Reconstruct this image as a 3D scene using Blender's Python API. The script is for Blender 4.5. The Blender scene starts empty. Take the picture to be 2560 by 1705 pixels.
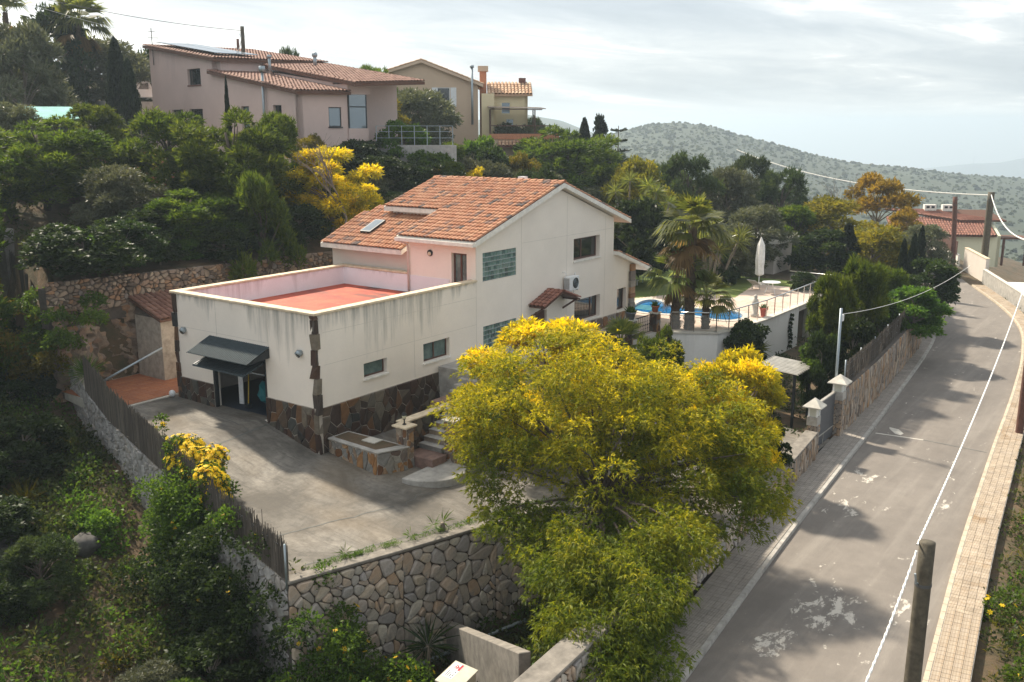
import bpy, math, random
import numpy as np
from mathutils import Matrix, Vector
rad = math.radians
sc = bpy.context.scene
COL = sc.collection
# ------------------------------------------------------------------ camera, sky, sun, exposure
CAM = np.array([-21.65, -23.95, 11.234])
cd = bpy.data.cameras.new('camera'); cam = bpy.data.objects.new('camera', cd); COL.objects.link(cam)
cam.location = CAM; cam.rotation_euler = (rad(90-12.68), 0, rad(35.855-90))
cd.sensor_width = 36; cd.lens = 2369/2560*36; cd.clip_start = .5; cd.clip_end = 20000
sc.camera = cam
SUN_AZ, SUN_EL = 16.0, 46.0            # azimuth from +Y towards +X
w = bpy.data.worlds.new('World'); sc.world = w; w.use_nodes = True
nt = w.node_tree; nt.nodes.clear()
def WN(t, **k):
    n = nt.nodes.new(t)
    for a, b in k.items(): setattr(n, a, b)
    return n
wo = WN('ShaderNodeOutputWorld'); bg = WN('ShaderNodeBackground'); bg.inputs[1].default_value = .11
sky = WN('ShaderNodeTexSky', sky_type='NISHITA', sun_disc=False, sun_elevation=rad(SUN_EL), sun_rotation=rad(SUN_AZ))
sky.dust_density = 2.0
tc = WN('ShaderNodeTexCoord'); sx = WN('ShaderNodeSeparateXYZ'); nt.links.new(tc.outputs['Generated'], sx.inputs[0])
def WM(op, a, b=None, clamp=False):
    n = WN('ShaderNodeMath', operation=op, use_clamp=clamp)
    for i, v in enumerate((a, b)):
        if v is None: continue
        if isinstance(v, (int, float)): n.inputs[i].default_value = v
        else: nt.links.new(v, n.inputs[i])
    return n.outputs[0]
# a flat cloud deck seen from below: direction projected on a plane overhead
zz = WM('ADD', WM('MAXIMUM', sx.outputs[2], 0.0), .045)
px_ = WM('DIVIDE', sx.outputs[0], zz); py_ = WM('DIVIDE', sx.outputs[1], zz)
cb = WN('ShaderNodeCombineXYZ'); nt.links.new(px_, cb.inputs[0]); nt.links.new(py_, cb.inputs[1])
mp = WN('ShaderNodeMapping'); mp.inputs['Rotation'].default_value = (0, 0, rad(-30)); mp.inputs['Location'].default_value = (18.5, 9.5, 0); mp.inputs['Scale'].default_value = (.55, 1.0, 1)
nt.links.new(cb.outputs[0], mp.inputs[0])
n1 = WN('ShaderNodeTexNoise'); n1.inputs['Scale'].default_value = .20; n1.inputs['Detail'].default_value = 8; n1.inputs['Roughness'].default_value = .58; n1.inputs['Distortion'].default_value = .5
n2 = WN('ShaderNodeTexNoise'); n2.inputs['Scale'].default_value = .85; n2.inputs['Detail'].default_value = 9; n2.inputs['Roughness'].default_value = .66; n2.inputs['Distortion'].default_value = .7
nt.links.new(mp.outputs[0], n1.inputs[0]); nt.links.new(mp.outputs[0], n2.inputs[0])
mixn = WM('ADD', WM('MULTIPLY', n1.outputs[0], .62), WM('MULTIPLY', n2.outputs[0], .38))
cr = WN('ShaderNodeValToRGB'); nt.links.new(mixn, cr.inputs[0])
e = cr.color_ramp.elements
e[0].position = .38; e[0].color = (2.6, 2.85, 3.1, 1)
e[1].position = .60; e[1].color = (7.4, 7.2, 6.8, 1)
x = e.new(.46); x.color = (3.15, 3.4, 3.6, 1)
x = e.new(.53); x.color = (4.1, 4.25, 4.3, 1)
mx = WN('ShaderNodeMix', data_type='RGBA'); mx.inputs[0].default_value = .86
nt.links.new(sky.outputs[0], mx.inputs[6]); nt.links.new(cr.outputs[0], mx.inputs[7])
# the bright strip of clear hazy air low over the horizon
hz = WN('ShaderNodeMapRange', interpolation_type='SMOOTHSTEP'); hz.inputs['From Min'].default_value = .038; hz.inputs['From Max'].default_value = .004
nt.links.new(sx.outputs[2], hz.inputs['Value'])
mh = WN('ShaderNodeMix', data_type='RGBA'); nt.links.new(hz.outputs[0], mh.inputs[0]); nt.links.new(mx.outputs[2], mh.inputs[6]); mh.inputs[7].default_value = (4.6, 4.5, 4.2, 1)
nt.links.new(mh.outputs[2], bg.inputs[0]); nt.links.new(bg.outputs[0], wo.inputs[0])
sd = bpy.data.lights.new('sun', 'SUN'); sd.energy = 4.2; sd.angle = rad(3.2); sd.color = (1, .90, .74)
sun = bpy.data.objects.new('sun', sd); COL.objects.link(sun)
sun.rotation_euler = (rad(90-SUN_EL), 0, rad(180-SUN_AZ))
sc.view_settings.view_transform = 'Standard'; sc.view_settings.look = 'None'; sc.view_settings.gamma = 1
sc.view_settings.use_curve_mapping = False; sc.view_settings.exposure = 0.97
sc.cycles.max_bounces = 8; sc.cycles.transparent_max_bounces = 12; sc.cycles.volume_bounces = 0
# ------------------------------------------------------------------ materials
MATS = {}
def N(t, ty, **k):
    n = t.nodes.new(ty)
    for a, b in k.items(): setattr(n, a, b)
    return n
def rnd_socket(t):
    """per-piece random value: object random plus per-face attribute (joined pieces)"""
    oi = N(t, 'ShaderNodeObjectInfo'); at = N(t, 'ShaderNodeAttribute', attribute_name='rnd')
    a = N(t, 'ShaderNodeMath', operation='ADD'); t.links.new(oi.outputs['Random'], a.inputs[0]); t.links.new(at.outputs['Fac'], a.inputs[1])
    f = N(t, 'ShaderNodeMath', operation='FRACT'); t.links.new(a.outputs[0], f.inputs[0])
    return f.outputs[0]
def ramp(t, src, cols):
    r = N(t, 'ShaderNodeValToRGB'); t.links.new(src, r.inputs[0]); el = r.color_ramp.elements
    n = len(cols)
    while len(el) < n: el.new(.5)
    for i, c in enumerate(cols):
        if len(c) == 4 and isinstance(c[3], float): el[i].position = c[3]
        else: el[i].position = i/(n-1)
        el[i].color = (c[0], c[1], c[2], 1)
    return r.outputs[0]
def new(name):
    m = bpy.data.materials.new(name); m.use_nodes = True; t = m.node_tree
    MATS[name] = m
    return m, t, t.nodes['Principled BSDF']
def mixc(t, fac, a, b, mode='MIX'):
    m = N(t, 'ShaderNodeMix', data_type='RGBA', blend_type=mode)
    for s, v in ((0, fac), (6, a), (7, b)):
        if isinstance(v, (int, float)): m.inputs[s].default_value = v
        elif isinstance(v, tuple): m.inputs[s].default_value = (*v[:3], 1)
        else: t.links.new(v, m.inputs[s])
    return m.outputs[2]
def noise(t, scale, detail=6, rough=.6, stretch=None, coord='Object', dist=0):
    tc = N(t, 'ShaderNodeTexCoord'); n = N(t, 'ShaderNodeTexNoise')
    n.inputs['Scale'].default_value = scale; n.inputs['Detail'].default_value = detail; n.inputs['Roughness'].default_value = rough; n.inputs['Distortion'].default_value = dist
    if stretch:
        m = N(t, 'ShaderNodeMapping'); m.inputs['Scale'].default_value = stretch
        t.links.new(tc.outputs[coord], m.inputs[0]); t.links.new(m.outputs[0], n.inputs[0])
    else: t.links.new(tc.outputs[coord], n.inputs[0])
    return n.outputs[0]
def mrange(t, v, a, b, c=0, d=1):
    m = N(t, 'ShaderNodeMapRange'); t.links.new(v, m.inputs[0])
    for i, q in zip((1, 2, 3, 4), (a, b, c, d)): m.inputs[i].default_value = q
    return m.outputs[0]
def bump(t, b, h, strength=.3, dist=.02):
    n = N(t, 'ShaderNodeBump'); n.inputs['Strength'].default_value = strength; n.inputs['Distance'].default_value = dist
    t.links.new(h, n.inputs['Height']); t.links.new(n.outputs[0], b.inputs['Normal'])
def plain(name, col, rough=.6, metal=0, var=.12, scale=8, bmp=.15):
    m, t, b = new(name)
    n = noise(t, scale, 7, .65)
    c = mixc(t, mrange(t, n, .3, .7), tuple(q*(1-var) for q in col), tuple(min(1, q*(1+var)) for q in col))
    t.links.new(c, b.inputs['Base Color']); b.inputs['Roughness'].default_value = rough; b.inputs['Metallic'].default_value = metal
    if bmp: bump(t, b, n, bmp, .01)
    return m
def pieces_mat(name, cols, rough=.8, mott=.35, scale=6, bmp=.4, dist=.02, lichen=None):
    m, t, b = new(name)
    base = ramp(t, rnd_socket(t), cols)
    n = noise(t, scale, 8, .7)
    k = mixc(t, mrange(t, n, .25, .75), (1-mott,)*3, (1+mott*.6,)*3)
    c = mixc(t, 1.0, base, k, 'MULTIPLY')
    if lichen:
        n2 = noise(t, scale*.35, 6, .7)
        c = mixc(t, mrange(t, n2, .52, .66), c, lichen)
    t.links.new(c, b.inputs['Base Color']); b.inputs['Roughness'].default_value = rough
    bump(t, b, n, bmp, dist)
    return m
def leaf_mat(name, cols, trans=.45, rough=.55, flower=None, gloss=.25):
    m, t, b = new(name)
    at = N(t, 'ShaderNodeAttribute', attribute_name='rnd')
    oi = N(t, 'ShaderNodeObjectInfo')
    c = ramp(t, at.outputs['Fac'], cols)
    hv = N(t, 'ShaderNodeHueSaturation'); t.links.new(c, hv.inputs['Color'])
    t.links.new(mrange(t, oi.outputs['Random'], 0, 1, .8, 1.2), hv.inputs['Value'])
    t.links.new(mrange(t, oi.outputs['Random'], 0, 1, .488, .512), hv.inputs['Hue'])
    c = hv.outputs[0]
    if flower:
        fa = N(t, 'ShaderNodeAttribute', attribute_name='flw')
        c = mixc(t, fa.outputs['Fac'], c, flower)
    b.inputs['Roughness'].default_value = rough; b.inputs['Specular IOR Level'].default_value = gloss
    t.links.new(c, b.inputs['Base Color'])
    tr = N(t, 'ShaderNodeBsdfTranslucent'); bright = mixc(t, 1.0, c, (1.5, 1.45, .8), 'MULTIPLY'); t.links.new(bright, tr.inputs[0])
    ms = N(t, 'ShaderNodeMixShader'); ms.inputs[0].default_value = trans
    t.links.new(b.outputs[0], ms.inputs[1]); t.links.new(tr.outputs[0], ms.inputs[2])
    t.links.new(ms.outputs[0], t.nodes['Material Output'].inputs[0])
    return m
# rendered walls
def stucco(name, col, streak_top=None, streak_len=1.4, streak=.0, tint=(.20, .21, .19), fine=.06):
    m, t, b = new(name)
    big = noise(t, .6, 6, .6); small = noise(t, 9, 8, .7)
    c = mixc(t, mrange(t, big, .3, .7), tuple(q*.93 for q in col), tuple(min(1, q*1.04) for q in col))
    c = mixc(t, mrange(t, small, .35, .75, 0, fine*3), c, tuple(q*.78 for q in col))
    if streak_top is not None:
        tcn = N(t, 'ShaderNodeTexCoord'); s = N(t, 'ShaderNodeSeparateXYZ'); t.links.new(tcn.outputs['Object'], s.inputs[0])
        st = noise(t, 1.0, 6, .75, (3.4, 3.4, .22)); st2 = noise(t, 1.0, 3, .5, (.55, .55, .1))
        ln = N(t, 'ShaderNodeMath', operation='MULTIPLY'); t.links.new(mrange(t, st, .3, .72, .15, 1), ln.inputs[0]); t.links.new(mrange(t, st2, .40, .62, .05, 1.6), ln.inputs[1])
        dz = N(t, 'ShaderNodeMath', operation='SUBTRACT'); dz.inputs[0].default_value = streak_top; t.links.new(s.outputs[2], dz.inputs[1])
        q = N(t, 'ShaderNodeMath', operation='DIVIDE'); t.links.new(dz.outputs[0], q.inputs[0])
        le = N(t, 'ShaderNodeMath', operation='MULTIPLY'); t.links.new(ln.outputs[0], le.inputs[0]); le.inputs[1].default_value = streak_len
        t.links.new(le.outputs[0], q.inputs[1])
        f = mrange(t, q.outputs[0], 0, 1, 1, 0)
        f2 = N(t, 'ShaderNodeMath', operation='MULTIPLY'); t.links.new(f, f2.inputs[0]); t.links.new(mrange(t, st, .38, .62, .12, 1), f2.inputs[1])
        f3 = N(t, 'ShaderNodeMath', operation='MULTIPLY'); t.links.new(f2.outputs[0], f3.inputs[0]); f3.inputs[1].default_value = streak
        # only below the coping
        ab = N(t, 'ShaderNodeMath', operation='LESS_THAN'); t.links.new(s.outputs[2], ab.inputs[0]); ab.inputs[1].default_value = streak_top+.2
        f4 = N(t, 'ShaderNodeMath', operation='MULTIPLY', use_clamp=True); t.links.new(f3.outputs[0], f4.inputs[0]); t.links.new(ab.outputs[0], f4.inputs[1])
        c = mixc(t, f4.outputs[0], c, tint)
    t.links.new(c, b.inputs['Base Color']); b.inputs['Roughness'].default_value = .9
    bump(t, b, small, .25, .01)
    return m
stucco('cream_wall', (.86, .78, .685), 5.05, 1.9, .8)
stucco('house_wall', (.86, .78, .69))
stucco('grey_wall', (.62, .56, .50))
stucco('parapet_white', (.80, .79, .82), 5.05, 1.1, .55, (.33, .29, .30))
stucco('pink_wall', (.60, .465, .42), 17, 3.0, .35, (.25, .2, .2), .09)
stucco('beige_wall', (.62, .47, .34)); stucco('yellow_wall', (.78, .66, .42)); stucco('pale_yellow_wall', (.75, .72, .52))
stucco('pool_wall', (.80, .79, .76), 1.3, 1.6, .35, (.4, .4, .36))
plain('white_trim', (.78, .74, .67), .7, 0, .15, 5); plain('coping', (.62, .51, .36), .8, 0, .28, 4, .3)
plain('concrete', (.36, .34, .31), .9, 0, .3, 3, .4); plain('concrete_pale', (.52, .49, .43), .9, 0, .2, 3, .3); plain('concrete_dark', (.12, .12, .11), .9, 0, .3, 3)
plain('concrete_old', (.19, .17, .145), .95, 0, .4, 3, .5); plain('kerb_warm', (.44, .37, .28), .9, 0, .25, 3, .3); plain('joint', (.60, .55, .48), .9); plain('mortar_slate', (.17, .135, .105), .95, 0, .4, 5); plain('landing', (.20, .125, .10), .8, 0, .35, 4); plain('grout', (.55, .57, .55), .7); plain('mortar', (.085, .07, .058), .95, 0, .3, 5); plain('mortar_pale', (.40, .355, .30), .95, 0, .3, 4, .5)
plain('wood_brown', (.085, .035, .022), .5); plain('wood_grey', (.16, .135, .11), .85, 0, .35, 14, .5); plain('pole_wood', (.085, .072, .05), .85, 0, .4, 9, .6); plain('pole_red', (.12, .055, .04), .85, 0, .3, 9, .5)
plain('dark_metal', (.025, .03, .034), .45, .3); plain('awning', (.05, .066, .074), .75, .0, .2); plain('galv', (.33, .38, .41), .45, .6); plain('steel', (.65, .64, .62), .25, .9, .05, 8, 0)
plain('white_metal', (.75, .76, .76), .4); plain('black_iron', (.02, .018, .016), .5, .2); plain('cable', (.75, .74, .70), .6, 0, .05); plain('cable_dark', (.08, .08, .08), .6)
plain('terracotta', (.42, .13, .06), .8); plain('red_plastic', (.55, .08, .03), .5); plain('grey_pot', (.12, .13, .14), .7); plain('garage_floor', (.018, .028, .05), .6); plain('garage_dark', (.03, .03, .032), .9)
plain('sheet_metal', (.42, .40, .36), .45, .35, .3, 2); plain('gate_grey', (.10, .105, .115), .5, .3); plain('canvas', (.78, .76, .72), .9); plain('teal_cloth', (.22, .45, .42), .9, 0, .25, 1.5); plain('green_cloth', (.02, .25, .08), .9)
plain('lounger_blue', (.28, .42, .45), .6); plain('car_white', (.72, .73, .74), .3, 0, .03, 8, 0); plain('tyre', (.015, .015, .015), .9); plain('stone_pale', (.5, .47, .42), .9, 0, .2, 5); plain('bark', (.085, .065, .05), .95, 0, .4, 12, .8); plain('bark_pale', (.20, .165, .13), .95, 0, .35, 10, .6)
plain('palm_bark', (.10, .068, .045), .95, 0, .45, 10, .8); plain('rock', (.085, .08, .075), .95, 0, .45, 2.5, .8); plain('sign_white', (.75, .75, .75), .5, 0, .03); plain('sign_red', (.55, .03, .04), .5, 0, .05); plain('cabinet', (.52, .48, .38), .6, 0, .12, 6)
MATS['awning'].node_tree.nodes['Principled BSDF'].inputs['Specular IOR Level'].default_value = .15
plain('yellow_plastic', (.55, .36, .02), .5); plain('teal_plastic', (.03, .25, .28), .5); plain('solar', (.30, .34, .38), .18, .6, .1); plain('brick_dark', (.16, .065, .05), .9); plain('pergola_cloth', (.10, .075, .06), .9); plain('orange_wall', (.50, .22, .12), .9, 0, .2); plain('blue_paint', (.3, .42, .52), .6)
pieces_mat('tile', [(0.352, 0.143, 0.070), (0.400, 0.172, 0.088), (0.448, 0.210, 0.114), (0.480, 0.244, 0.141), (0.376, 0.160, 0.088), (0.432, 0.202, 0.106), (0.496, 0.269, 0.158), (0.400, 0.176, 0.097), (0.456, 0.227, 0.123), (0.416, 0.193, 0.106), (0.240, 0.134, 0.097), (0.096, 0.076, 0.070)], .85, .3, 5, .4, .02, None)
pieces_mat('tile_red', [(.19, .075, .05), (.25, .10, .065), (.31, .135, .09), (.22, .09, .065)], .8, .3, 5)
pieces_mat('tile_pink', [(0.187, 0.089, 0.065), (0.238, 0.118, 0.084), (0.274, 0.148, 0.106), (0.216, 0.104, 0.076)], .85, .3, 3)
pieces_mat('tile_pale', [(.50, .32, .2), (.60, .42, .28), (.42, .24, .14), (.55, .36, .22)], .85, .3, 3)
plain('tile_bed', (.12, .06, .04), .95, 0, .3, 6)
pieces_mat('slate', [(.04, .022, .016), (.07, .032, .02), (.035, .038, .036), (.11, .05, .024), (.025, .022, .02), (.17, .08, .03), (.055, .06, .055), (.2, .165, .12), (.045, .028, .02), (.06, .035, .022)], .6, .5, 5, .5)
pieces_mat('slate_warm', [(.14, .06, .025), (.32, .16, .06), (.36, .20, .09), (.20, .19, .17), (.24, .23, .21), (.10, .05, .03), (.28, .26, .22), (.40, .22, .09)], .65, .45, 5, .5)
pieces_mat('limestone', [(0.472, 0.389, 0.295), (0.543, 0.460, 0.366), (0.389, 0.342, 0.295), (0.507, 0.354, 0.236), (0.590, 0.531, 0.437), (0.330, 0.307, 0.295), (0.460, 0.401, 0.354), (0.566, 0.425, 0.307)], .9, .35, 4, .5, .03, (.23, .22, .20))
pieces_mat('slabstone', [(.30, .20, .13), (.36, .27, .19), (.26, .24, .22), (.40, .25, .14), (.42, .36, .29), (.21, .17, .14), (.33, .29, .25)], .9, .4, 4, .5)
pieces_mat('rockface', [(.17, .12, .085), (.28, .215, .16), (.10, .075, .06), (.38, .30, .225), (.32, .18, .095), (.24, .205, .18)], .95, .55, 3.2, 1.0, .08)
pieces_mat('greystone', [(.36, .345, .33), (.44, .42, .40), (.30, .29, .28), (.40, .36, .32)], .95, .35, 4, .6)
pieces_mat('patio_tile', [(.40, .145, .065), (.46, .18, .08), (.35, .12, .055), (.42, .17, .09)], .85, .4, 2.5, .3, .02, (.20, .12, .085))
pieces_mat('deck_slab', [(.56, .42, .33), (.62, .49, .40), (.52, .38, .30), (.58, .47, .39)], .8, .2, 2)
# glazed materials
m, t, b = new('glass_dark'); b.inputs['Base Color'].default_value = (.02, .024, .026, 1); b.inputs['Roughness'].default_value = .06; b.inputs['Specular IOR Level'].default_value = .9
m, t, b = new('glass_sky'); b.inputs['Base Color'].default_value = (.22, .26, .29, 1); b.inputs['Roughness'].default_value = .05; b.inputs['Specular IOR Level'].default_value = 1; b.inputs['Metallic'].default_value = .45
m, t, b = new('glass_frosted'); b.inputs['Base Color'].default_value = (.10, .16, .155, 1); b.inputs['Roughness'].default_value = .25
n = noise(t, 2.5, 5, .6); t.links.new(mixc(t, mrange(t, n, .3, .7), (.05, .09, .09), (.17, .24, .22)), b.inputs['Base Color'])
m, t, b = new('glass_block'); t.links.new(ramp(t, rnd_socket(t), [(.07, .13, .12), (.13, .22, .20), (.20, .29, .27), (.05, .09, .09)]), b.inputs['Base Color']); b.inputs['Roughness'].default_value = .12; b.inputs['Specular IOR Level'].default_value = .8
m, t, b = new('glass_clear'); b.inputs['Base Color'].default_value = (.85, .93, .92, 1); b.inputs['Roughness'].default_value = .03; b.inputs['Alpha'].default_value = .06; b.inputs['Specular IOR Level'].default_value = .8
m, t, b = new('lamp_glass'); b.inputs['Base Color'].default_value = (.72, .68, .5, 1); b.inputs['Roughness'].default_value = .3
m, t, b = new('lantern_glass'); b.inputs['Base Color'].default_value = (.55, .56, .50, 1); b.inputs['Roughness'].default_value = .4
# pool water
m, t, b = new('water'); n = noise(t, 3.5, 4, .6, None, 'Object', 1.2); n2 = noise(t, 14, 3, .5)
t.links.new(mixc(t, mrange(t, n, .35, .65), (.012, .105, .29), (.035, .20, .42)), b.inputs['Base Color']); b.inputs['Roughness'].default_value = .06; b.inputs['Specular IOR Level'].default_value = .5
bump(t, b, n2, .12, .02)
plain('pool_step', (.10, .30, .32), .4)
# red waterproof terrace floor with black damp patches
m, t, b = new('red_floor'); n = noise(t, .9, 6, .65, (1, 1, 1)); n2 = noise(t, 2.6, 8, .75, None, 'Object', .6); n3 = noise(t, .55, 4, .6, (1.7, .7, 1))
c = mixc(t, mrange(t, n, .35, .65), (.36, .043, .018), (.46, .085, .034)); c = mixc(t, mrange(t, n2, .55, .72, 0, .5), c, (.54, .20, .10))
g = N(t, 'ShaderNodeNewGeometry'); s = N(t, 'ShaderNodeSeparateXYZ'); t.links.new(g.outputs['Position'], s.inputs[0])
far = mrange(t, s.outputs[0], 5.2, 8.2); k = N(t, 'ShaderNodeMath', operation='MULTIPLY'); t.links.new(far, k.inputs[0]); t.links.new(mrange(t, n3, .46, .58), k.inputs[1])
c = mixc(t, k.outputs[0], c, (.035, .022, .02)); t.links.new(c, b.inputs['Base Color']); b.inputs['Roughness'].default_value = .65
# driveway concrete
m, t, b = new('drive_concrete'); n = noise(t, .35, 7, .62, None, 'Object', .8); n2 = noise(t, 5, 9, .75); n3 = noise(t, 1, 6, .75, (2.6, .45, 1), 'Object', .9)
c = mixc(t, mrange(t, n, .38, .62), (.10, .088, .073), (.255, .232, .20)); c = mixc(t, mrange(t, n3, .48, .68, 0, .8), c, (.085, .076, .066)); c = mixc(t, mrange(t, n2, .45, .75, 0, .75), c, (.07, .064, .055))
n4 = noise(t, .22, 3, .5); c = mixc(t, mrange(t, n4, .5, .7, 0, .45), c, (.20, .14, .075))
t.links.new(c, b.inputs['Base Color']); b.inputs['Roughness'].default_value = .88; bump(t, b, n2, .5, .015)
# asphalt with worn pale patches
m, t, b = new('asphalt'); n = noise(t, .5, 6, .6, (.6, 1.4, 1)); n2 = noise(t, 30, 5, .8); n3 = noise(t, .75, 8, .72, (.8, 1.5, 1), 'Object', .3); n4 = noise(t, .16, 3, .5)
c = mixc(t, mrange(t, n, .3, .7), (.17, .148, .127), (.25, .22, .19)); c = mixc(t, mrange(t, n2, .3, .75, 0, .75), c, (.115, .1, .088))
n5 = noise(t, 2.2, 8, .7); c = mixc(t, mrange(t, n5, .35, .7, 0, .45), c, (.115, .1, .088)); n6 = noise(t, 1, 5, .65, (.12, 1.6, 1)); c = mixc(t, mrange(t, n6, .5, .7, 0, .35), c, (.30, .27, .235))
g = N(t, 'ShaderNodeNewGeometry')
def worn(cx, cy, rx, ry):
    mpn = N(t, 'ShaderNodeMapping', vector_type='POINT'); mpn.inputs['Location'].default_value = (-cx/rx, -cy/ry, 0); mpn.inputs['Scale'].default_value = (1/rx, 1/ry, 0); t.links.new(g.outputs['Position'], mpn.inputs[0]); L = N(t, 'ShaderNodeVectorMath', operation='LENGTH'); t.links.new(mpn.outputs[0], L.inputs[0]); return mrange(t, L.outputs['Value'], 0, 1, .105, -.03)
a = None
for q in ((1.8, -17.6, 3.0, 1.7), (2.2, -19.0, 2.2, .9), (8.8, -15.7, 1.6, .9), (12.2, -15.5, 1.3, .8), (10.8, -18.2, 1.2, .6), (-1.0, -16.8, 1.8, .8)):
    w_ = worn(*q)
    if a is None: a = w_
    else: m_ = N(t, 'ShaderNodeMath', operation='MAXIMUM'); t.links.new(a, m_.inputs[0]); t.links.new(w_, m_.inputs[1]); a = m_.outputs[0]
n7 = noise(t, 1.5, 9, .75, (.75, 1.3, 1), 'Object', .4); ad = N(t, 'ShaderNodeMath', operation='ADD'); t.links.new(n7, ad.inputs[0]); t.links.new(a, ad.inputs[1]); pk = N(t, 'ShaderNodeMath', operation='MULTIPLY'); pk.inputs[1].default_value = 1; t.links.new(mrange(t, ad.outputs[0], .60, .64), pk.inputs[0])
c = mixc(t, pk.outputs[0], c, (.50, .46, .40)); t.links.new(c, b.inputs['Base Color']); b.inputs['Roughness'].default_value = .82; bump(t, b, n2, .4, .01)
pieces_mat('paver', [(.33, .30, .265), (.345, .315, .28), (.32, .29, .26), (.35, .32, .285)], .85, .35, 2, .3, .02)
pieces_mat('paver_warm', [(.41, .335, .25), (.44, .365, .28), (.39, .315, .235), (.43, .36, .285)], .85, .4, 2.5, .3, .02, (.30, .21, .125))
# grooved surface of the pavers
for nm in ('paver', 'paver_warm'):
    t = MATS[nm].node_tree; b = t.nodes['Principled BSDF']
    bc = b.inputs['Base Color'].links[0].from_socket
    tcn = N(t, 'ShaderNodeTexCoord'); mpn = N(t, 'ShaderNodeMapping'); mpn.inputs['Scale'].default_value = (1, 1, 1); t.links.new(tcn.outputs['Object'], mpn.inputs[0])
    br = N(t, 'ShaderNodeTexBrick', offset=0); br.inputs['Scale'].default_value = 1; br.inputs['Brick Width'].default_value = .066; br.inputs['Row Height'].default_value = .066; br.inputs['Mortar Size'].default_value = .009
    br.inputs[1].default_value = (1, 1, 1, 1); br.inputs[2].default_value = (.93, .93, .93, 1); br.inputs[3].default_value = (.74, .70, .66, 1)
    t.links.new(mpn.outputs[0], br.inputs[0])
    t.links.new(mixc(t, 1.0, bc, br.outputs[0], 'MULTIPLY'), b.inputs['Base Color'])
# soil, grass
m, t, b = new('soil'); n = noise(t, .8, 8, .7); n2 = noise(t, 6, 8, .75); c = mixc(t, mrange(t, n, .35, .65), (.055, .05, .025), (.14, .088, .05)); c = mixc(t, mrange(t, n2, .5, .75, 0, .7), c, (.04, .042, .02)); t.links.new(c, b.inputs['Base Color']); b.inputs['Roughness'].default_value = 1; bump(t, b, n2, .8, .06)
m, t, b = new('grass'); n = noise(t, .35, 6, .6); n2 = noise(t, 12, 8, .8); c = mixc(t, mrange(t, n, .35, .65), (.095, .15, .022), (.17, .205, .045)); c = mixc(t, mrange(t, n2, .4, .75, 0, .6), c, (.06, .09, .02)); t.links.new(c, b.inputs['Base Color']); b.inputs['Roughness'].default_value = .95; bump(t, b, n2, .7, .05)
m, t, b = new('hill'); n = noise(t, .02, 8, .7); n2 = noise(t, .12, 9, .75); c = mixc(t, mrange(t, n, .35, .65), (.026, .038, .02), (.045, .058, .03)); c = mixc(t, mrange(t, n2, .5, .7, 0, .6), c, (.07, .07, .042)); t.links.new(c, b.inputs['Base Color']); b.inputs['Roughness'].default_value = 1
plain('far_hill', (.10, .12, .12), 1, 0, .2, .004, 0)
# reed screens
m, t, b = new('reed'); n = noise(t, 1, 5, .7, (1, 1, .3)); c = ramp(t, rnd_socket(t), [(.10, .085, .07), (.16, .135, .11), (.07, .06, .052), (.20, .17, .13)]); c = mixc(t, mrange(t, n, .35, .7, 0, .6), c, (.06, .05, .045)); t.links.new(c, b.inputs['Base Color']); b.inputs['Roughness'].default_value = .95
# leaves
leaf_mat('leaf_mimosa', [(0.0345, 0.0688, 0.0080), (0.0633, 0.1063, 0.0100), (0.1092, 0.1562, 0.0130), (0.1840, 0.2188, 0.0160)], .42, .6, (.84, .64, .016))
leaf_mat('leaf_pine', [(0.0252, 0.0464, 0.0084), (0.0516, 0.0829, 0.0121), (0.0918, 0.1271, 0.0168), (0.1550, 0.1768, 0.0243)], .55)
leaf_mat('leaf_pine_dark', [(0.0216, 0.0377, 0.0163), (0.0377, 0.0594, 0.0216), (0.0540, 0.0765, 0.0270), (0.0765, 0.0990, 0.0360)], .4)
leaf_mat('leaf_olive', [(0.0576, 0.0672, 0.0432), (0.0864, 0.0960, 0.0576), (0.1152, 0.1248, 0.0768), (0.1536, 0.1584, 0.1056)], .3, .5, None, .4)
leaf_mat('leaf_dark', [(0.0144, 0.0270, 0.0090), (0.0234, 0.0414, 0.0126), (0.0378, 0.0612, 0.0162), (0.0586, 0.0856, 0.0226)], .35, .5, None, .2)
leaf_mat('leaf_bright', [(0.0341, 0.0731, 0.0118), (0.0585, 0.1121, 0.0156), (0.0877, 0.1511, 0.0234), (0.1268, 0.1852, 0.0293)], .5, .5, None, .25)
leaf_mat('leaf_yellowgreen', [(0.0766, 0.0868, 0.0122), (0.1326, 0.1274, 0.0163), (0.1938, 0.1684, 0.0204), (0.2754, 0.2040, 0.0204)], .5)
leaf_mat('leaf_orange', [(.15, .13, .02), (.24, .185, .025), (.34, .24, .03), (.44, .30, .035)], .5)
leaf_mat('leaf_cypress', [(0.0080, 0.0152, 0.0072), (0.0128, 0.0224, 0.0096), (0.0208, 0.0320, 0.0128), (0.0320, 0.0448, 0.0176)], .25)
leaf_mat('leaf_palm', [(.07, .095, .02), (.11, .14, .03), (.16, .18, .04), (.22, .23, .06)], .55, .35, None, .6)
leaf_mat('leaf_palm_dry', [(.16, .11, .04), (.22, .14, .05), (.28, .19, .08), (.20, .13, .05)], .45)
leaf_mat('leaf_cactus', [(.05, .085, .06), (.07, .11, .075), (.09, .13, .085), (.12, .16, .10)], .08, .5)
leaf_mat('leaf_dry', [(.14, .10, .055), (.19, .145, .08), (.11, .09, .045), (.22, .18, .11)], .35)
leaf_mat('leaf_scrub', [(0.0205, 0.0319, 0.0122), (0.0421, 0.0562, 0.0169), (0.0702, 0.0889, 0.0243), (0.1123, 0.1123, 0.0421)], .4)
leaf_mat('petal', [(.62, .40, .01), (.70, .46, .012), (.75, .5, .02), (.66, .40, .01)], .35, .6)
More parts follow.
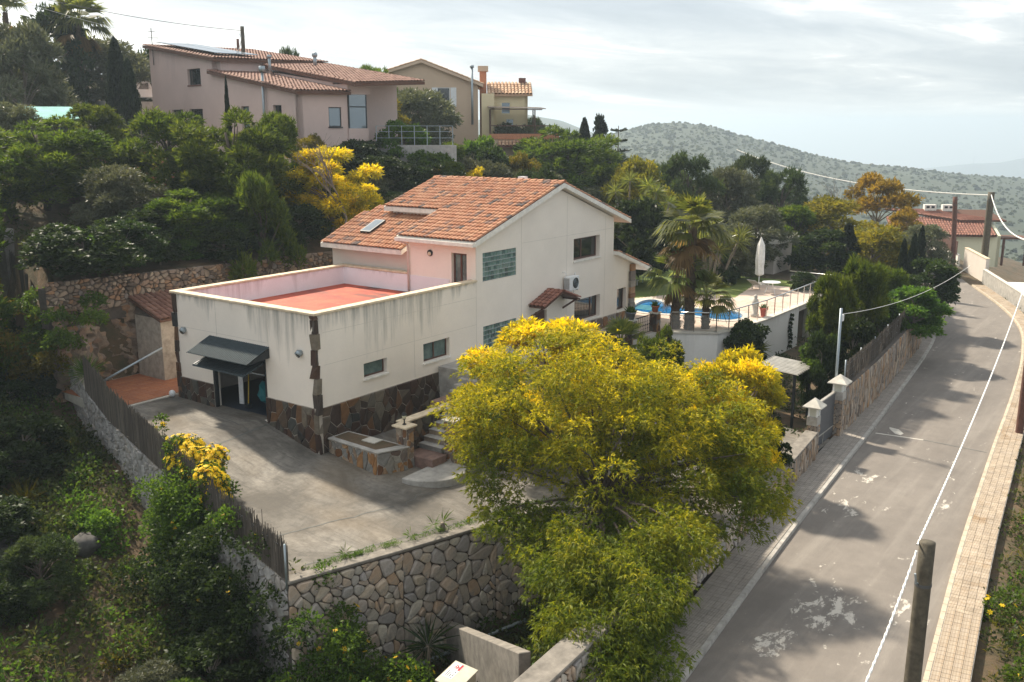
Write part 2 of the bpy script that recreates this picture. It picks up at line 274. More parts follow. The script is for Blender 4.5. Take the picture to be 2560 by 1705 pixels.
# ------------------------------------------------------------------ helpers
RNG = np.random.default_rng(7); random.seed(7)
WM_ = {}                                   # object -> world matrix, so children keep world coordinates
def wm(o): return WM_.get(o.name, Matrix.Identity(4))
def tag(o, label=None, cat=None, group=None, kind=None):
    if label: o['label'] = label
    if cat: o['category'] = cat
    if group: o['group'] = group
    if kind: o['kind'] = kind
    return o
def empty(name, loc, label=None, cat=None, group=None, rz=0):
    o = bpy.data.objects.new(name, None); COL.objects.link(o); o.empty_display_size = .2
    o.location = loc; o.rotation_euler = (0, 0, rz)
    WM_[o.name] = Matrix.Translation(Vector(loc)) @ Matrix.Rotation(rz, 4, 'Z')
    return tag(o, label, cat, group)
def link(me, name, parent=None, M=None):
    o = bpy.data.objects.new(name, me); COL.objects.link(o)
    if parent is not None:
        o.parent = parent; o.matrix_parent_inverse = wm(parent).inverted()
    if M is not None: o.matrix_basis = M
    WM_[o.name] = M.copy() if M is not None else Matrix.Identity(4)
    return o
def np_mesh(name, V, F, mat, attrs=None, smooth=False):
    """V (n,3), F (m,k) array of equal-sized faces"""
    V = np.asarray(V, np.float32); F = np.asarray(F, np.int32); me = bpy.data.meshes.new(name)
    m, k = F.shape
    me.vertices.add(len(V)); me.vertices.foreach_set('co', V.ravel())
    me.loops.add(m*k); me.loops.foreach_set('vertex_index', F.ravel())
    me.polygons.add(m); me.polygons.foreach_set('loop_start', np.arange(0, m*k, k, dtype=np.int32)); me.polygons.foreach_set('loop_total', np.full(m, k, np.int32))
    if smooth: me.polygons.foreach_set('use_smooth', np.ones(m, bool))
    me.update(calc_edges=True); me.materials.append(MATS[mat])
    for nm, arr in (attrs or {}).items():
        a = me.attributes.new(nm, 'FLOAT', 'FACE'); a.data.foreach_set('value', np.asarray(arr, np.float32))
    return me
class MB:
    def __init__(s): s.v = []; s.f = []; s.r = []; s.cur = 0.0
    def add(s, vs, fs):
        b = len(s.v); s.v += [tuple(map(float, q)) for q in vs]
        for f in fs: s.f.append(tuple(i+b for i in f)); s.r.append(s.cur)
        return s
    def hexa(s, p):   # p: 4 bottom, 4 top (ccw from above)
        return s.add(p, [(3, 2, 1, 0), (4, 5, 6, 7), (0, 1, 5, 4), (1, 2, 6, 5), (2, 3, 7, 6), (3, 0, 4, 7)])
    def box(s, x0, x1, y0, y1, z0, z1): return s.hexa([(x0, y0, z0), (x1, y0, z0), (x1, y1, z0), (x0, y1, z0), (x0, y0, z1), (x1, y0, z1), (x1, y1, z1), (x0, y1, z1)])
    def obox(s, c, ax, sx, sy, z0, z1):  # oriented box, ax = angle
        ca, sa = math.cos(ax), math.sin(ax); P = []
        for z in (z0, z1):
            for a, b in ((-1, -1), (1, -1), (1, 1), (-1, 1)):
                P.append((c[0]+ca*a*sx/2-sa*b*sy/2, c[1]+sa*a*sx/2+ca*b*sy/2, z))
        return s.hexa(P)
    def bar(s, p, q, th, tw=None, up=(0, 0, 1)):
        p, q = Vector(p), Vector(q); d = (q-p).normalized(); u = Vector(up)
        if abs(d.dot(u)) > .98: u = Vector((1, 0, 0))
        a = d.cross(u).normalized()*th/2; b = a.cross(d).normalized()*(tw or th)/2
        return s.hexa([p-a-b, p+a-b, q+a-b, q-a-b, p-a+b, p+a+b, q+a+b, q-a+b])
    def tube(s, path, r, seg=8, cap=True):
        path = [Vector(p) for p in path]; n = len(path); rs = r if isinstance(r, (list, tuple)) else [r]*n
        rings = []
        for i, p in enumerate(path):
            d = (path[min(i+1, n-1)]-path[max(i-1, 0)]).normalized(); u = Vector((0, 0, 1)) if abs(d.z) < .95 else Vector((1, 0, 0))
            a = d.cross(u).normalized(); b = a.cross(d).normalized()
            rings.append([p+(a*math.cos(2*math.pi*k/seg)+b*math.sin(2*math.pi*k/seg))*rs[i] for k in range(seg)])
        vs = [q for g in rings for q in g]; fs = []
        for i in range(n-1):
            for k in range(seg): fs.append((i*seg+k, i*seg+(k+1) % seg, (i+1)*seg+(k+1) % seg, (i+1)*seg+k))
        if cap: fs += [tuple(range(seg))[::-1], tuple((n-1)*seg+k for k in range(seg))]
        return s.add(vs, fs)
    def lathe(s, c, prof, seg=12, sq=None):
        vs = [(c[0]+r*math.cos(2*math.pi*k/seg+(sq or 0)), c[1]+r*math.sin(2*math.pi*k/seg+(sq or 0)), c[2]+z) for r, z in prof for k in range(seg)]
        fs = [(i*seg+k, i*seg+(k+1) % seg, (i+1)*seg+(k+1) % seg, (i+1)*seg+k) for i in range(len(prof)-1) for k in range(seg)]
        fs += [tuple(range(seg))[::-1], tuple((len(prof)-1)*seg+k for k in range(seg))]
        return s.add(vs, fs)
    def prism(s, poly, z0, z1):   # poly: list of (x,y); z numbers or functions
        n = len(poly); f = lambda z, p: z(*p) if callable(z) else z
        vs = [(p[0], p[1], f(z0, p)) for p in poly]+[(p[0], p[1], f(z1, p)) for p in poly]
        return s.add(vs, [tuple(range(n))[::-1], tuple(range(n, 2*n))]+[(i, (i+1) % n, n+(i+1) % n, n+i) for i in range(n)])
    def extr(s, pts, off):       # 3-D polygon extruded by a vector
        n = len(pts); o = Vector(off); pts = [Vector(p) for p in pts]
        return s.add(pts+[p+o for p in pts], [tuple(range(n))[::-1], tuple(range(n, 2*n))]+[(i, (i+1) % n, n+(i+1) % n, n+i) for i in range(n)])
    def blob(s, c, r, seed=0, jit=.2, sub=2):
        R = np.random.default_rng(seed); seg, rg = 10, 7; vs = []; rr = np.array(r)*np.ones(3)
        for i in range(rg+1):
            for k in range(seg):
                th = math.pi*i/rg; ph = 2*math.pi*k/seg; j = 1+jit*(R.random()*2-1)
                vs.append((c[0]+rr[0]*j*math.sin(th)*math.cos(ph), c[1]+rr[1]*j*math.sin(th)*math.sin(ph), c[2]+rr[2]*j*math.cos(th)))
        fs = [(i*seg+k, (i+1)*seg+k, (i+1)*seg+(k+1) % seg, i*seg+(k+1) % seg) for i in range(rg) for k in range(seg)]
        return s.add(vs, fs)
    def build(s, name, mat, parent=None, smooth=False, kind=None, label=None, bevel=0):
        me = bpy.data.meshes.new(name); me.from_pydata(s.v, [], s.f); me.materials.append(MATS[mat])
        if any(s.r): a = me.attributes.new('rnd', 'FLOAT', 'FACE'); a.data.foreach_set('value', np.array(s.r, np.float32))
        if smooth: me.polygons.foreach_set('use_smooth', np.ones(len(s.f), bool))
        me.update()
        o = link(me, name, parent)
        if bevel:
            md = o.modifiers.new('bevel', 'BEVEL'); md.width = bevel; md.segments = 1; md.limit_method = 'ANGLE'
        return tag(o, label, None, None, kind)
def walls(mb, p0, p1, z0, top, th, holes=(), cuts=()):
    """wall from p0 to p1 (plan), body lies to the LEFT of the direction; top number or [(s,z)...]; holes (s0,s1,z0,z1)"""
    p0 = np.array(p0, float); p1 = np.array(p1, float); L = np.linalg.norm(p1-p0); d = (p1-p0)/L; n = np.array([-d[1], d[0]])*th
    tp = [(0, top), (L, top)] if isinstance(top, (int, float)) else top
    tz = lambda s: float(np.interp(s, [a for a, _ in tp], [b for _, b in tp]))
    xs = sorted(set([0, L]+[a for a, _ in tp if 0 <= a <= L]+[h for q in holes for h in q[:2]]+list(cuts)))
    for a, b in zip(xs, xs[1:]):
        if b-a < 1e-4: continue
        hs = sorted([h for h in holes if h[0] < (a+b)/2 < h[1]], key=lambda h: h[2])
        segs = []; z = z0
        for h in hs:
            if h[2] > z+1e-4: segs.append((z, z, h[2], h[2]))
            z = h[3]
        segs.append((z, z, tz(a+1e-6), tz(b-1e-6)))
        A, B = p0+d*a, p0+d*b
        for q0, q1, q2, q3 in segs:
            mb.hexa([(*A, q0), (*B, q1), (*(B+n), q1), (*(A+n), q0), (*A, q2), (*B, q3), (*(B+n), q3), (*(A+n), q2)])
    return mb
def instances(parent, name, V, F, Ms, mat, limit=300, smooth=False, attr_seed=1):
    """alike pieces: the nearest `limit` as objects that share one mesh, the rest joined"""
    Ms = [np.array(m) for m in Ms]; Ms.sort(key=lambda m: float(np.linalg.norm(m[:3, 3]-CAM)))
    V = np.asarray(V, float); me = bpy.data.meshes.new(name); me.from_pydata([tuple(q) for q in V], [], F); me.materials.append(MATS[mat])
    if smooth: me.polygons.foreach_set('use_smooth', np.ones(len(F), bool))
    for m in Ms[:limit]: link(me, name, parent, Matrix(m.tolist()))
    rest = Ms[limit:]
    if rest:
        R = np.random.default_rng(attr_seed); b = MB()
        for m in rest:
            b.cur = float(R.random()); b.add(V@m[:3, :3].T+m[:3, 3], F)
        o = b.build(name+'_field', mat, parent, smooth, 'stuff')
def uniques(parent, name, shapes, mat, limit=300, attr_seed=1):
    """shapes: list of (centre, verts, faces): nearest as objects, rest joined"""
    shapes = sorted(shapes, key=lambda q: float(np.linalg.norm(np.array(q[0])-CAM)))
    for c, v, f in shapes[:limit]:
        me = bpy.data.meshes.new(name); me.from_pydata([tuple(np.array(q)-np.array(c)) for q in v], [], f); me.materials.append(MATS[mat])
        link(me, name, parent, Matrix.Translation(Vector(c)))
    if shapes[limit:]:
        R = np.random.default_rng(attr_seed); b = MB()
        for c, v, f in shapes[limit:]:
            b.cur = float(R.random()); b.add(v, f)
        b.build(name+'_field', mat, parent, False, 'stuff')
def clip(poly, a, b, c):   # keep a*x+b*y<=c
    out = []
    for i in range(len(poly)):
        p, q = poly[i], poly[(i+1) % len(poly)]; fp, fq = a*p[0]+b*p[1]-c, a*q[0]+b*q[1]-c
        if fp <= 0: out.append(p)
        if (fp < 0 < fq) or (fq < 0 < fp):
            k = fp/(fp-fq); out.append((p[0]+(q[0]-p[0])*k, p[1]+(q[1]-p[1])*k))
    return out
def cells(W, H, n, seed, sx=1.0, relax=1):
    """crazy-paving cells in W x H; sx<1 makes them tall"""
    R = np.random.default_rng(seed); P = np.stack([R.random(n)*W, R.random(n)*H], 1); sc_ = np.array([1/sx, sx])
    for it in range(relax+1):
        out = []
        Q = P*sc_
        for i in range(n):
            poly = [(0, 0), (W, 0), (W, H), (0, H)]
            d = ((Q-Q[i])**2).sum(1); idx = np.argsort(d)[1:22]
            for j in idx:
                m = (Q[i]+Q[j])/2; nn = Q[j]-Q[i]
                poly = clip(poly, nn[0]*sc_[0], nn[1]*sc_[1], float(nn@m))
                if len(poly) < 3: break
            out.append(poly)
        if it < relax: P = np.array([np.mean(p, 0) if len(p) > 2 else P[i] for i, p in enumerate(out)])
    return [p for p in out if len(p) > 2]
def area(p): return abs(sum(p[i][0]*p[(i+1) % len(p)][1]-p[(i+1) % len(p)][0]*p[i][1] for i in range(len(p))))/2
def stone_shapes(polys, place, gap=.012, depth=.05, rnd=1, seed=0, minarea=.002, keep=None):
    """place(s,z,d) -> world point; returns shapes of proud, bevelled, uneven stones"""
    R = np.random.default_rng(seed); out = []
    for p in polys:
        if area(p) < minarea: continue
        c = np.mean(p, 0)
        if keep and not keep(*c): continue
        for _ in range(rnd):
            q = []
            for i in range(len(p)):
                a, b = np.array(p[i]), np.array(p[(i+1) % len(p)]); q += [tuple(a*.78+b*.22), tuple(a*.22+b*.78)]
            p = q
        p = np.array(p); rmin = math.sqrt(area([tuple(x) for x in p]))
        o = c+(p-c)*max(.55, 1-2*gap/rmin); n = len(o); d = depth*(.35+1.3*R.random())
        tl = (R.random(2)-.5)*.5*d/rmin
        def D(x, k): return k*d+float((x-c)@tl)*2
        i1 = c+(o-c)*.80; vs = [place(*x, -.01) for x in o]+[place(*x, D(x, .65)) for x in c+(o-c)*.97]+[place(*x, D(x, 1.0)) for x in i1]
        fs = [(i, (i+1) % n, n+(i+1) % n, n+i) for i in range(n)]+[(n+i, n+(i+1) % n, 2*n+(i+1) % n, 2*n+i) for i in range(n)]+[tuple(range(2*n, 3*n))]
        out.append((place(*c, 0), vs, fs))
    return out
def line_place(p0, p1, z0, out=1):
    """wall plane: s along p0->p1, z up, d outward (right of direction when out=1)"""
    p0 = np.array(p0, float); p1 = np.array(p1, float); d = (p1-p0)/np.linalg.norm(p1-p0); n = np.array([d[1], -d[0]])*out
    return lambda s, z, q: (p0[0]+d[0]*s+n[0]*q, p0[1]+d[1]*s+n[1]*q, z0+z)
def stone_face(parent, name, p0, p1, zb, zt, size, mat, seed, limit=300, sx=1.0, depth=.05, gap=.012, out=1, keep=None, rnd=1, relax=0):
    L = math.hypot(p1[0]-p0[0], p1[1]-p0[1]); zb0, zb1 = zb if isinstance(zb, tuple) else (zb, zb); zt0, zt1 = zt if isinstance(zt, tuple) else (zt, zt)
    H = max(zt0-zb0, zt1-zb1); n = max(3, int(L*H/size**2)); base = line_place(p0, p1, 0, out)
    def pl(s, z, q):
        k = s/L; b = zb0+(zb1-zb0)*k; t = zt0+(zt1-zt0)*k
        return base(s, b+(t-b)*z/H, q)
    return uniques(parent, name, stone_shapes(cells(L, H, n, seed, sx, relax), pl, gap, depth, rnd, seed, keep=keep), mat, limit, seed)
# ---- leaves
def blades(P, D, length, width, mat, name, rnd, flw=None, curl=.0, link_to=None, jit=.35, seed=3, kind=None):
    """diamond leaves: P base points, D directions"""
    R = np.random.default_rng(seed); n = len(P); L = length*(1-jit+2*jit*R.random(n))[:, None]; Wd = width*(.7+.6*R.random(n))[:, None]
    D = D/np.maximum(np.linalg.norm(D, axis=1, keepdims=True), 1e-6); A = R.normal(size=(n, 3)); S = np.cross(D, A); S /= np.maximum(np.linalg.norm(S, axis=1, keepdims=True), 1e-6)
    mid = P+D*L*.45; tip = P+D*L; tip[:, 2] -= curl*L[:, 0]
    V = np.stack([P, mid+S*Wd/2, tip, mid-S*Wd/2], 1).reshape(-1, 3); F = np.arange(4*n).reshape(-1, 4)
    at = {'rnd': rnd}
    if flw is not None: at['flw'] = flw
    return np_mesh(name, V, F, mat, at)
def unit(n, R):
    v = R.normal(size=(n, 3)); return v/np.linalg.norm(v, axis=1, keepdims=True)
def crown_points(clumps, per, R, up=.25, shell=.62, flat=1.0):
    """clumps (k,4): x,y,z,r -> points, outward directions, clump random"""
    C_, O_, K_ = [], [], []
    tot = (clumps[:, 3]**2).sum()
    for c in clumps:
        n = max(8, int(per*c[3]**2/tot)); d = unit(n, R); d[:, 2] = np.where(d[:, 2] < -.25, -d[:, 2]*.6, d[:, 2]); d /= np.linalg.norm(d, axis=1, keepdims=True)
        r = c[3]*(shell+(1-shell)*R.random(n)**.6)*(1+.12*R.normal(size=n)); p = c[:3]+d*r[:, None]*np.array([1, 1, flat])
        C_.append(p); O_.append(d+np.array([0, 0, up])); K_.append(np.full(n, R.random()))
    return np.concatenate(C_), np.concatenate(O_), np.concatenate(K_)
def sprays(P, O, K, R, k, spread):
    """k blades per point"""
    n = len(P); P2 = np.repeat(P, k, 0); O2 = np.repeat(O/np.linalg.norm(O, axis=1, keepdims=True), k, 0)+spread*R.normal(size=(n*k, 3)); K2 = np.repeat(K, k)
    return P2, O2, K2
# ------------------------------------------------------------------ terrain
ROAD = [((-60, -21.5), (-55, -26.3)), ((-40, -19.2), (-36, -23.8)), ((-12, -16.6), (-9, -21.1)), ((-4, -15.9), (-1, -20.25)), ((4.4, -15.1), (7, -19.4)), ((10.3, -14.65), (12.5, -18.95)), ((17.8, -14.1), (18.6, -18.45)),
        ((24, -13.56), (25, -18.0)), ((32, -12.85), (34, -17.2)), ((38.5, -12.1), (42.8, -16.0)), ((43.7, -10.9), (48.5, -14.4)), ((49.6, -8.9), (53.4, -12.6)), ((57, -5.8), (60, -9.9)), ((65, -2.4), (67.5, -7.0)), ((74, 1.8), (76, -3.3)), ((95, 12), (97, 6))]
def resample(pts, step):
    P = np.array(pts, float); d = np.r_[0, np.cumsum(np.linalg.norm(np.diff(P, axis=0), axis=1))]; s = np.arange(0, d[-1], step)
    # smooth a little
    Q = np.stack([np.interp(s, d, P[:, i]) for i in range(2)], 1); k = max(1, int(3/step)); ker = np.ones(2*k+1)/(2*k+1)
    pad = np.concatenate([Q[:1]+(np.arange(-k, 0)[:, None])*(Q[1]-Q[0]), Q, Q[-1:]+(np.arange(1, k+1)[:, None])*(Q[-1]-Q[-2])])
    return np.stack([np.convolve(pad[:, i], ker, 'valid') for i in range(2)], 1)
KL = resample([a for a, b in ROAD], .5); KR = resample([b for a, b in ROAD], .5)
RZ = -1.0
def kl(x): return np.interp(x, KL[:, 0], KL[:, 1])
def kr(x): return np.interp(x, KR[:, 0], KR[:, 1])
def drive_z(y): return np.interp(y, [-13.4, -9, -6, -3, 0, 3, 12], [-.90, -.66, -.48, -.25, .05, .80, .85])
def fence_x(y): return np.interp(y, [-5.8, 2.5, 7.2, 11.2, 17, 30, 60], [-6.5, -4.7, -3.5, -2.3, -.8, 3, 12])
RW = [(-6.55, -5.75), (-3.2, -6.75), (0, -7.65), (2.2, -8.3), (5.4, -13.3)]       # front retaining wall, driveway side
def rw_y(x): return np.interp(x, [p[0] for p in RW], [p[1] for p in RW])
def wall_y(x): return np.interp(x, [-30, -12, -1, 8, 13.2, 17, 20, 25.3, 34, 40, 46], [-16.3, -14.75, -14.25, -13.75, -13.3, -13.2, -13.1, -12.75, -12.0, -11.0, -9.6])
def sm(v, a, b): k = np.clip((v-a)/(b-a), 0, 1); return k*k*(3-2*k)
def wob(x, y, s, a):
    return a*(np.sin(x*s+1.3*np.sin(y*s*.7))+np.sin(y*s*1.13+2+1.1*np.sin(x*s*.83)))*.5
def T(x, y):
    x = np.asarray(x, float); y = np.asarray(y, float)
    prop = drive_z(y)-.14
    prop = np.where((x > 22.4) & (y > -5.4), 1.12, prop)
    prop = np.where((x > 15) & (y < -5.2) & (y > -13), -1.0+.25*sm(x, 30, 45), prop)
    lot = -4.1+.26*np.clip(y+5.5, 0, 14)+.16*np.clip(y-8.5, 0, 60)+1.7*sm(-y, 8.5, 12.5)+wob(x, y, .9, .35)-.10*np.clip(-8-x, 0, 30)
    islot = ((x < fence_x(y)+.25) & (y > -5.8)) | ((y <= np.where(x < 5.4, np.where(x < -6.4, -5.55, rw_y(x)+.3), -50)) & (x < 5.6))
    v0 = np.interp(x, [-20, 10, 14, 22, 30, 45, 60, 80, 120], [12.6, 12.6, 11, 9.5, 8.5, 6.5, 8, 14, 22])
    h = np.interp(x, [-20, 10, 14, 22, 30, 45, 60, 80, 120], [5.0, 5.0, 4.6, 3.8, 1.5, 1.2, .3, -1, -2])
    sl = np.interp(x, [-20, 10, 15, 19, 22, 30, 45, 60, 80, 120], [.18, .20, .36, .56, .58, .42, .26, .2, .14, .1])
    lin = h+sl*np.clip(y-v0, 0, 400)+3.0*sm(y, 24.5, 28.5)*np.clip((19-x)/4, 0, 1); pz = np.interp(x, [-20, 20, 30, 45, 60, 120], [8.6, 9.0, 9.6, 9.0, 7.0, 2.0])
    hill = lin-np.where(lin > pz-1.5, (lin-pz+1.5), 0)+np.where(lin > pz-1.5, 1.5*(1-np.exp(-np.clip(lin-pz+1.5, 0, 99)/1.5)), 0)
    y2 = 35.5+(np.clip(x, -20, 60)-8)*.75
    hill = hill+.42*np.clip(y-y2, 0, 18)+wob(x, y, .35, .4)*np.clip((y-v0)/3, 0, 1)
    z = np.where(y > v0, hill, prop)
    z = np.where(islot, np.where((y > v0) & (x > fence_x(y)), hill, lot), z)
    sb = wall_y(x)
    right = RZ-.12-.30*np.clip(kr(x)-1.3-y, 0, 12)-.16*np.clip(kr(x)-13.3-y, 0, 200)+wob(x, y, .6, .25)*np.clip((kr(x)-1.6-y), 0, 1)
    z = np.where(y < kr(x)-.9, right, np.where(y < sb+.2, RZ-.14, z))
    z = np.where((x > 46) & (y < kl(x)+1.0) & (y >= kr(x)-.9), RZ-.14, z)
    z = np.where((x > 46) & (y >= kl(x)+1.0) & (y <= v0), np.minimum(z, -.4+0*x), z)
    return z-np.clip(x-88, 0, 1e3)*.13-np.clip(-40-x, 0, 1e3)*.1
def grid_mesh(name, xs, ys, zf, mat, keep=None):
    X, Y = np.meshgrid(xs, ys, indexing='ij'); Z = zf(X, Y); V = np.stack([X, Y, Z], -1).reshape(-1, 3); nx, ny = len(xs), len(ys)
    i, j = np.meshgrid(np.arange(nx-1), np.arange(ny-1), indexing='ij'); a = (i*ny+j).ravel(); F = np.stack([a, a+ny, a+ny+1, a+1], 1)
    if keep is not None:
        c = V[F].mean(1); F = F[keep(c[:, 0], c[:, 1])]; u, inv = np.unique(F, return_inverse=True); V = V[u]; F = inv.reshape(-1, 4)
    return link(np_mesh(name, V, F, mat, None, True), name)
xs = np.r_[np.arange(-90, -16, 2.5), np.arange(-16, 48, .34), np.arange(48, 180, 2.2)]; ys = np.r_[np.arange(-150, -26, 4), np.arange(-26, 20, .34), np.arange(20, 170, 2.5)]
tag(grid_mesh('ground', xs, ys, T, 'soil'), kind='structure')
def poly_in(poly):
    P = np.array(poly)
    def f(x, y):
        r = np.zeros(np.shape(x), bool); j = len(P)-1
        for i in range(len(P)):
            xi, yi, xj, yj = *P[i], *P[j]
            with np.errstate(divide='ignore', invalid='ignore'):
                r ^= ((yi > y) != (yj > y)) & (x < (xj-xi)*(y-yi)/(yj-yi+1e-12)+xi)
            j = i
        return r
    return f
DRIVE = [(-6.3, -5.7), (-3.2, -6.55), (0, -7.45), (2.3, -8.1), (5.6, -13.2), (14.9, -13.1), (15.2, -9), (9, -6), (9, .4), (.3, .4), (.3, 8.3), (-3.4, 8.0), (-4.6, 2.5)]
tag(grid_mesh('driveway', np.arange(-6.9, 16, .2), np.arange(-13.4, 9, .2), lambda x, y: drive_z(y)+wob(x, y, 1.3, .015), 'drive_concrete', poly_in(DRIVE)), kind='structure')
# slab joints in the driveway concrete
b = MB()
def crack(mb, pts, wd=.03):
    for p, q in zip(pts, pts[1:]):
        p = np.array(p); q = np.array(q); d = (q-p)/np.linalg.norm(q-p); n = np.array([-d[1], d[0]])*wd/2
        zq = lambda c: float(drive_z(c[1]))+wob(c[0], c[1], 1.3, .015)+.006
        mb.add([(*(p-n), zq(p-n)), (*(q-n), zq(q-n)), (*(q+n), zq(q+n)), (*(p+n), zq(p+n))], [(0, 1, 2, 3)])
def wig(p, q, n, a, s):
    R = np.random.default_rng(s); t = np.linspace(0, 1, n)[:, None]; L = np.array(p)*(1-t)+np.array(q)*t; L[1:-1] += R.normal(size=(n-2, 2))*a; return L
crack(b, wig((0, 2.6), (-4.4, 2.2), 24, .012, 1), .06); crack(b, wig((-5.9, -3.2), (-1.2, -4.6), 22, .03, 2), .05); crack(b, wig((-1.2, -4.6), (3.2, -5.2), 20, .06, 3), .025)
crack(b, wig((-5.6, -5.35), (2.2, -7.6), 24, .03, 4), .04); crack(b, wig((-1.0, 2.4), (-.4, 8), 16, .01, 6), .04)
b.build('expansion_joint', 'concrete_dark', bpy.data.objects['driveway'])
# ---- road, kerbs, pavements
def strip(name, A, B, za, zb, mat, parent=None):
    n = min(len(A), len(B)); V = np.concatenate([np.c_[A[:n], np.full(n, za)], np.c_[B[:n], np.full(n, zb)]]); i = np.arange(n-1); F = np.stack([i, i+n, i+n+1, i+1], 1)
    return link(np_mesh(name, V, F, mat), name, parent)
n = min(len(KL), len(KR)); sN = 500
def reparam(P, m):
    d = np.r_[0, np.cumsum(np.linalg.norm(np.diff(P, axis=0), axis=1))]; s = np.linspace(0, d[-1], m); return np.stack([np.interp(s, d, P[:, i]) for i in range(2)], 1)
A, B = reparam(KL, sN), reparam(KR, sN)
tag(strip('road', A, B, RZ, RZ, 'asphalt'), kind='structure')
def off(P, k):
    d = np.gradient(P, axis=0); d /= np.linalg.norm(d, axis=1, keepdims=True); return P+np.stack([-d[:, 1], d[:, 0]], 1)*k
def pavement(name, K, side, wfun, mat, label_mat, x0, x1, tile, limit):
    """kerb and slab bed as one structure, the pavers as its pieces"""
    P = reparam(K, 700); P = P[(P[:, 0] > x0) & (P[:, 0] < x1)]; z = RZ+.12
    bed = strip(name, off(P, side*.12) if side > 0 else off(P, side*wfun), off(P, side*wfun) if side > 0 else off(P, side*.12), z-.012, z-.012, 'concrete'); tag(bed, kind='structure')
    kb = MB(); step = 2
    for i in range(0, len(P)-step, step):
        p, q = P[i], P[i+step]; d = (q-p)/np.linalg.norm(q-p); nn = np.array([-d[1], d[0]])*side; q = q-d*.012
        a, c = (p, q) if side > 0 else (q, p)
        kb.cur = (i*.618) % 1
        kb.hexa([(*a, RZ-.1), (*c, RZ-.1), (*(c+nn*.13), RZ-.1), (*(a+nn*.13), RZ-.1), (*(a+nn*.015), z), (*(c+nn*.015), z), (*(c+nn*.13), z), (*(a+nn*.13), z)])
    kb.build('kerb', 'concrete' if side > 0 else 'kerb_warm', bed, False)
    h = tile/2-.0018; V = [(-h, -h, -.01), (h, -h, -.01), (h, h, -.01), (-h, h, -.01), (-h+.004, -h+.004, .006), (h-.004, -h+.004, .006), (h-.004, h-.004, .006), (-h+.004, h-.004, .006)]
    F = [(4, 5, 6, 7), (0, 1, 5, 4), (1, 2, 6, 5), (2, 3, 7, 6), (3, 0, 4, 7)]; Ms = []; R = np.random.default_rng(5)
    d = np.r_[0, np.cumsum(np.linalg.norm(np.diff(P, axis=0), axis=1))]
    for s in np.arange(0, d[-1], tile):
        c = np.array([np.interp(s, d, P[:, 0]), np.interp(s, d, P[:, 1])]); c2 = np.array([np.interp(s+.2, d, P[:, 0]), np.interp(s+.2, d, P[:, 1])]); t = c2-c
        if np.linalg.norm(t) < 1e-6: continue
        t /= np.linalg.norm(t); nn = np.array([-t[1], t[0]])
        for k in range(int((wfun-.14)/tile)):
            p = c+nn*side*(.145+tile*(k+.5)); M = np.eye(4); M[:2, 0] = t; M[:2, 1] = nn; M[:3, 3] = (*p, z+R.normal()*.0015); Ms.append(M)
    instances(bed, 'paver', V, F, Ms, mat, limit)
    return bed
pavement('pavement', KL, 1, 1.16, 'paver', '', -14, 46, .2, 260)
pavement('pavement', KR, -1, .96, 'paver_warm', '', -12, 60, .2, 300)
# worn line and patch repairs on the road
b = MB(); b.prism([(17.15, -14.3), (17.38, -16.1), (17.46, -16.1), (17.25, -14.3)], RZ+.002, RZ+.006); b.build('road_marking', 'concrete_pale', bpy.data.objects['road'])
b = MB(); b.prism([(17.38, -16.1), (17.22, -18.45), (17.28, -18.45), (17.46, -16.1)], RZ+.002, RZ+.006); b.build('road_dark_line', 'concrete_dark', bpy.data.objects['road'])  # thin dark line continuing the marking towards the right kerb
b = MB(); b.prism([(18.35, -14.55), (18.15, -14.6), (17.6, -14.95), (17.5, -15.2), (17.8, -15.25), (18.25, -14.95)], RZ+.002, RZ+.005); b.build('road_patch', 'concrete_pale', bpy.data.objects['road'])
# ---- far landforms
def hill(name, crest, Df, Dc, zf, mat, nr=40, seed=1, amp=6, kindlabel=None):
    R = np.random.default_rng(seed); cr = np.array(crest); nb = 140; t = np.linspace(0, len(cr)-1, nb); C2 = np.stack([np.interp(t, np.arange(len(cr)), cr[:, i]) for i in range(3)], 1)
    ker = np.ones(7)/7; C2[:, 2] = np.convolve(np.pad(C2[:, 2], 3, 'edge'), ker, 'valid')
    rr = np.linspace(Df/Dc, 1.35, nr); V = []
    for r in rr:
        k = np.clip((r-Df/Dc)/(1-Df/Dc), 0, 1); back = np.clip((r-1)/.35, 0, 1)
        zb = zf+(C2[:, 2]-zf)*(k**1.15*(1.25-.25*k)); zb = zb-back**1.5*80
        x = CAM[0]+(C2[:, 0]-CAM[0])*r; y = CAM[1]+(C2[:, 1]-CAM[1])*r
        s = 14/Dc*60/60; zb = zb+amp*np.sin(x*.021+np.sin(y*.017)*2)*np.sin(y*.026+1)*k*(1-k)*2.2+amp*.25*np.sin(x*.09+y*.05)*np.sin(y*.11)*k*(1-.8*k)
        V.append(np.stack([x, y, zb], 1))
    V = np.concatenate(V); i, j = np.meshgrid(np.arange(nr-1), np.arange(nb-1), indexing='ij'); a = (i*nb+j).ravel(); F = np.stack([a, a+1, a+nb+1, a+nb], 1)
    o = link(np_mesh(name, V, F[:, ::-1], mat, None, True), name); tag(o, kind='structure'); return V.reshape(nr, nb, 3)
HM = hill('hill', [(560, 560, -10), (610, 495, -4), (661, 428, 1), (681, 400, 3), (697, 381, 9), (711, 364, 14), (726, 343, 16), (742, 320, 13), (754, 300, 5), (769, 277, -1), (784, 254, -9), (804, 223, -17), (835, 178, -22), (856, 147, -27), (889, 101, -30), (934, 33, -42), (980, -60, -46), (1000, -160, -50)], 190, 800, -42, 'hill')
hill('hill', [(840, 1040, 0), (968, 881, 12), (1008, 828, 16), (1045, 781, 25), (1073, 743, 30), (1100, 703, 21), (1119, 671, 7), (1145, 630, -5), (1190, 560, -20)], 700, 1300, -60, 'hill', 24, 2)
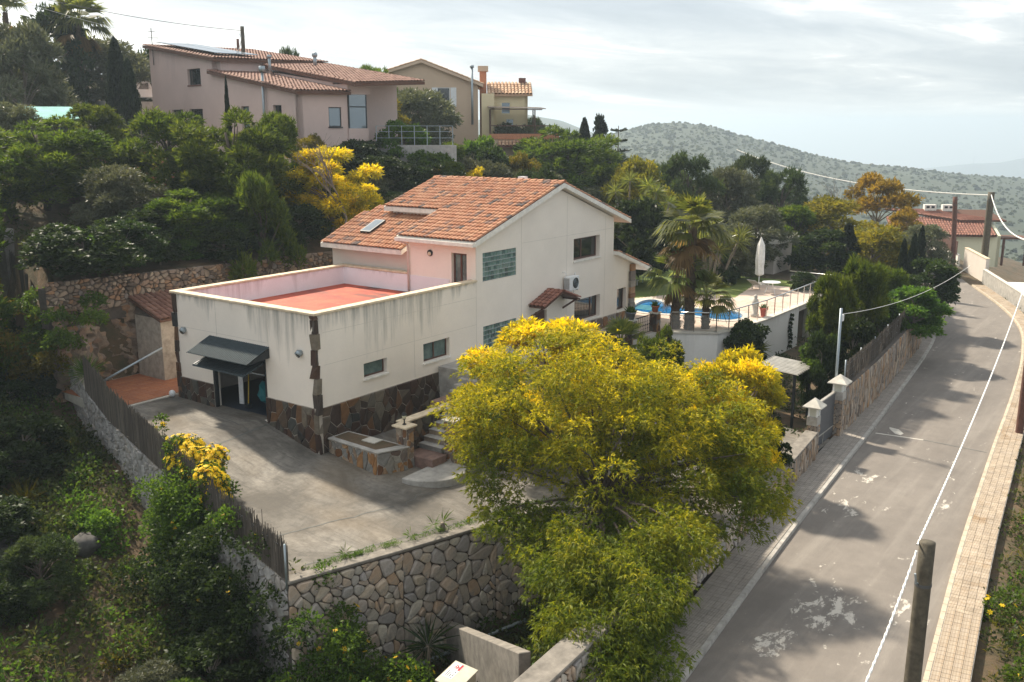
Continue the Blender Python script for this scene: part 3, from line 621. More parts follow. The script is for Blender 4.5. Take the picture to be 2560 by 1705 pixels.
hill('mountain', [(3300, 1400, -175), (3564, 1073, -160), (3755, 817, -137), (3853, 689, -120), (3919, 600, -116), (3973, 530, -98), (4096, 364, -90), (4262, 118, -120), (4300, -200, -150)], 2600, 3500, -260, 'far_hill', 16, 3, 10)
b = MB(); b.add([(-3000, -3000, -200), (3700, -3000, -200), (3700, 3700, -200), (-3000, 3700, -200)], [(0, 1, 2, 3)]); tag(b.build('valley', 'hill'), kind='structure')
# ------------------------------------------------------------------ roof tiles
def barrel(w_=.2, l=.44, seg=6, th=.014):
    V = []; F = []; r = w_/2
    for y, k, dz in ((0, 1.0, .028), (l, .84, 0.0)):
        for i in range(seg+1):
            a = math.pi*i/seg; V.append((-math.cos(a)*r*k, y, math.sin(a)*r*k*.82+dz))
    m = seg+1
    for i in range(seg): F.append((i, i+1, m+i+1, m+i))
    for i in range(seg+1):
        a = math.pi*i/seg; V.append((-math.cos(a)*(r-th), 0, math.sin(a)*(r-th)*.82+.02))
    for i in range(seg): F.append((2*m+i, 2*m+i+1, i+1, i))
    return V, F
def tile_mats(O, E, S, L, H, pw, pl, keep=None, seed=0):
    R = np.random.default_rng(seed); O = np.array(O, float); E = np.array(E, float); S = np.array(S, float); E /= np.linalg.norm(E); S /= np.linalg.norm(S); Nn = np.cross(E, S); Nn *= np.sign(Nn[2]); out = []
    nx = int(L/pw); ny = int(math.ceil(H/pl))
    X = E if np.dot(np.cross(E, S), Nn) > 0 else -E
    for j in range(ny):
        for i in range(nx):
            s = (i+.5)*L/nx; t = j*H/ny
            if keep and not keep(s, t+pl*.5): continue
            c = O+E*s+S*(t-.03)+Nn*(.012+R.normal()*.004); M = np.eye(4); a = R.normal()*.012; M[:3, 0] = X+S*a; M[:3, 1] = S-X*a; M[:3, 2] = Nn; M[:3, 3] = c; out.append(M)
    return out
def P3(p0, d, n, s, q, z): return (p0[0]+d[0]*s+n[0]*q, p0[1]+d[1]*s+n[1]*q, z)
def sbox(mb, p0, d, n, s0, s1, q0, q1, z0, z1):
    f = lambda s, q, z: P3(p0, d, n, s, q, z)
    return mb.hexa([f(s0, q0, z0), f(s1, q0, z0), f(s1, q1, z0), f(s0, q1, z0), f(s0, q0, z1), f(s1, q0, z1), f(s1, q1, z1), f(s0, q1, z1)])
def window(parent, p0, d, n, s0, s1, z0, z1, rec=.17, fr='wood_brown', gl='glass_frosted', mull=(.5,), trans=(), sill='white_trim', name='window', fw=.06, sillout=.07):
    """n points into the wall; the frame is the part, panes and sill are its children"""
    b = MB(); q0, q1 = rec, rec+.06; e = .004
    sbox(b, p0, d, n, s0+e, s0+fw, q0, q1, z0+e, z1-e); sbox(b, p0, d, n, s1-fw, s1-e, q0, q1, z0+e, z1-e); sbox(b, p0, d, n, s0+fw, s1-fw, q0, q1, z0+e, z0+fw); sbox(b, p0, d, n, s0+fw, s1-fw, q0, q1, z1-fw, z1-e)
    xs_ = [s0+fw]; 
    for m_ in mull:
        c = s0+(s1-s0)*m_; sbox(b, p0, d, n, c-fw*.5, c+fw*.5, q0, q1, z0+fw, z1-fw); xs_ += [c-fw*.5, c+fw*.5]
    for t_ in trans:
        c = z0+(z1-z0)*t_
        for a_, c_ in zip((xs_+[s1-fw])[::2], (xs_+[s1-fw])[1::2]): sbox(b, p0, d, n, a_, c_, q0, q1, c-fw*.4, c+fw*.4)
    o = b.build(name, fr, parent); xs_.append(s1-fw)
    for a_, c_ in zip(xs_[::2], xs_[1::2]):
        g = MB(); sbox(g, p0, d, n, a_, c_, q0+.025, q0+.035, z0+fw, z1-fw); g.build('pane', gl, o)
    if sill:
        g = MB(); sbox(g, p0, d, n, s0-.05, s1+.05, -sillout, rec-.003, z0-.08, z0-.002); g.build('sill', sill, o, bevel=.008)
    return o
def glass_blocks(parent, p0, d, n, s0, z0, nc, nr, size=.2):
    b = MB(); sbox(b, p0, d, n, s0+.002, s0+nc*size-.002, .045, .16, z0+.002, z0+nr*size-.002); o = b.build('glass_block_window', 'grout', parent)
    h = size/2-.011; V = []; F = []
    for k, q in ((1, .0), (1, -.028), (.86, -.04)):
        V += [(-h*k, q, -h*k), (h*k, q, -h*k), (h*k, q, h*k), (-h*k, q, h*k)]
    for i in (0, 4):
        for k in range(4): F.append((i+k, i+(k+1) % 4, i+4+(k+1) % 4, i+4+k))
    # dished centre
    V += [(-h*.5, -.018, -h*.5), (h*.5, -.018, -h*.5), (h*.5, -.018, h*.5), (-h*.5, -.018, h*.5)]
    for k in range(4): F.append((8+k, 8+(k+1) % 4, 12+(k+1) % 4, 12+k))
    F.append((12, 13, 14, 15)); Ms = []
    for i in range(nc):
        for j in range(nr):
            M = np.eye(4); M[:3, 0] = (d[0], d[1], 0); M[:3, 1] = (n[0], n[1], 0); M[:3, 3] = P3(p0, d, n, s0+(i+.5)*size, .05, z0+(j+.5)*size); Ms.append(M)
    instances(o, 'glass_block', V, F, Ms, 'glass_block', 400); return o
# ------------------------------------------------------------------ the white house with the garage in front
U = (1, 0); Vp = (0, 1)
house = empty('house', (8.94, 0, 0), 'white rendered house with orange tiled gable roof and a flat-roofed garage in front', 'house')
GA, GB = 8.94, 7.98
b = MB(); walls(b, (0, GB), (0, 0), -.6, 5.0, .25, [(GB-5.68, GB-2.68, -.6, 3.45)]); sbox(b, (0, GB), (0, -1), (1, 0), GB-5.68, GB-2.68, 0, .25, -.6, .78)
walls(b, (.25, 0), (GA, 0), -.6, 5.0, .25, [(2.03, 3.25, 2.30, 2.86), (5.32, 6.92, 2.22, 2.98)])
walls(b, (GA, GB), (.25, GB), -.6, 5.0, .25); walls(b, (GA, 3.7), (GA, GB-.25), -.6, 5.0, .25) if False else None
b.build('garage_wall', 'cream_wall', house)
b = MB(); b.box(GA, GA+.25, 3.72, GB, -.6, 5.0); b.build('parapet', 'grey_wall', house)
b = MB(); b.box(.28, GA-.002, .28, GB-.28, 4.0, 4.22); b.build('terrace_floor', 'red_floor', house)
b = MB(); b.box(.252, .28, .252, GB-.252, 3.9, 4.985); b.box(.28, GA-.004, GB-.28, GB-.252, 3.9, 4.985); b.box(GA-.03, GA-.003, 1.42, GB-.28, 4.2, 4.985); b.box(.28, GA-.004, .252, .28, 3.9, 4.985); b.box(GA-.03, GA-.003, .28, .42, 4.2, 4.985); b.build('parapet_lining', 'parapet_white', house)
b = MB(); b.box(-.07, .31, -.07, GB+.07, 5.0, 5.09); b.box(.31, GA+.02, -.07, .31, 5.0, 5.088); b.box(.31, GA+.3, GB-.31, GB+.07, 5.0, 5.088); b.box(GA-.05, GA+.3, 3.76, GB-.31, 5.0, 5.087); b.build('coping', 'coping', house, bevel=.012)
# joints between the wall panels
b = MB()
for s in (2.45, 5.35): b.box(-.003, 0, s-.012, s+.012, 1.74 if False else 3.62, 4.99)
for u_ in (.9, 5.05): b.box(u_*1.0-.01, u_+.01, -.003, 0, 1.75, 4.99) if u_ > 1 else None
for z_ in (4.35, 3.2): b.box(.35, GA, -.003, 0, z_-.006, z_+.006)
for u_ in (8.95, 12.2, 15.9, 19.45): b.box(u_-.01, u_+.01, -.003, 0, 1.9, min(8.3, 6.5+.3*(u_-8.94) if u_ < 15 else 8.4-.33*(u_-15.1)))
for z_ in (3.2, 6.3): b.box(12.2, 20.2, -.003, 0, z_-.006, z_+.006) if z_ > 5 else None
b.box(-.003, 0, 2.5, 7.9, 3.72, 3.732); b.build('panel_joint', 'joint', house)
# gable front of the house
TOPG = [(0, 6.62), (6.18, 8.52), (11.36, 6.80)]
b = MB(); walls(b, (GA+.001, 0), (20.3, 0), -.6, TOPG, .3, [(.46, 2.86, 4.95, 6.15), (.47, 2.87, 1.83, 3.03), (7.56, 9.98, 5.02, 6.08), (7.70, 10.12, 1.98, 3.09), (4.35, 5.3, 1.0, 3.05)])
b.build('gable_wall', 'house_wall', house)
b = MB(); walls(b, (20.302, 0), (22.36, 0), -.6, [(0, 4.98), (2.06, 4.25)], .3, [(.48, 1.45, 1.93, 3.08)]); b.box(22.06, 22.36, .3, 6, -.6, 4.2); b.box(20.0, 20.3, .3, 7.0, 3, 6.7); b.box(12.0, 20.0, 6.9, 7.15, 0, 7.4); b.build('side_wall', 'house_wall', house)
b = MB(); walls(b, (GA, 3.7), (GA, .302), 3.8, 6.62, .3, [(3.7-1.30, 3.7-.48, 4.23, 6.13)]); b.box(GA+.3, 12, 3.4, 3.7, 3.8, 6.7); b.build('terrace_front_wall', 'pink_front' if 'pink_front' in MATS else 'house_wall', house)
b = MB(); b.box(11.75, 12.0, 3.71, 7.15, 5.0, 7.52); b.build('upper_wall', 'house_wall', house)
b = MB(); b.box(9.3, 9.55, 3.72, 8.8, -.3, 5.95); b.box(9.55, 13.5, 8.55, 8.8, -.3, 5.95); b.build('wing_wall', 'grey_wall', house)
# windows and doors of the house
G0 = (0, 0)
window(house, G0, U, Vp, 2.28, 3.50, 2.30, 2.86, mull=()); window(house, G0, U, Vp, 5.57, 7.17, 2.22, 2.98)
window(house, G0, U, Vp, 16.5, 18.92, 5.02, 6.08, rec=.22, gl='glass_dark', mull=(.42,), fw=.09); window(house, G0, U, Vp, 16.64, 19.06, 1.98, 3.09, rec=.22, gl='glass_dark', mull=(.75,), fw=.07)
window(house, G0, U, Vp, 20.782, 21.752, 1.93, 3.08, rec=.2, gl='glass_dark', mull=(), fw=.07)
glass_blocks(house, G0, U, Vp, 9.401, 4.951, 12, 6); glass_blocks(house, G0, U, Vp, 9.412, 1.831, 12, 6)
window(house, (GA, 3.7), (0, -1), (1, 0), 2.40, 3.22, 4.23, 6.13, rec=.16, gl='glass_frosted', mull=(.5,), trans=(.22,), sill=None, name='door', fw=.09)
b = MB(); sbox(b, G0, U, Vp, 13.30, 14.23, .12, .18, 1.0, 3.04); dr = b.build('door', 'wood_brown', house); b = MB(); b.tube([(14.08, .12, 2.0), (14.08, .06, 2.0), (13.98, .06, 2.0)], .014, 6); b.build('handle', 'steel', dr)
# stone plinth: crazy paving of dark slate
plb = MB(); plb.box(-.04, 0, 0.0, 2.66, -.6, 1.70); plb.box(-.04, 0, 5.70, GB, -.6, 1.70); plb.box(.0, 13.2, -.04, -.001, -.6, 1.70); plb.box(14.3, 22.36, -.04, -.001, -.6, 1.86); pl = plb.build('plinth', 'mortar_pale', house)
stone_face(pl, 'stone', (-.04, 2.66), (-.04, .13), -.15, 1.70, .31, 'slate', 11, 400, .8, .035, .0075, rnd=0); stone_face(pl, 'stone', (-.04, GB-.12), (-.04, 5.70), .55, 1.70, .30, 'slate', 12, 400, .75, .035, .0075, rnd=0)
stone_face(pl, 'stone', (.14, -.04), (13.2, -.04), -.35, 1.70, .34, 'slate', 13, 400, .85, .035, .0075, rnd=0); stone_face(pl, 'stone', (18, -.04), (22.3, -.04), .9, 1.86, .42, 'slate_warm', 14, 400, .8, .04, .010)
# rough stone corner columns
def corner_column(x, y, z0, z1, w_, seed, out=1):
    R = np.random.default_rng(seed); o = MB(); o.box(x-.02, x+w_*.6, y-.02 if out else y-w_*.6, y+w_*.6 if out else y+.02, z0, z1); cc = o.build('corner_column', 'mortar', house); z = z0; sh = []
    while z < z1-.1:
        h = min(.28+.5*R.random(), z1-z)
        ww = w_*(.75+.6*R.random()); wl = w_*(.75+.6*R.random())
        if out: x0, x1, y0, y1 = x-.045-.035*R.random(), x+ww, y-.045-.035*R.random(), y+wl
        else: x0, x1, y0, y1 = x-.07-.04*R.random(), x+ww*.5, y-wl, y+.05
        q = MB(); j = lambda: R.normal()*.03
        q.hexa([(x0+j(), y0+j(), z+.008), (x1+j(), y0+j(), z+.008), (x1+j(), y1+j(), z+.008), (x0+j(), y1+j(), z+.008), (x0+j(), y0+j(), z+h-.008), (x1+j(), y0+j(), z+h-.008), (x1+j(), y1+j(), z+h-.008), (x0+j(), y1+j(), z+h-.008)])
        sh.append(((x, y, z), q.v, q.f)); z += h
    uniques(cc, 'stone', sh, 'slate', 100)
corner_column(0, 0, -.3, 4.98, .15, 3); corner_column(0, GB-.1, .5, 4.98, .14, 4, 0)
b = MB(); zz_ = 1.2; R = np.random.default_rng(9); cc = MB().box(22.1, 22.37, -.05, .2, 1.0, 4.1).build('corner_column', 'mortar', house); sh = []
while zz_ < 4.2:
    h = .25+.3*R.random(); q = MB().box(22.05-R.random()*.08, 22.44+R.random()*.06, -.12-R.random()*.03, .22, zz_+.008, min(4.25, zz_+h)-.008); sh.append(((22.2, 0, zz_), q.v, q.f)); zz_ += h
uniques(cc, 'stone', sh, 'slate_warm', 60)
# roofs
SL = (8.80-6.72)/(15.15-8.5); zl = lambda u: 6.70+SL*(u-8.5); SR = .333; zr = lambda u: 8.78-SR*(u-15.15)
def slab(mb, pts, zf, th): mb.extr([(x, y, zf(x)) for x, y in pts], (0, 0, -th)); return mb
b = MB(); slab(b, [(8.5, -.33), (15.15, -.33), (15.15, 7.42), (11.4, 7.42), (11.4, 3.98), (8.5, 3.98)], zl, .2); slab(b, [(15.151, -.33), (21.5, -.33), (21.5, 7.42), (15.151, 7.42)], zr, .2)
roof = b.build('roof', 'white_trim', house)
b = MB(); slab(b, [(8.56, -.27), (15.1, -.27), (15.1, 7.38), (11.46, 7.38), (11.46, 3.94), (8.56, 3.94)], lambda u: zl(u)+.012, .01); slab(b, [(15.2, -.27), (21.45, -.27), (21.45, 7.38), (15.2, 7.38)], lambda u: zr(u)+.012, .01); b.build('tile_bed', 'tile_bed', roof)
BV, BF = barrel(.205, .45); sl = math.hypot(1, SL); Hs = (15.15-8.5)*sl
TM = tile_mats((8.5, -.3, zl(8.5)+.01), (0, 1, 0), (1, 0, SL), 4.26, Hs, .21, .36, None, 1)
TM += tile_mats((11.4, 3.98, zl(11.4)+.01), (0, 1, 0), (1, 0, SL), 3.42, (15.15-11.4)*sl, .21, .36, None, 2)
TM += tile_mats((21.5, -.3, zr(21.5)+.01), (0, 1, 0), (-1, 0, SR), 7.7, (21.5-15.15)*math.hypot(1, SR), .21, .36, None, 3)
# ridge tiles
for k in range(20): M = np.eye(4); M[:3, 0] = (1.3, 0, 0); M[:3, 1] = (0, 1, 0); M[:3, 2] = (0, 0, 1.2); M[:3, 3] = (15.15, -.34+k*.387, 8.80); TM.append(M)
wing_z = lambda u: 6.02+.42*(u-8.85)
b = MB(); slab(b, [(8.85, 4.05), (11.76, 4.05), (11.76, 7.2), (12.3, 7.2), (12.3, 8.55), (8.85, 9.1)], wing_z, .2); wroof = b.build('wing_roof', 'white_trim', house)
b = MB(); slab(b, [(8.9, 4.1), (11.74, 4.1), (11.74, 7.2), (12.28, 7.2), (12.28, 8.5), (8.9, 9.0)], lambda u: wing_z(u)+.012, .01); b.build('tile_bed', 'tile_bed', wroof)
WMs = tile_mats((8.85, 4.07, wing_z(8.85)+.01), (0, 1, 0), (1, 0, .42), 5.0, 3.45*math.hypot(1, .42), .21, .36, lambda s, t: t/math.hypot(1, .42) < 2.9 or s > 3.2 and s < 4.5, 4)
ext_z = lambda u: 5.12-.34*(u-20.3)
b = MB(); slab(b, [(20.32, -.3), (24.0, -.3), (24.0, 6), (20.32, 6)], ext_z, .18); b.build('porch_roof', 'white_trim', house)
EM = tile_mats((24.0, -.28, ext_z(24)+.01), (0, 1, 0), (-1, 0, .34), 6.2, 3.6*math.hypot(1, .34), .21, .36, None, 5)
for nm_, Ms_, lim in (('roof', TM, 200), ('wing_roof', WMs, 80), ('porch_roof', EM, 20)):
    instances(bpy.data.objects[nm_] if nm_ != 'roof' else roof, 'tile', BV, BF, Ms_, 'tile', lim, False, 4)
# skylight on the wing roof
su = np.array([1, 0, .42])/math.hypot(1, .42); b = MB(); o0 = Vector((9.75, 6.75, wing_z(9.75)+.1)); S_ = Vector(su); E_ = Vector((0, 1, 0)); b.extr([o0, o0+E_*.62, o0+E_*.62+S_*1.15, o0+S_*1.15], S_.cross(E_)*-.12 if S_.cross(E_).z < 0 else S_.cross(E_)*.12); sk = b.build('skylight', 'dark_metal', wroof)
nrm = S_.cross(E_); nrm = nrm if nrm.z > 0 else -nrm; b = MB(); o1 = o0+nrm*.121+E_*.06+S_*.06; b.extr([o1, o1+E_*.5, o1+E_*.5+S_*1.03, o1+S_*1.03], nrm*.004); b.build('pane', 'glass_sky', sk)
# gutter and downpipe, small white chimney cap
b = MB(); b.box(8.36, 8.5, -.31, 3.98, 6.50, 6.62); b.box(8.36, 8.40, -.31, 3.98, 6.62, 6.66); b.build('gutter', 'white_trim', house, bevel=.01)
b = MB(); b.tube([(8.43, 3.82, 6.5), (8.8, 3.66, 6.36), (8.86, 3.66, 6.2), (8.86, 3.66, 4.23)], .05, 8); b.build('downpipe', 'grey_wall', house, True)
b = MB(); b.box(15.5, 15.8, 2.2, 2.55, 8.6, 8.98); b.build('chimney', 'white_metal', house)
def wall_lamp(p, n, r=.12, parent=house, mats=('dark_metal', 'lamp_glass')):
    b = MB(); p = Vector(p); n = Vector(n); b.tube([p, p+n*.05], r, 14); o = b.build('wall_lamp', mats[0], parent, True); b = MB(); b.tube([p+n*.052+Vector((0, 0, -.03)), p+n*.085+Vector((0, 0, -.03))], r*.6, 12); b.build('glass', mats[1], o, True)
wall_lamp((GA-.005, 2.45, 6.03), (-1, 0, 0), .14)
for vv in (.74, 7.3): 
    b = MB(); b.tube([(-.002, vv, 3.62), (-.1, vv, 3.62)], .10, 12); b.tube([(-.05, vv, 3.66), (-.16, vv, 3.56)], .12, 12); o = b.build('wall_lamp', 'galv', house, True); b = MB(); b.tube([(-.13, vv, 3.55), (-.165, vv, 3.53)], .09, 12); b.build('glass', 'glass_dark', o, True)
# garage door: corrugated awning, tilted door leaf, dark room behind
b = MB(); n_ = 34; aw0, aw1 = 2.40, 5.82
for i in range(n_):
    y0 = aw0+(aw1-aw0)*i/n_; y1 = aw0+(aw1-aw0)*(i+.55)/n_; y2 = aw0+(aw1-aw0)*(i+1)/n_
    for a, c, h in ((y0, y1, .02), (y1, y2, .0)): b.hexa([(-1.05, a, 3.13+h-.02), (0, a, 3.58+h-.02), (0, c, 3.58+h-.02), (-1.05, c, 3.13+h-.02), (-1.05, a, 3.13+h), (0, a, 3.58+h), (0, c, 3.58+h), (-1.05, c, 3.13+h)])
aw = b.build('awning', 'awning', house)
b = MB(); b.bar((-.02, aw0+.02, 3.2), (-1.0, aw0+.02, 3.12), .03); b.extr([(-.01, aw0, 3.2), (-.01, aw0, 3.55), (-1.0, aw0, 3.12)], (0, .02, 0)); b.extr([(-.01, aw1-.02, 3.2), (-.01, aw1-.02, 3.55), (-1.0, aw1-.02, 3.12)], (0, .02, 0)); b.build('bracket', 'dark_metal', aw)
gd = MB(); gd.hexa([(-.95, 2.72, 2.62), (.35, 2.72, 3.05), (.35, 5.64, 3.05), (-.95, 5.64, 2.62), (-.95, 2.72, 2.68), (.35, 2.72, 3.11), (.35, 5.64, 3.11), (-.95, 5.64, 2.68)]); gdo = gd.build('garage_door', 'awning', house)
b = MB()
for i in range(18): y = 2.8+i*.162; b.hexa([(-.94, y, 2.685), (.34, y, 3.112), (.34, y+.05, 3.112), (-.94, y+.05, 2.685), (-.94, y, 2.70), (.34, y, 3.128), (.34, y+.05, 3.128), (-.94, y+.05, 2.70)])
b.build('rib', 'dark_metal', gdo)
b = MB(); b.bar((-.6, 2.74, 2.72), (.1, 2.74, 2.45), .03); b.bar((-.6, 5.62, 2.72), (.1, 5.62, 2.45), .03); b.build('door_arm', 'galv', gdo)
b = MB(); b.box(-.02, .12, 5.60, 5.72, .78, 3.45); b.box(-.02, .12, 2.64, 2.72, .78, 3.45); b.box(-.012, .12, 2.72, 5.60, 3.2, 3.45); b.build('door_frame', 'dark_metal', house)
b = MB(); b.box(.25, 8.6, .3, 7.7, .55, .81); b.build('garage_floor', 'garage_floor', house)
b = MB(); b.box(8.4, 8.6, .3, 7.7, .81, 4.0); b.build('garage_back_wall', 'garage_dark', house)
# entrance canopy: a small tiled gablet on brackets
cn = MB(); R0 = 14.3
for s_ in (-1, 1): cn.extr([(R0, .0, 3.93), (R0+s_*1.5, .0, 3.42), (R0+s_*1.5, -.85, 3.42), (R0, -.85, 3.93)], (0, 0, -.07))
canopy = cn.build('canopy', 'wood_brown', house)
cv, cf = barrel(.2, .36); Ms = []
for s_ in (-1, 1):
    sl_ = math.hypot(1.5, .51)
    Ms += tile_mats((R0+s_*1.52, -.88, 3.43), (0, 1, 0), (-s_*1.5, 0, .51), .88, sl_, .2, .3, None, 8)
for k in range(3): M = np.eye(4); M[:3, 0] = (1.1, 0, 0); M[:3, 3] = (R0, -.92+k*.31, 3.95); Ms.append(M)
instances(canopy, 'tile', cv, cf, Ms, 'tile_red', 100)
b = MB()
for u_ in (13.0, 15.6): b.bar((u_, -.0, 2.9), (u_, -.75, 3.4), .08); b.bar((u_, -.8, 3.4), (u_, 0, 3.4), .08)
b.build('bracket', 'wood_brown', canopy)
# air conditioner on the wall
ac = empty('air_conditioner', (15.8, -.2, 3.72), 'white air conditioner unit hung on the gable wall beside the entrance canopy', 'air conditioner')
b = MB(); b.box(15.55, 16.38, -.42, -.08, 3.75, 4.40); body = b.build('casing', 'white_metal', ac, bevel=.02)
b = MB(); b.tube([(16.05, -.421, 4.08), (16.05, -.435, 4.08)], .25, 20); fan = b.build('fan_grille', 'glass_dark', ac); b = MB()
for k in range(1, 5):
    pts = [(16.05+.05*k*math.cos(a), -.44, 4.08+.05*k*math.sin(a)) for a in np.linspace(0, 2*math.pi, 20)]; b.tube(pts, .006, 4, False)
b.build('ring', 'galv', fan)
b = MB()
for k in range(9): b.box(15.546, 15.549, -.38+k*.035, -.365+k*.035, 3.82, 4.33)
b.build('vent_slot', 'concrete_dark', ac)
b = MB(); b.bar((15.7, -.42, 3.73), (15.7, -.002, 3.73), .03); b.bar((16.25, -.42, 3.73), (16.25, -.002, 3.73), .03); b.build('bracket', 'galv', ac)
b = MB(); b.tube([(16.35, -.2, 4.38), (16.5, -.1, 4.5), (16.52, -.02, 4.2), (16.52, -.02, 3.5)], .018, 6); b.tube([(15.7, -.15, 4.4), (15.65, -.05, 4.62), (15.5, -.01, 4.6)], .012, 6); b.build('pipe', 'white_metal', ac, True)
# ------------------------------------------------------------------ planter, entrance stairs
pt = empty('stone_planter', (.8, -1.6, -.3), 'low stone planter with rust coloured stones against the house plinth', 'planter')
PP = [(.2, -2.55), (1.25, -2.98), (1.25, -.1), (.35, -.1)]
b = MB(); b.prism(PP, -.6, .55); b.build('core', 'mortar_pale', pt)
stone_face(pt, 'stone', (.2, -2.55), (1.25, -2.98), -.45, .52, .26, 'slate_warm', 21, 100, .8, .03, .008); stone_face(pt, 'stone', (.35, -.1), (.2, -2.55), -.25, .52, .28, 'slate_warm', 22, 100, .8, .03, .008)
b = MB(); b.prism([(.14, -2.62), (1.3, -3.06), (1.3, -.1), (.28, -.1)], .552, .60); b.build('coping', 'concrete', pt, bevel=.01)
b = MB(); b.prism([(.36, -2.35), (1.2, -2.7), (1.2, -.2), (.5, -.2)], .598, .606); b.build('soil', 'soil', pt)
b = MB(); b.box(.75, 1.2, -1.9, -1.3, .606, .64); b.build('slab', 'concrete_pale', pt)
gp = empty('stone_pillar', (1.5, -2.7, -.5), 'rust and grey stone pillar carrying a small lantern at the foot of the stairs', 'pillar')
b = MB(); b.box(1.29, 1.63, -2.93, -2.44, -.7, 1.2); b.build('core', 'mortar_pale', gp)
stone_face(gp, 'stone', (1.29, -2.93), (1.63, -2.93), -.5, 1.18, .2, 'slate_warm', 23, 100, .8, .03, .006); stone_face(gp, 'stone', (1.29, -2.44), (1.29, -2.93), -.4, 1.18, .2, 'slate_warm', 24, 100, .8, .03, .006)
b = MB(); b.box(1.17, 1.76, -3.02, -2.34, 1.2, 1.27); b.build('cap', 'coping', gp, bevel=.015)
ln = empty('garden_lantern', (1.46, -2.68, 1.27), 'small black garden lantern with a pale glass globe on the stair pillar', 'lantern')
b = MB(); b.lathe((1.46, -2.68, 1.27), [(.07, 0), (.07, .02), (.03, .05), (.02, .16), (.05, .2), (.065, .21)], 10); b.build('stem', 'black_iron', ln, True)
b = MB(); b.lathe((1.46, -2.68, 1.48), [(.05, 0), (.085, .1), (.09, .13)], 10); b.build('globe', 'lamp_glass', ln, True)
b = MB(); b.lathe((1.46, -2.68, 1.61), [(.11, 0), (.10, .03), (.04, .1), (.012, .14), (.01, .2)], 10); b.build('hood', 'black_iron', ln, True)
st = empty('staircase', (2.5, -3, -.2), 'stone staircase climbing along the house wall to the entrance', 'stairs')
b = MB(); b.box(1.65, 2.42, -3.75, -2.5, -.7, .14); b.build('landing', 'landing', st, bevel=.02)
for k in range(6): b = MB(); b.box(2.40+.27*k, 4.3, -3.52, -2.502, -.3 if k == 0 else .14+.19*k-.05, .14+.19*(k+1)-.03); b.build('riser', 'slate_warm', st); b = MB(); b.box(2.37+.27*k, 2.72+.27*k, -3.56, -2.502, .14+.19*(k+1)-.03, .14+.19*(k+1)); b.build('tread', 'concrete', st, bevel=.01)
b = MB(); b.box(4.2, 5.4, -3.4, -1.5, .8, 1.27); b.build('upper_landing', 'landing', st)
for k in range(4): b = MB(); b.box(5.3+.28*k, 5.62+.28*k, -2.4, -1.5, 1.27+.17*k, 1.27+.17*(k+1)); b.build('tread', 'concrete', st, bevel=.01)
b = MB(); b.box(6.4, 13.5, -2.5, -.06, .3, 1.93); b.build('porch_floor', 'concrete', st)
b = MB(); b.box(1.66, 5.2, -2.48, -2.2, -.5, 1.22); sw = b.build('side_wall', 'mortar', st); stone_face(sw, 'stone', (1.7, -2.48), (4.6, -2.48), .2, 1.2, .3, 'slate', 25, 60, .9, .03)
b = MB(); b.box(1.6, 5.25, -2.55, -2.14, 1.22, 1.28); b.build('coping', 'coping', sw, bevel=.01)
sp = empty('stone_pillar', (2.7, -3.75, -.4), 'narrow grey stone pillar on the right side of the stairs beside the mimosa', 'pillar')
b = MB(); b.box(2.5, 2.95, -4.0, -3.58, -.8, 1.3); b.build('core', 'mortar_pale', sp); stone_face(sp, 'stone', (2.5, -3.58), (2.5, -4.0), -.4, 1.28, .2, 'slate_warm', 26, 60, .8, .03); stone_face(sp, 'stone', (2.5, -4.0), (2.95, -4.0), -.4, 1.28, .2, 'slate_warm', 27, 60, .8, .03)
b = MB(); b.box(2.42, 3.02, -4.08, -3.5, 1.3, 1.36); b.build('cap', 'concrete', sp)
rs = MB(); arc = [(1.7+1.7*math.cos(a), -3.55+1.45*math.sin(a)) for a in np.linspace(math.pi, 1.75*math.pi, 18)]+[(2.9, -3.5)]; rs.prism([(x*.75+.3, y) for x, y in arc], -.8, -.13); rso = rs.build('curved_step', 'concrete', None, bevel=.02); tag(rso, 'mossy curved concrete step at the foot of the stairs', 'step')
# ------------------------------------------------------------------ boundary walls
rw = empty('retaining_wall', (-2, -7, -4), 'rubble stone retaining wall holding up the driveway', 'wall')
b = MB()
RWT = [-.42, -.50, -.56, -.60, -.8]
for (p, q), (za, zb) in zip(zip(RW, RW[1:]), zip(RWT, RWT[1:])):
    p = np.array(p); q = np.array(q); d = (q-p)/np.linalg.norm(q-p); n_ = np.array([-d[1], d[0]])*.45
    b.hexa([(*p, -4.8), (*q, -4.8), (*(q+n_), -4.8), (*(p+n_), -4.8), (*p, za-.06), (*q, zb-.06), (*(q+n_), zb-.06), (*(p+n_), za-.06)])
b.build('core', 'mortar', rw)
b = MB()
for (p, q), (za, zb) in zip(zip(RW, RW[1:]), zip(RWT, RWT[1:])):
    p = np.array(p); q = np.array(q); d = (q-p)/np.linalg.norm(q-p); n_ = np.array([-d[1], d[0]]); p2 = p-n_*.07; q2 = q-n_*.07
    b.hexa([(*p2, za-.06), (*q2, zb-.06), (*(q+n_*.33), zb-.06), (*(p+n_*.33), za-.06), (*p2, za+.03), (*q2, zb+.03), (*(q+n_*.33), zb+.03), (*(p+n_*.33), za+.03)])
b.build('coping', 'concrete_old', rw, bevel=.02)
for i, ((p, q), (za, zb), lim) in enumerate(zip(zip(RW, RW[1:]), zip(RWT, RWT[1:]), (110, 110, 70, 0))):
    stone_face(rw, 'stone', p, q, -4.5, (za-.1, zb-.1), (.33, .33, .30, .34)[i], 'limestone', 31+i, lim, .95, .085, .010, 1, rnd=2)
bpy.data.objects['ground']
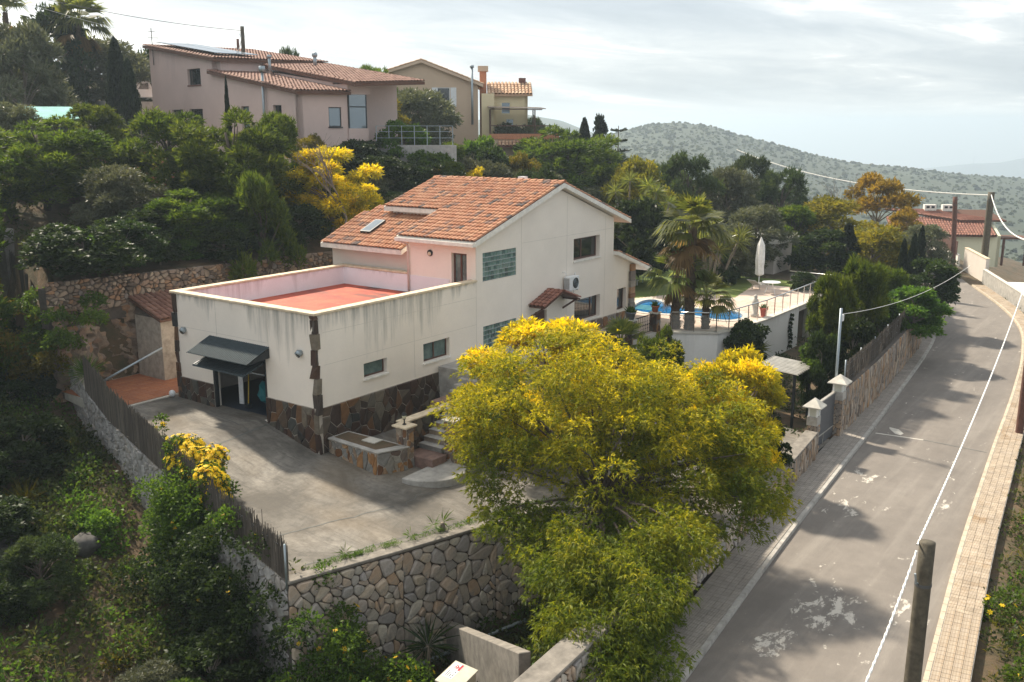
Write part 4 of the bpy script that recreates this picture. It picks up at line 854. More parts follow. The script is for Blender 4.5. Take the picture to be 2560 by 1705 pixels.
# wall along the pavement
def road_wall(nm, lab, pts, zt, zb, size, mat, seed, lim, sx=1.0, th=.5, cop=None, depth=.05):
    o = empty(nm, (*pts[0], zb), lab, 'wall'); b = MB(); c = MB(); zts = zt if isinstance(zt, list) else [zt]*len(pts)
    for i, (p, q) in enumerate(zip(pts, pts[1:])):
        p = np.array(p, float); q = np.array(q, float); d = (q-p)/np.linalg.norm(q-p); n_ = np.array([-d[1], d[0]]); z0, z1 = zts[i], zts[i+1]
        b.hexa([(*p, zb-.4), (*q, zb-.4), (*(q+n_*th), zb-.4), (*(p+n_*th), zb-.4), (*p, z0), (*q, z1), (*(q+n_*th), z1), (*(p+n_*th), z0)])
        if cop: c.hexa([(*(p-n_*.05), z0+.002), (*(q-n_*.05), z1+.002), (*(q+n_*(th+.05)), z1+.002), (*(p+n_*(th+.05)), z0+.002), (*(p-n_*.05), z0+cop), (*(q-n_*.05), z1+cop), (*(q+n_*(th+.05)), z1+cop), (*(p+n_*(th+.05)), z0+cop)])
    b.build('core', 'mortar', o)
    if cop: c.build('coping', 'concrete_old', o, bevel=.02)
    for i, (p, q) in enumerate(zip(pts, pts[1:])): stone_face(o, 'stone', p, q, zb, (zts[i]-.02, zts[i+1]-.02), size, mat, seed+i, lim if i == 0 else lim//(i+1), sx, depth, .010, 1)
    return o
WP = lambda *x_: [(x, float(wall_y(x))) for x in x_]
road_wall('boundary_wall', 'pale stone wall with concrete top between the empty lot and the pavement', WP(-13, -5.4, 3.5), [.32, .30, .05], RZ+.08, .27, 'limestone', 41, 150, .85, .55, .09)
road_wall('boundary_wall', 'stone slab wall beside the small gate pillar, under the agave', WP(3.5, 8, 12.6), [.05, .0, .05], RZ+.08, .24, 'slabstone', 45, 150, .5, .4, .05)
fw_ = road_wall('boundary_wall', 'long stone slab wall running along the pavement beyond the gate', WP(16.35, 22, 28, 34, 40, 46), [.95, 1.0, 1.05, 1.1, 1.1, 1.1], RZ+.08, .26, 'slabstone', 51, 220, .45, .35, None)
# lot divider and electricity cabinet
dv = MB(); p = np.array((-6.2, -13.3)); q = np.array((-1.9, -7.6)); d = (q-p)/np.linalg.norm(q-p); n_ = np.array([-d[1], d[0]])*.28
dv.hexa([(*p, -2.6), (*q, -4.8), (*(q+n_), -4.8), (*(p+n_), -2.6), (*p, .05), (*q, -3.05), (*(q+n_), -3.05), (*(p+n_), .05)]); tag(dv.build('divider_wall', 'concrete_old', None, bevel=.02), 'low concrete wall dividing the dark lot below the retaining wall', 'wall')
b = MB(); b.tube([(-4.6, -7.25, -3.75), (-2.0, -7.85, -3.75)], .06, 8); b.tube([(-2.0, -7.85, -3.75), (1.6, -8.9, -3.7)], .06, 8); tag(b.build('drain_pipe', 'galv', None, True), 'pale blue grey pipe lying along the foot of the retaining wall', 'pipe')
cb_ = empty('meter_cabinet', (-6.5, -11.4, -2.4), 'cream cabinet with red and white warning label at the bottom of the picture', 'cabinet'); ang = rad(8)
def cbx(s, q, z): return (-6.52+math.cos(ang)*s-math.sin(ang)*q, -11.45+math.sin(ang)*s+math.cos(ang)*q, z)
b = MB(); b.hexa([cbx(-.42, -.27, -2.6), cbx(.42, -.27, -2.6), cbx(.42, .27, -2.6), cbx(-.42, .27, -2.6), cbx(-.42, -.27, -1.10), cbx(.42, -.27, -1.10), cbx(.42, .27, -1.03), cbx(-.42, .27, -1.03)]); b.build('body', 'cabinet', cb_, bevel=.01)
lz = lambda q: -1.028+(q-.29)*.07/.54
b = MB(); b.hexa([cbx(-.46, -.31, lz(-.31)-.02+.0), cbx(.46, -.31, lz(-.31)-.02), cbx(.46, .31, lz(.31)-.02), cbx(-.46, .31, lz(.31)-.02), cbx(-.46, -.31, lz(-.31)+.02), cbx(.46, -.31, lz(-.31)+.02), cbx(.46, .31, lz(.31)+.02), cbx(-.46, .31, lz(.31)+.02)]); b.build('lid', 'cabinet', cb_, bevel=.008)
def onlid(mb, s0, s1, q0, q1, e): mb.hexa([cbx(s0, q0, lz(q0)+.02+e), cbx(s1, q0, lz(q0)+.02+e), cbx(s1, q1, lz(q1)+.02+e), cbx(s0, q1, lz(q1)+.02+e), cbx(s0, q0, lz(q0)+.023+e), cbx(s1, q0, lz(q0)+.023+e), cbx(s1, q1, lz(q1)+.023+e), cbx(s0, q1, lz(q1)+.023+e)])
b = MB(); onlid(b, -.22, .40, .02, .27, .001); sg = b.build('label_sheet', 'sign_white', cb_)
b = MB(); c0 = cbx(.25, .17, 0); b.add([(c0[0]+.075*k*math.cos(a), c0[1]+.075*k*math.sin(a), lz(.17)+.0265) for k in (1, .62) for a in np.linspace(0, 2*math.pi, 24, False)], [(i, (i+1) % 24, 24+(i+1) % 24, 24+i) for i in range(24)]); b.prism([(c0[0]+.022*math.cos(a), c0[1]+.032*math.sin(a)) for a in np.linspace(0, 6.28, 9)[:-1]], lz(.17)+.0255, lz(.17)+.0268); b.build('symbol', 'sign_red', sg)
b = MB(); onlid(b, .14, .39, .03, .08, .0045); b.build('red_panel', 'sign_red', sg)
b = MB()
for k in range(3): onlid(b, -.18, .05-.05*k, .21-.05*k, .225-.05*k, .0045)
for k in range(4): onlid(b, -.18+.07*k, -.15+.07*k, .05, .08, .0045)
b.build('print', 'dark_metal', sg)
# stone-built drop under the reed fence on the left side of the drive
FX = [(-6.5, -5.75), (-5.55, -1.5), (-4.7, 2.5), (-3.5, 7.2), (-2.9, 9.4), (-2.3, 11.2), (-.8, 17), (.6, 21.5)]; FZ = [-.45, -.15, .45, .85, 1.3, 1.6, 3.4, 4.3]
lw = empty('retaining_wall', (-4, 2, -3), 'grey rubble wall under the reed fence on the left side of the driveway', 'wall'); b = MB()
for i, (p, q) in enumerate(zip(FX, FX[1:])):
    p = np.array(p); q = np.array(q); d = (q-p)/np.linalg.norm(q-p); n_ = np.array([d[1], -d[0]])*.4
    b.hexa([(*(p+n_), -4.6), (*(q+n_), -4.6), (*q, -4.6), (*p, -4.6), (*(p+n_), FZ[i]-.02), (*(q+n_), FZ[i+1]-.02), (*q, FZ[i+1]-.02), (*p, FZ[i]-.02)])
    stone_face(lw, 'stone', tuple(q), tuple(p), (float(T(q[0]-.6, q[1]))-.3, float(T(p[0]-.6, p[1]))-.3), (FZ[i+1]-.03, FZ[i]-.03), .22, 'greystone', 61+i, 70 if i < 4 else 0, .9, .05, .012, 1)
b.build('core', 'mortar_pale', lw)
def reed_fence(lab, p, q, z0, z1, h, seed, post=True, dens=130, grp=None, hj=.06):
    p = np.array(p, float); q = np.array(q, float); L = np.linalg.norm(q-p); d = (q-p)/L; o = empty('reed_fence', (*p, z0), lab, 'fence', grp); R = np.random.default_rng(seed); b = MB(); nr = int(L*dens)
    for k in range(nr):
        s = (k+R.random())/nr*L; c = p+d*s; zb = z0+(z1-z0)*s/L; off_ = np.array([-d[1], d[0]])*R.normal()*.018; hh = h*(1+R.normal()*hj); tl = R.normal()*.06; w_ = .009+.010*R.random(); b.cur = float(R.random())
        A_ = c+off_; B_ = c+off_+d*tl
        b.add([(*(A_-d*w_), zb), (*(A_+np.array([-d[1], d[0]])*w_), zb), (*(A_+d*w_), zb), (*(B_-d*w_*.6), zb+hh), (*(B_+np.array([-d[1], d[0]])*w_), zb+hh), (*(B_+d*w_*.6), zb+hh)], [(0, 1, 4, 3), (1, 2, 5, 4), (2, 0, 3, 5)])
    b.build('reeds', 'reed', o, False, 'stuff')
    b = MB()
    for k in (.2, .55, .85): b.bar((*p, z0+h*k), (*q, z1+h*k), .012)
    b.build('wire', 'galv', o)
    n = max(2, int(L/2.2)+1)
    for k in range(n if post else (0 if post is None else 1)):
        c = p+d*L*k/(n-1); zb = z0+(z1-z0)*k/(n-1); b = MB(); b.tube([(*(c+np.array([d[1], -d[0]])*-.06), zb-.2), (*(c+np.array([d[1], -d[0]])*-.06), zb+h+.06)], .03, 8); b.build('post', 'galv', o, True)
    return o
reed_fence('reed screen fence by the front corner of the driveway, light showing through', FX[0], FX[1], FZ[0], FZ[1], 1.05, 1, False, 110, None, .13)
reed_fence('reed screen fence under the yellow flowering climber', FX[1], FX[2], FZ[1], FZ[2], 1.15, 2, None, 130, None, .12)
reed_fence('dark reed screen fence beside the upper driveway', FX[2], FX[3], FZ[2], FZ[3], 1.2, 3, None, dens=190, hj=.08)
reed_fence('reed screen fence in front of the terracotta patio', FX[3], (-2.75, 9.9), FZ[3], 1.35, 1.3, 4, None, dens=190, hj=.08)
reed_fence('highest reed screen fence by the rock wall at the left edge', (-.9, 16.6), (.5, 21.2), 3.3, 4.3, 1.2, 5, False, dens=190, hj=.08)
b = MB(); b.box(.35, .85, 21.3, 22.1, 1.5, 6.6); pp = b.build('gate_post', 'greystone', None, bevel=.02); tag(pp, 'tall pale stone post at the left edge of the picture', 'post')
fp = [tuple(x) for x in WP(16.9, 22, 28, 34, 40, 45.5)]
for i, (p, q) in enumerate(zip(fp, fp[1:])): reed_fence(['brown reed screen on the road wall next to the big gate pillar', 'brown reed screen on the road wall, second panel from the gate', 'brown reed screen on the road wall under the dark shrubs', 'brown reed screen on the road wall below the overhanging bush', 'brown reed screen on the road wall at the bend'][i], (p[0], p[1]+.18), (q[0], q[1]+.18), .95+.05*i, 1.0+.05*i, .95, 10+i, dens=60)
# ---- gate with two lantern pillars
def pillar(x, y, lab, z0, zs, zl, wd, seed):
    o = empty('gate_pillar', (x, y, z0), lab, 'pillar'); h = wd/2
    b = MB(); b.box(x-h, x+h, y-h, y+h, z0-.3, zs-.12); b.build('core', 'mortar', o)
    stone_face(o, 'stone', (x-h, y-h), (x+h, y-h), z0, zs-.35, .17, 'slabstone', seed, 60, .9, .02, .006); stone_face(o, 'stone', (x-h, y+h), (x-h, y-h), z0, zs-.35, .17, 'slabstone', seed+1, 60, .9, .02, .006)
    b = MB(); b.box(x-h-.02, x+h+.02, y-h-.02, y+h+.02, zs-.35, zs); b.build('head_block', 'concrete', o, bevel=.01)
    b = MB(); b.box(x-h+.03, x+h-.03, y-h+.03, y+h-.03, zs, zl); b.build('lantern', 'lantern_glass', o)
    b = MB()
    for a in (-1, 1):
        for c in (-1, 1): b.box(x+a*(h-.035)-.03, x+a*(h-.035)+.03, y+c*(h-.035)-.03, y+c*(h-.035)+.03, zs, zl)
    b.build('lantern_post', 'white_metal', o)
    b = MB(); e_ = h+.17; b.add([(x-e_, y-e_, zl), (x+e_, y-e_, zl), (x+e_, y+e_, zl), (x-e_, y+e_, zl), (x-e_, y-e_, zl+.04), (x+e_, y-e_, zl+.04), (x+e_, y+e_, zl+.04), (x-e_, y+e_, zl+.04), (x, y, zl+.36)], [(3, 2, 1, 0), (0, 1, 5, 4), (1, 2, 6, 5), (2, 3, 7, 6), (3, 0, 4, 7), (4, 5, 8), (5, 6, 8), (6, 7, 8), (7, 4, 8)]); b.build('cap', 'concrete_pale', o)
    return o
pillar(15.75, -13.12, 'taller gate pillar with a hipped lantern cap, a lamp post beside it', RZ+.1, .95, 1.28, .42, 71)
pillar(12.85, -13.1, 'shorter gate pillar with a hipped lantern cap at the end of the low wall', RZ+.1, .62, .98, .36, 75)
gt = empty('driveway_gate', (14.3, -13.0, RZ+.1), 'dark grey sheet metal gate between the two lantern pillars', 'gate')
b = MB(); b.box(13.05, 15.5, -13.05, -13.0, RZ+.55, .92); b.build('panel', 'gate_grey', gt); b = MB(); b.box(13.05, 15.5, -13.05, -13.0, RZ+.14, RZ+.53); b.build('panel', 'gate_grey', gt)
b = MB(); b.box(13.03, 15.52, -13.08, -12.97, .92, .97); b.box(13.03, 15.52, -13.07, -12.99, RZ+.52, RZ+.56); b.box(14.25, 14.29, -13.07, -12.99, RZ+.12, RZ+.52); b.build('frame', 'sheet_metal', gt)
lp = empty('lamp_post', (16.15, -12.95, -.9), 'galvanised steel service post standing beside the taller gate pillar', 'post')
b = MB(); b.tube([(15.98, -12.9, -1), (15.93, -12.9, 4.25)], .055, 10); b.build('pole', 'galv', lp, True); b = MB(); b.box(16.0, 16.14, -12.98, -12.84, 3.72, 3.98); b.build('junction_box', 'white_metal', lp, bevel=.01); b = MB(); b.tube([(15.95, -12.9, 4.1), (16.08, -12.9, 4.05), (16.07, -12.9, 3.98)], .012, 6); b.build('conduit', 'galv', lp)
# carport with a corrugated roof
cp = empty('carport', (16.9, -10.5, -.9), 'small carport with a pale corrugated sheet roof behind the gate', 'carport'); b = MB(); nn = 10
for i in range(nn):
    x0 = 15.7+2.2*i/nn; x1 = x0+2.2/nn*.5; x2 = x0+2.2/nn
    for a, c, h in ((x0, x1, .075), (x1, x2, 0)): b.hexa([(a, -11.4, 1.30+h-.015), (c, -11.4, 1.30+h-.015), (c, -9.6, 1.42+h-.015), (a, -9.6, 1.42+h-.015), (a, -11.4, 1.30+h), (c, -11.4, 1.30+h), (c, -9.6, 1.42+h), (a, -9.6, 1.42+h)])
b.build('roof', 'sheet_metal', cp)
for x_, y_ in ((15.85, -11.25), (17.75, -11.25), (15.85, -9.7), (17.75, -9.7)): b = MB(); b.box(x_-.05, x_+.05, y_-.05, y_+.05, -1.1, 1.29); b.build('post', 'dark_metal', cp)
b = MB(); b.box(15.75, 17.85, -9.62, -9.55, -1.1, 1.3); b.build('back_panel', 'gate_grey', cp)
# ------------------------------------------------------------------ patio and rock wall left of the garage
tb = MB(); tb.prism([(-2.9, 8.25), (.1, 8.25), (.1, 8.4), (3.4, 8.4), (3.4, 12.4), (-2.3, 12.4)], .5, .86); pat = tb.build('patio', 'concrete_pale'); tag(pat, kind='structure'); h = .145
V = [(-h, -h, 0), (h, -h, 0), (h, h, 0), (-h, h, 0), (-h, -h, .02), (h, -h, .02), (h, h, .02), (-h, h, .02)]; F = [(4, 5, 6, 7), (0, 1, 5, 4), (1, 2, 6, 5), (2, 3, 7, 6), (3, 0, 4, 7)]; Ms = []
for i in range(20):
    for j in range(13):
        x_, y_ = -2.6+i*.3, 8.55+j*.3
        if poly_in([(-2.8, 8.4), (3.3, 8.4), (3.3, 12.3), (-2.3, 12.3)])(np.array(x_), np.array(y_)): M = np.eye(4); M[:3, 3] = (x_, y_, .861); Ms.append(M)
instances(pat, 'tile', V, F, Ms, 'patio_tile', 200)
rk = empty('rock_wall', (2, 12.6, .8), 'tall rough rock face topped with rubble, behind the terracotta patio', 'wall'); R = np.random.default_rng(3)
nx, nz = 90, 30; X = np.linspace(-2.6, 13.6, nx); Zg = np.linspace(.4, 4.2, nz); V = []
for i, x_ in enumerate(X):
    for k, z_ in enumerate(Zg):
        d = .3*math.sin(x_*1.7+z_*.6)+.22*math.sin(x_*4.1+1+z_*2.2)*math.sin(z_*2.9+x_)+.16*R.normal()+(z_-.4)*.1
        V.append((x_+.05*R.normal(), 12.25+d*.7+(-.5*max(0, x_-8.5)*.3), z_))
F = [(i*nz+k, (i+1)*nz+k, (i+1)*nz+k+1, i*nz+k+1) for i in range(nx-1) for k in range(nz-1)]; me = np_mesh('rock_face', np.array(V), np.array(F), 'rockface', {'rnd': np.repeat(R.random((nx-1)*(nz-1)//3+1), 3)[:(nx-1)*(nz-1)]}); link(me, 'rock_face', rk)
stone_face(rk, 'stone', (-2.6, 12.45), (8.4, 12.45), 3.9, (5.3, 5.05), .2, 'rockface', 81, 200, 1.1, .09, .008, 1, rnd=2); b = MB(); b.box(-2.6, 8.4, 12.47, 13.0, 3.4, 5.0); b.build('core', 'mortar', rk)
stone_face(rk, 'stone', (8.4, 12.45), (13.5, 10.8), 3.6, (5.1, 5.2), .2, 'rockface', 82, 60, 1.1, .09, .008, 1, rnd=2)
hut = empty('lean_to', (1, 9.5, .86), 'small lean-to with a tiled roof between garage and rock wall', 'hut'); b = MB(); b.box(1.0, 3.2, 10.4, 12.2, .86, 3.5); b.build('wall', 'mortar_pale', hut)
b = MB(); b.extr([(.85, 10.2, 3.5), (3.3, 10.2, 3.5), (3.3, 12.3, 4.2), (.85, 12.3, 4.2)], (0, 0, -.1)); hr = b.build('roof', 'tile_bed', hut); bv, bf = barrel(.22, .5); instances(hr, 'tile', bv, bf, tile_mats((.85, 10.2, 3.51), (1, 0, 0), (0, 2.1, .7), 2.45, 2.2, .23, .4, None, 9), 'tile_pink', 100)
b = MB(); b.tube([(-2.6, 9.2, 1.75), (-.2, 8.6, 2.75)], .045, 8); tag(b.build('drain_pipe', 'galv', None, True), 'grey plastic pipe slanting up from the reed fence to the garage corner', 'pipe')
b = MB(); b.blob((-.28, 8.05, 1.0), (.13, .13, .14), 3, .05); tag(b.build('bucket', 'white_metal', None, True), 'small white bucket at the back corner of the garage', 'bucket')
# things just inside the garage
b = MB(); b.hexa([(.75, 5.25, .82), (.8, 5.05, .82), (.84, 5.06, .82), (.79, 5.26, .82), (.78, 5.27, 2.55), (.83, 5.07, 2.55), (.87, 5.08, 2.55), (.82, 5.28, 2.55)]); tag(b.build('board', 'white_metal', None), 'narrow white board leaning inside the garage doorway', 'board')
br_ = empty('broom', (.9, 4.6, .82), 'yellow handled broom leaning in the garage doorway', 'broom'); b = MB(); b.tube([(.62, 4.55, .95), (1.1, 5.0, 2.3)], .025, 6); b.build('handle', 'yellow_plastic', br_, True); b = MB(); b.box(.54, .68, 4.42, 4.68, .815, .98); b.build('brush', 'dark_metal', br_)
b = MB(); b.blob((1.5, 4.5, 1.25), (.35, .35, .42), 5, .2); tag(b.build('sack', 'teal_plastic', None), 'teal plastic sack standing in the dark garage', 'sack')
# ------------------------------------------------------------------ pool terrace
POOL = [(24.17, -.07), (24.3, .75), (25.1, 1.45), (26.4, 1.85), (27.7, 2.0), (28.15, 1.5), (27.5, .7), (27.0, .1), (26.9, -.6), (26.85, -1.6), (27.3, -2.6), (27.5, -3.5), (26.9, -4.4), (26.0, -4.8), (24.95, -4.65), (24.6, -3.9), (24.9, -2.9), (25.0, -2.2), (24.6, -1.2)]
def smooth_loop(P, it=2):
    P = [np.array(p, float) for p in P]
    for _ in range(it): P = [q for i in range(len(P)) for q in (P[i]*.75+P[(i+1) % len(P)]*.25, P[i]*.25+P[(i+1) % len(P)]*.75)]
    return P
PL = np.array(smooth_loop(POOL)); DZ = 1.3
DECK = [(17.9, -2.4), (20.3, -2.5), (20.35, -3.5), (21.5, -5.35), (22.35, -5.6), (26.4, -5.98), (31, -6.05), (37.3, -6.0), (37.3, -1), (31.5, -2), (31.9, -.8), (31.3, .9), (30.6, 1.5), (27.6, 2.9), (22.4, 3.2), (22.4, .0), (17.9, -.1)]
def ring_fill(name, outer, inner, z, mat, zwall=None):
    """flat sheet of a polygon with the pool cut out, on a fine grid"""
    fo, fi = poly_in(outer), poly_in(inner); o = grid_mesh(name, np.arange(17, 41, .12), np.arange(-6.6, 8, .12), lambda x, y: x*0+z, mat, lambda x, y: fo(x, y) & ~fi(x, y)); return o
deck = ring_fill('pool_deck', DECK, PL, DZ, 'deck_slab'); tag(deck, kind='structure')
V = []; Ms = []; fo, fi = poly_in(DECK), poly_in(PL*1.0)
b_ = .245; TV = [(-b_, -b_, -.02), (b_, -b_, -.02), (b_, b_, -.02), (-b_, b_, -.02), (-b_, -b_, .012), (b_, -b_, .012), (b_, b_, .012), (-b_, b_, .012)]; TF = [(4, 5, 6, 7), (0, 1, 5, 4), (1, 2, 6, 5), (2, 3, 7, 6), (3, 0, 4, 7)]
for x_ in np.arange(18.2, 32, .5):
    for y_ in np.arange(-6, 3.2, .5):
        cs = [(x_+a*.25, y_+c*.25) for a in (-1, 1) for c in (-1, 1)]
        if all(fo(np.array(p[0]), np.array(p[1])) for p in cs) and min(np.linalg.norm(PL-np.array([x_, y_]), axis=1)) > .62 and not fi(np.array(x_), np.array(y_)) and x_ > 22.6: M = np.eye(4); M[:3, 3] = (x_, y_, DZ); Ms.append(M)
instances(deck, 'slab', TV, TF, Ms, 'deck_slab', 200)
pool = empty('swimming_pool', (26, -1.5, DZ), 'curved swimming pool with blue water and broad white rim', 'pool')
b = MB(); b.prism([tuple(p) for p in PL], DZ-.16, DZ-.10); b.build('water', 'water', pool)
b = MB(); b.add([(*p, DZ-.6) for p in PL]+[(*p, DZ+.03) for p in PL], [(i, i+len(PL), (i+1) % len(PL)+len(PL), (i+1) % len(PL)) for i in range(len(PL))]); b.build('pool_wall', 'blue_paint', pool)
ctr = PL.mean(0); dd = np.gradient(np.concatenate([PL[-1:], PL, PL[:1]]), axis=0)[1:-1]; nn = np.stack([dd[:, 1], -dd[:, 0]], 1); nn /= np.linalg.norm(nn, axis=1, keepdims=True); sgn = np.sign(((PL-ctr)*nn).sum(1).mean()); OUT = PL+nn*sgn*.34; m_ = len(PL)
b = MB(); b.add([(*p, DZ+.032) for p in PL]+[(*p, DZ+.032) for p in OUT]+[(*p, DZ-.0) for p in OUT], [(i, (i+1) % m_, m_+(i+1) % m_, m_+i) for i in range(m_)]+[(m_+i, m_+(i+1) % m_, 2*m_+(i+1) % m_, 2*m_+i) for i in range(m_)]); b.build('rim', 'stone_pale', pool)
for k in range(4): b = MB(); a0 = .25+.33*k; b.prism([(25.2+a0+.55*math.cos(t)*.0, .1+1.5*u_+a0*.25) for t, u_ in ((0, 0), (0, 1))]+[(25.36+a0, 1.45+a0*.2), (25.36+a0, .25+a0*.3)], DZ-.12, DZ-.085); b.build('step', 'pool_step', pool)
# lawn
LAWN = [(22.4, 3.3), (27.6, 3.0), (30.6, 1.6), (31.3, 1.0), (32, -.8), (31.6, -1.9), (33, -2.6), (37.3, -3.2), (40, -3), (40, 7.5), (22.4, 9)]
tag(grid_mesh('lawn', np.arange(22, 40.3, .25), np.arange(-6, 9.3, .25), lambda x, y: 1.27+wob(x, y, .8, .03)+.0*x, 'grass', poly_in(LAWN)), kind='structure')
tag(grid_mesh('lawn', np.arange(30, 37.3, .25), np.arange(-6, -1.5, .25), lambda x, y: 1.285+wob(x, y, .8, .02), 'grass', poly_in([(30.5, -5.6), (37.1, -5.6), (37.1, -2.8), (33, -2.4), (31.6, -3.2)])), kind='structure')
# white retaining wall of the terrace
tw = empty('terrace_wall', (22, -5.5, -1), 'white rendered retaining wall of the pool terrace', 'wall')
WPT = [(20.3, -3.45), (21.45, -5.35), (22.4, -5.65), (26.4, -6.05), (31.0, -6.1)]; b = MB()
for p, q in zip(WPT, WPT[1:]): walls(b, p, q, -1.6, DZ-.03, .3)
b.build('wall', 'pool_wall', tw); b = MB()
for p, q in zip(WPT, WPT[1:]+[(37.4, -6.1)]): pass
for p, q in zip(WPT+[(31.0, -6.1)], WPT[1:]+[(31.0, -6.1), (37.4, -6.1)]):
    p = np.array(p); q = np.array(q)
    if np.linalg.norm(q-p) < .1: continue
    d = (q-p)/np.linalg.norm(q-p); n_ = np.array([-d[1], d[0]]); b.hexa([(*(p-n_*.06), DZ-.028), (*(q-n_*.06), DZ-.028), (*(q+n_*.34), DZ-.028), (*(p+n_*.34), DZ-.028), (*(p-n_*.06), DZ+.05), (*(q-n_*.06), DZ+.05), (*(q+n_*.34), DZ+.05), (*(p+n_*.34), DZ+.05)])
b.prism([(31.0, -6.08), (37.4, -6.08), (37.4, -5.6), (31, -5.6)], DZ-.3, DZ-.03); b.build('coping', 'concrete_pale', tw)
for x_ in (33.5, 36.9): b = MB(); b.box(x_-.15, x_+.15, -5.9, -5.6, -1.3, DZ-.3); b.build('support', 'concrete', tw)
b = MB(); b.box(31, 37.4, -4.9, -4.6, -1.3, DZ-.05); b.build('inner_wall', 'concrete_dark', tw)
# steel and glass balustrade
bl = empty('glass_balustrade', (22, -5.5, DZ), 'steel balustrade with clear glass panels along the edge of the pool terrace', 'balustrade')
RLP = [(20.4, -3.35), (21.5, -5.25), (22.4, -5.52), (26.4, -5.92), (31.0, -5.98), (37.2, -5.98), (37.3, -3.2)]; b = MB()
b.tube([(*p, DZ+1.02) for p in RLP], .035, 8); b.build('handrail', 'steel', bl, True); d_ = 0
for p, q in zip(RLP, RLP[1:]):
    p = np.array(p); q = np.array(q); L = np.linalg.norm(q-p); n = max(1, round(L/1.1))
    for k in range(n):
        a = p+(q-p)*k/n; c = p+(q-p)*(k+1)/n; b = MB(); b.box(a[0]-.02, a[0]+.02, a[1]-.02, a[1]+.02, DZ+.05, DZ+1.0); b.build('post', 'steel', bl)
        dv_ = (c-a)/np.linalg.norm(c-a); b = MB(); b.bar((*(a+dv_*.05), DZ+.5), (*(c-dv_*.05), DZ+.5), .012, .8); b.build('glass_panel', 'glass_clear', bl)
# stone posts and wrought iron fence by the house
def iron_fence(lab, p, q, z, h=.9):
    o = empty('iron_fence', (*p, z), lab, 'fence'); p = np.array(p); q = np.array(q); L = np.linalg.norm(q-p); b = MB()
    b.bar((*p, z+.06), (*q, z+.06), .03); b.bar((*p, z+h), (*q, z+h), .04); b.build('rail', 'black_iron', o); n = int(L/.17)
    for k in range(1, n):
        c = p+(q-p)*k/n; b = MB(); b.tube([(*c, z+.06), (*c, z+h)], .011, 6); b.build('baluster', 'black_iron', o); b = MB()
        for t_ in (.3, .5, .7): b.blob((*c, z+h*t_), .028 if t_ != .5 else .04, k, 0)
        b.build('boss', 'black_iron', o)
    return o
def stone_post(lab, x, y, z0, z1, s=.38):
    o = empty('stone_post', (x, y, z0), lab, 'post'); h = s/2; b = MB(); b.box(x-h, x+h, y-h, y+h, z0-.4, z1); b.build('core', 'mortar', o)
    stone_face(o, 'stone', (x-h, y-h), (x+h, y-h), z0, z1, .2, 'slate_warm', int(x*10), 30, .8, .03, .008); stone_face(o, 'stone', (x-h, y+h), (x-h, y-h), z0, z1, .2, 'slate', int(x*10)+1, 30, .8, .03, .008); b = MB(); b.box(x-h-.06, x+h+.06, y-h-.06, y+h+.06, z1, z1+.06); b.build('cap', 'concrete_pale', o)
stone_post('stone post of the pool fence carrying the grey flower pot', 17.85, -2.45, 1.0, 2.2); stone_post('stone post of the pool fence carrying the terracotta pot', 20.25, -2.5, 1.0, 2.2)
iron_fence('black wrought iron fence panel between the two stone posts', (18.05, -2.45), (20.05, -2.5), 1.3); iron_fence('black wrought iron fence panel beside the palm trunks', (20.45, -2.4), (22.4, -1.2), 1.3)
b = MB(); b.prism([(17.7, -2.7), (20.6, -2.7), (20.6, -2.2), (17.7, -2.2)], .7, 1.28); tag(b.build('fence_base', 'stone_pale'), 'low pale base wall under the wrought iron fence', 'wall')
def pot(lab, x, y, z, mat, r, h, plant):
    o = empty('flower_pot', (x, y, z), lab, 'pot'); b = MB(); b.lathe((x, y, z), [(r*.62, 0), (r*.9, h*.8), (r*1.05, h*.8), (r*1.05, h), (r*.9, h), (r*.85, h*.85)], 14); b.build('pot', mat, o, True)
    R = np.random.default_rng(int(x*7)); n = 140; D = unit(n, R); D[:, 2] = abs(D[:, 2])+.5; me = blades(np.tile((x, y, z+h*.85), (n, 1))+R.normal(size=(n, 3))*r*.3, D, plant, plant*.22, 'leaf_bright', 'plant', R.random(n)); link(me, 'plant', o); return o
pot('terracotta pot with a green succulent on the stone post', 20.25, -2.5, 2.26, 'terracotta', .2, .32, .22); pot('dark grey flower pot on the stone post nearest the house', 17.85, -2.45, 2.26, 'grey_pot', .24, .36, .28); pot('red pot on the terrace edge beside the pale statue', 26.85, -5.6, DZ+.02, 'red_plastic', .22, .5, .2)
b = MB(); b.lathe((26.6, -5.2, DZ), [(.2, 0), (.22, .15), (.12, .2), (.13, .5), (.2, .7), (.16, .95), (.09, 1.0), (.11, 1.12), (.05, 1.2)], 10); tag(b.build('statue', 'stone_pale', None, True), 'pale stone garden statue by the pool', 'statue')
# garden furniture
ps = empty('parasol', (36.0, -1.7, DZ), 'closed white parasol standing on the lawn', 'parasol'); b = MB(); b.tube([(36, -1.7, DZ), (36, -1.7, DZ+3.2)], .03, 8); b.build('pole', 'white_metal', ps)
b = MB(); R = np.random.default_rng(2); prof = [(.10, .75), (.26, .85), (.24, 1.3), (.27, 1.7), (.25, 2.2), (.22, 2.7), (.10, 3.0), (.03, 3.2)]; seg = 14
vs = [(36+r*(1+.22*(k % 2)-.1)*math.cos(2*math.pi*k/seg)+.03*math.sin(z*3), -1.7+r*(1+.22*(k % 2)-.1)*math.sin(2*math.pi*k/seg), DZ+z) for r, z in prof for k in range(seg)]
b.add(vs, [(i*seg+k, i*seg+(k+1) % seg, (i+1)*seg+(k+1) % seg, (i+1)*seg+k) for i in range(len(prof)-1) for k in range(seg)]); b.build('canopy', 'canvas', ps)
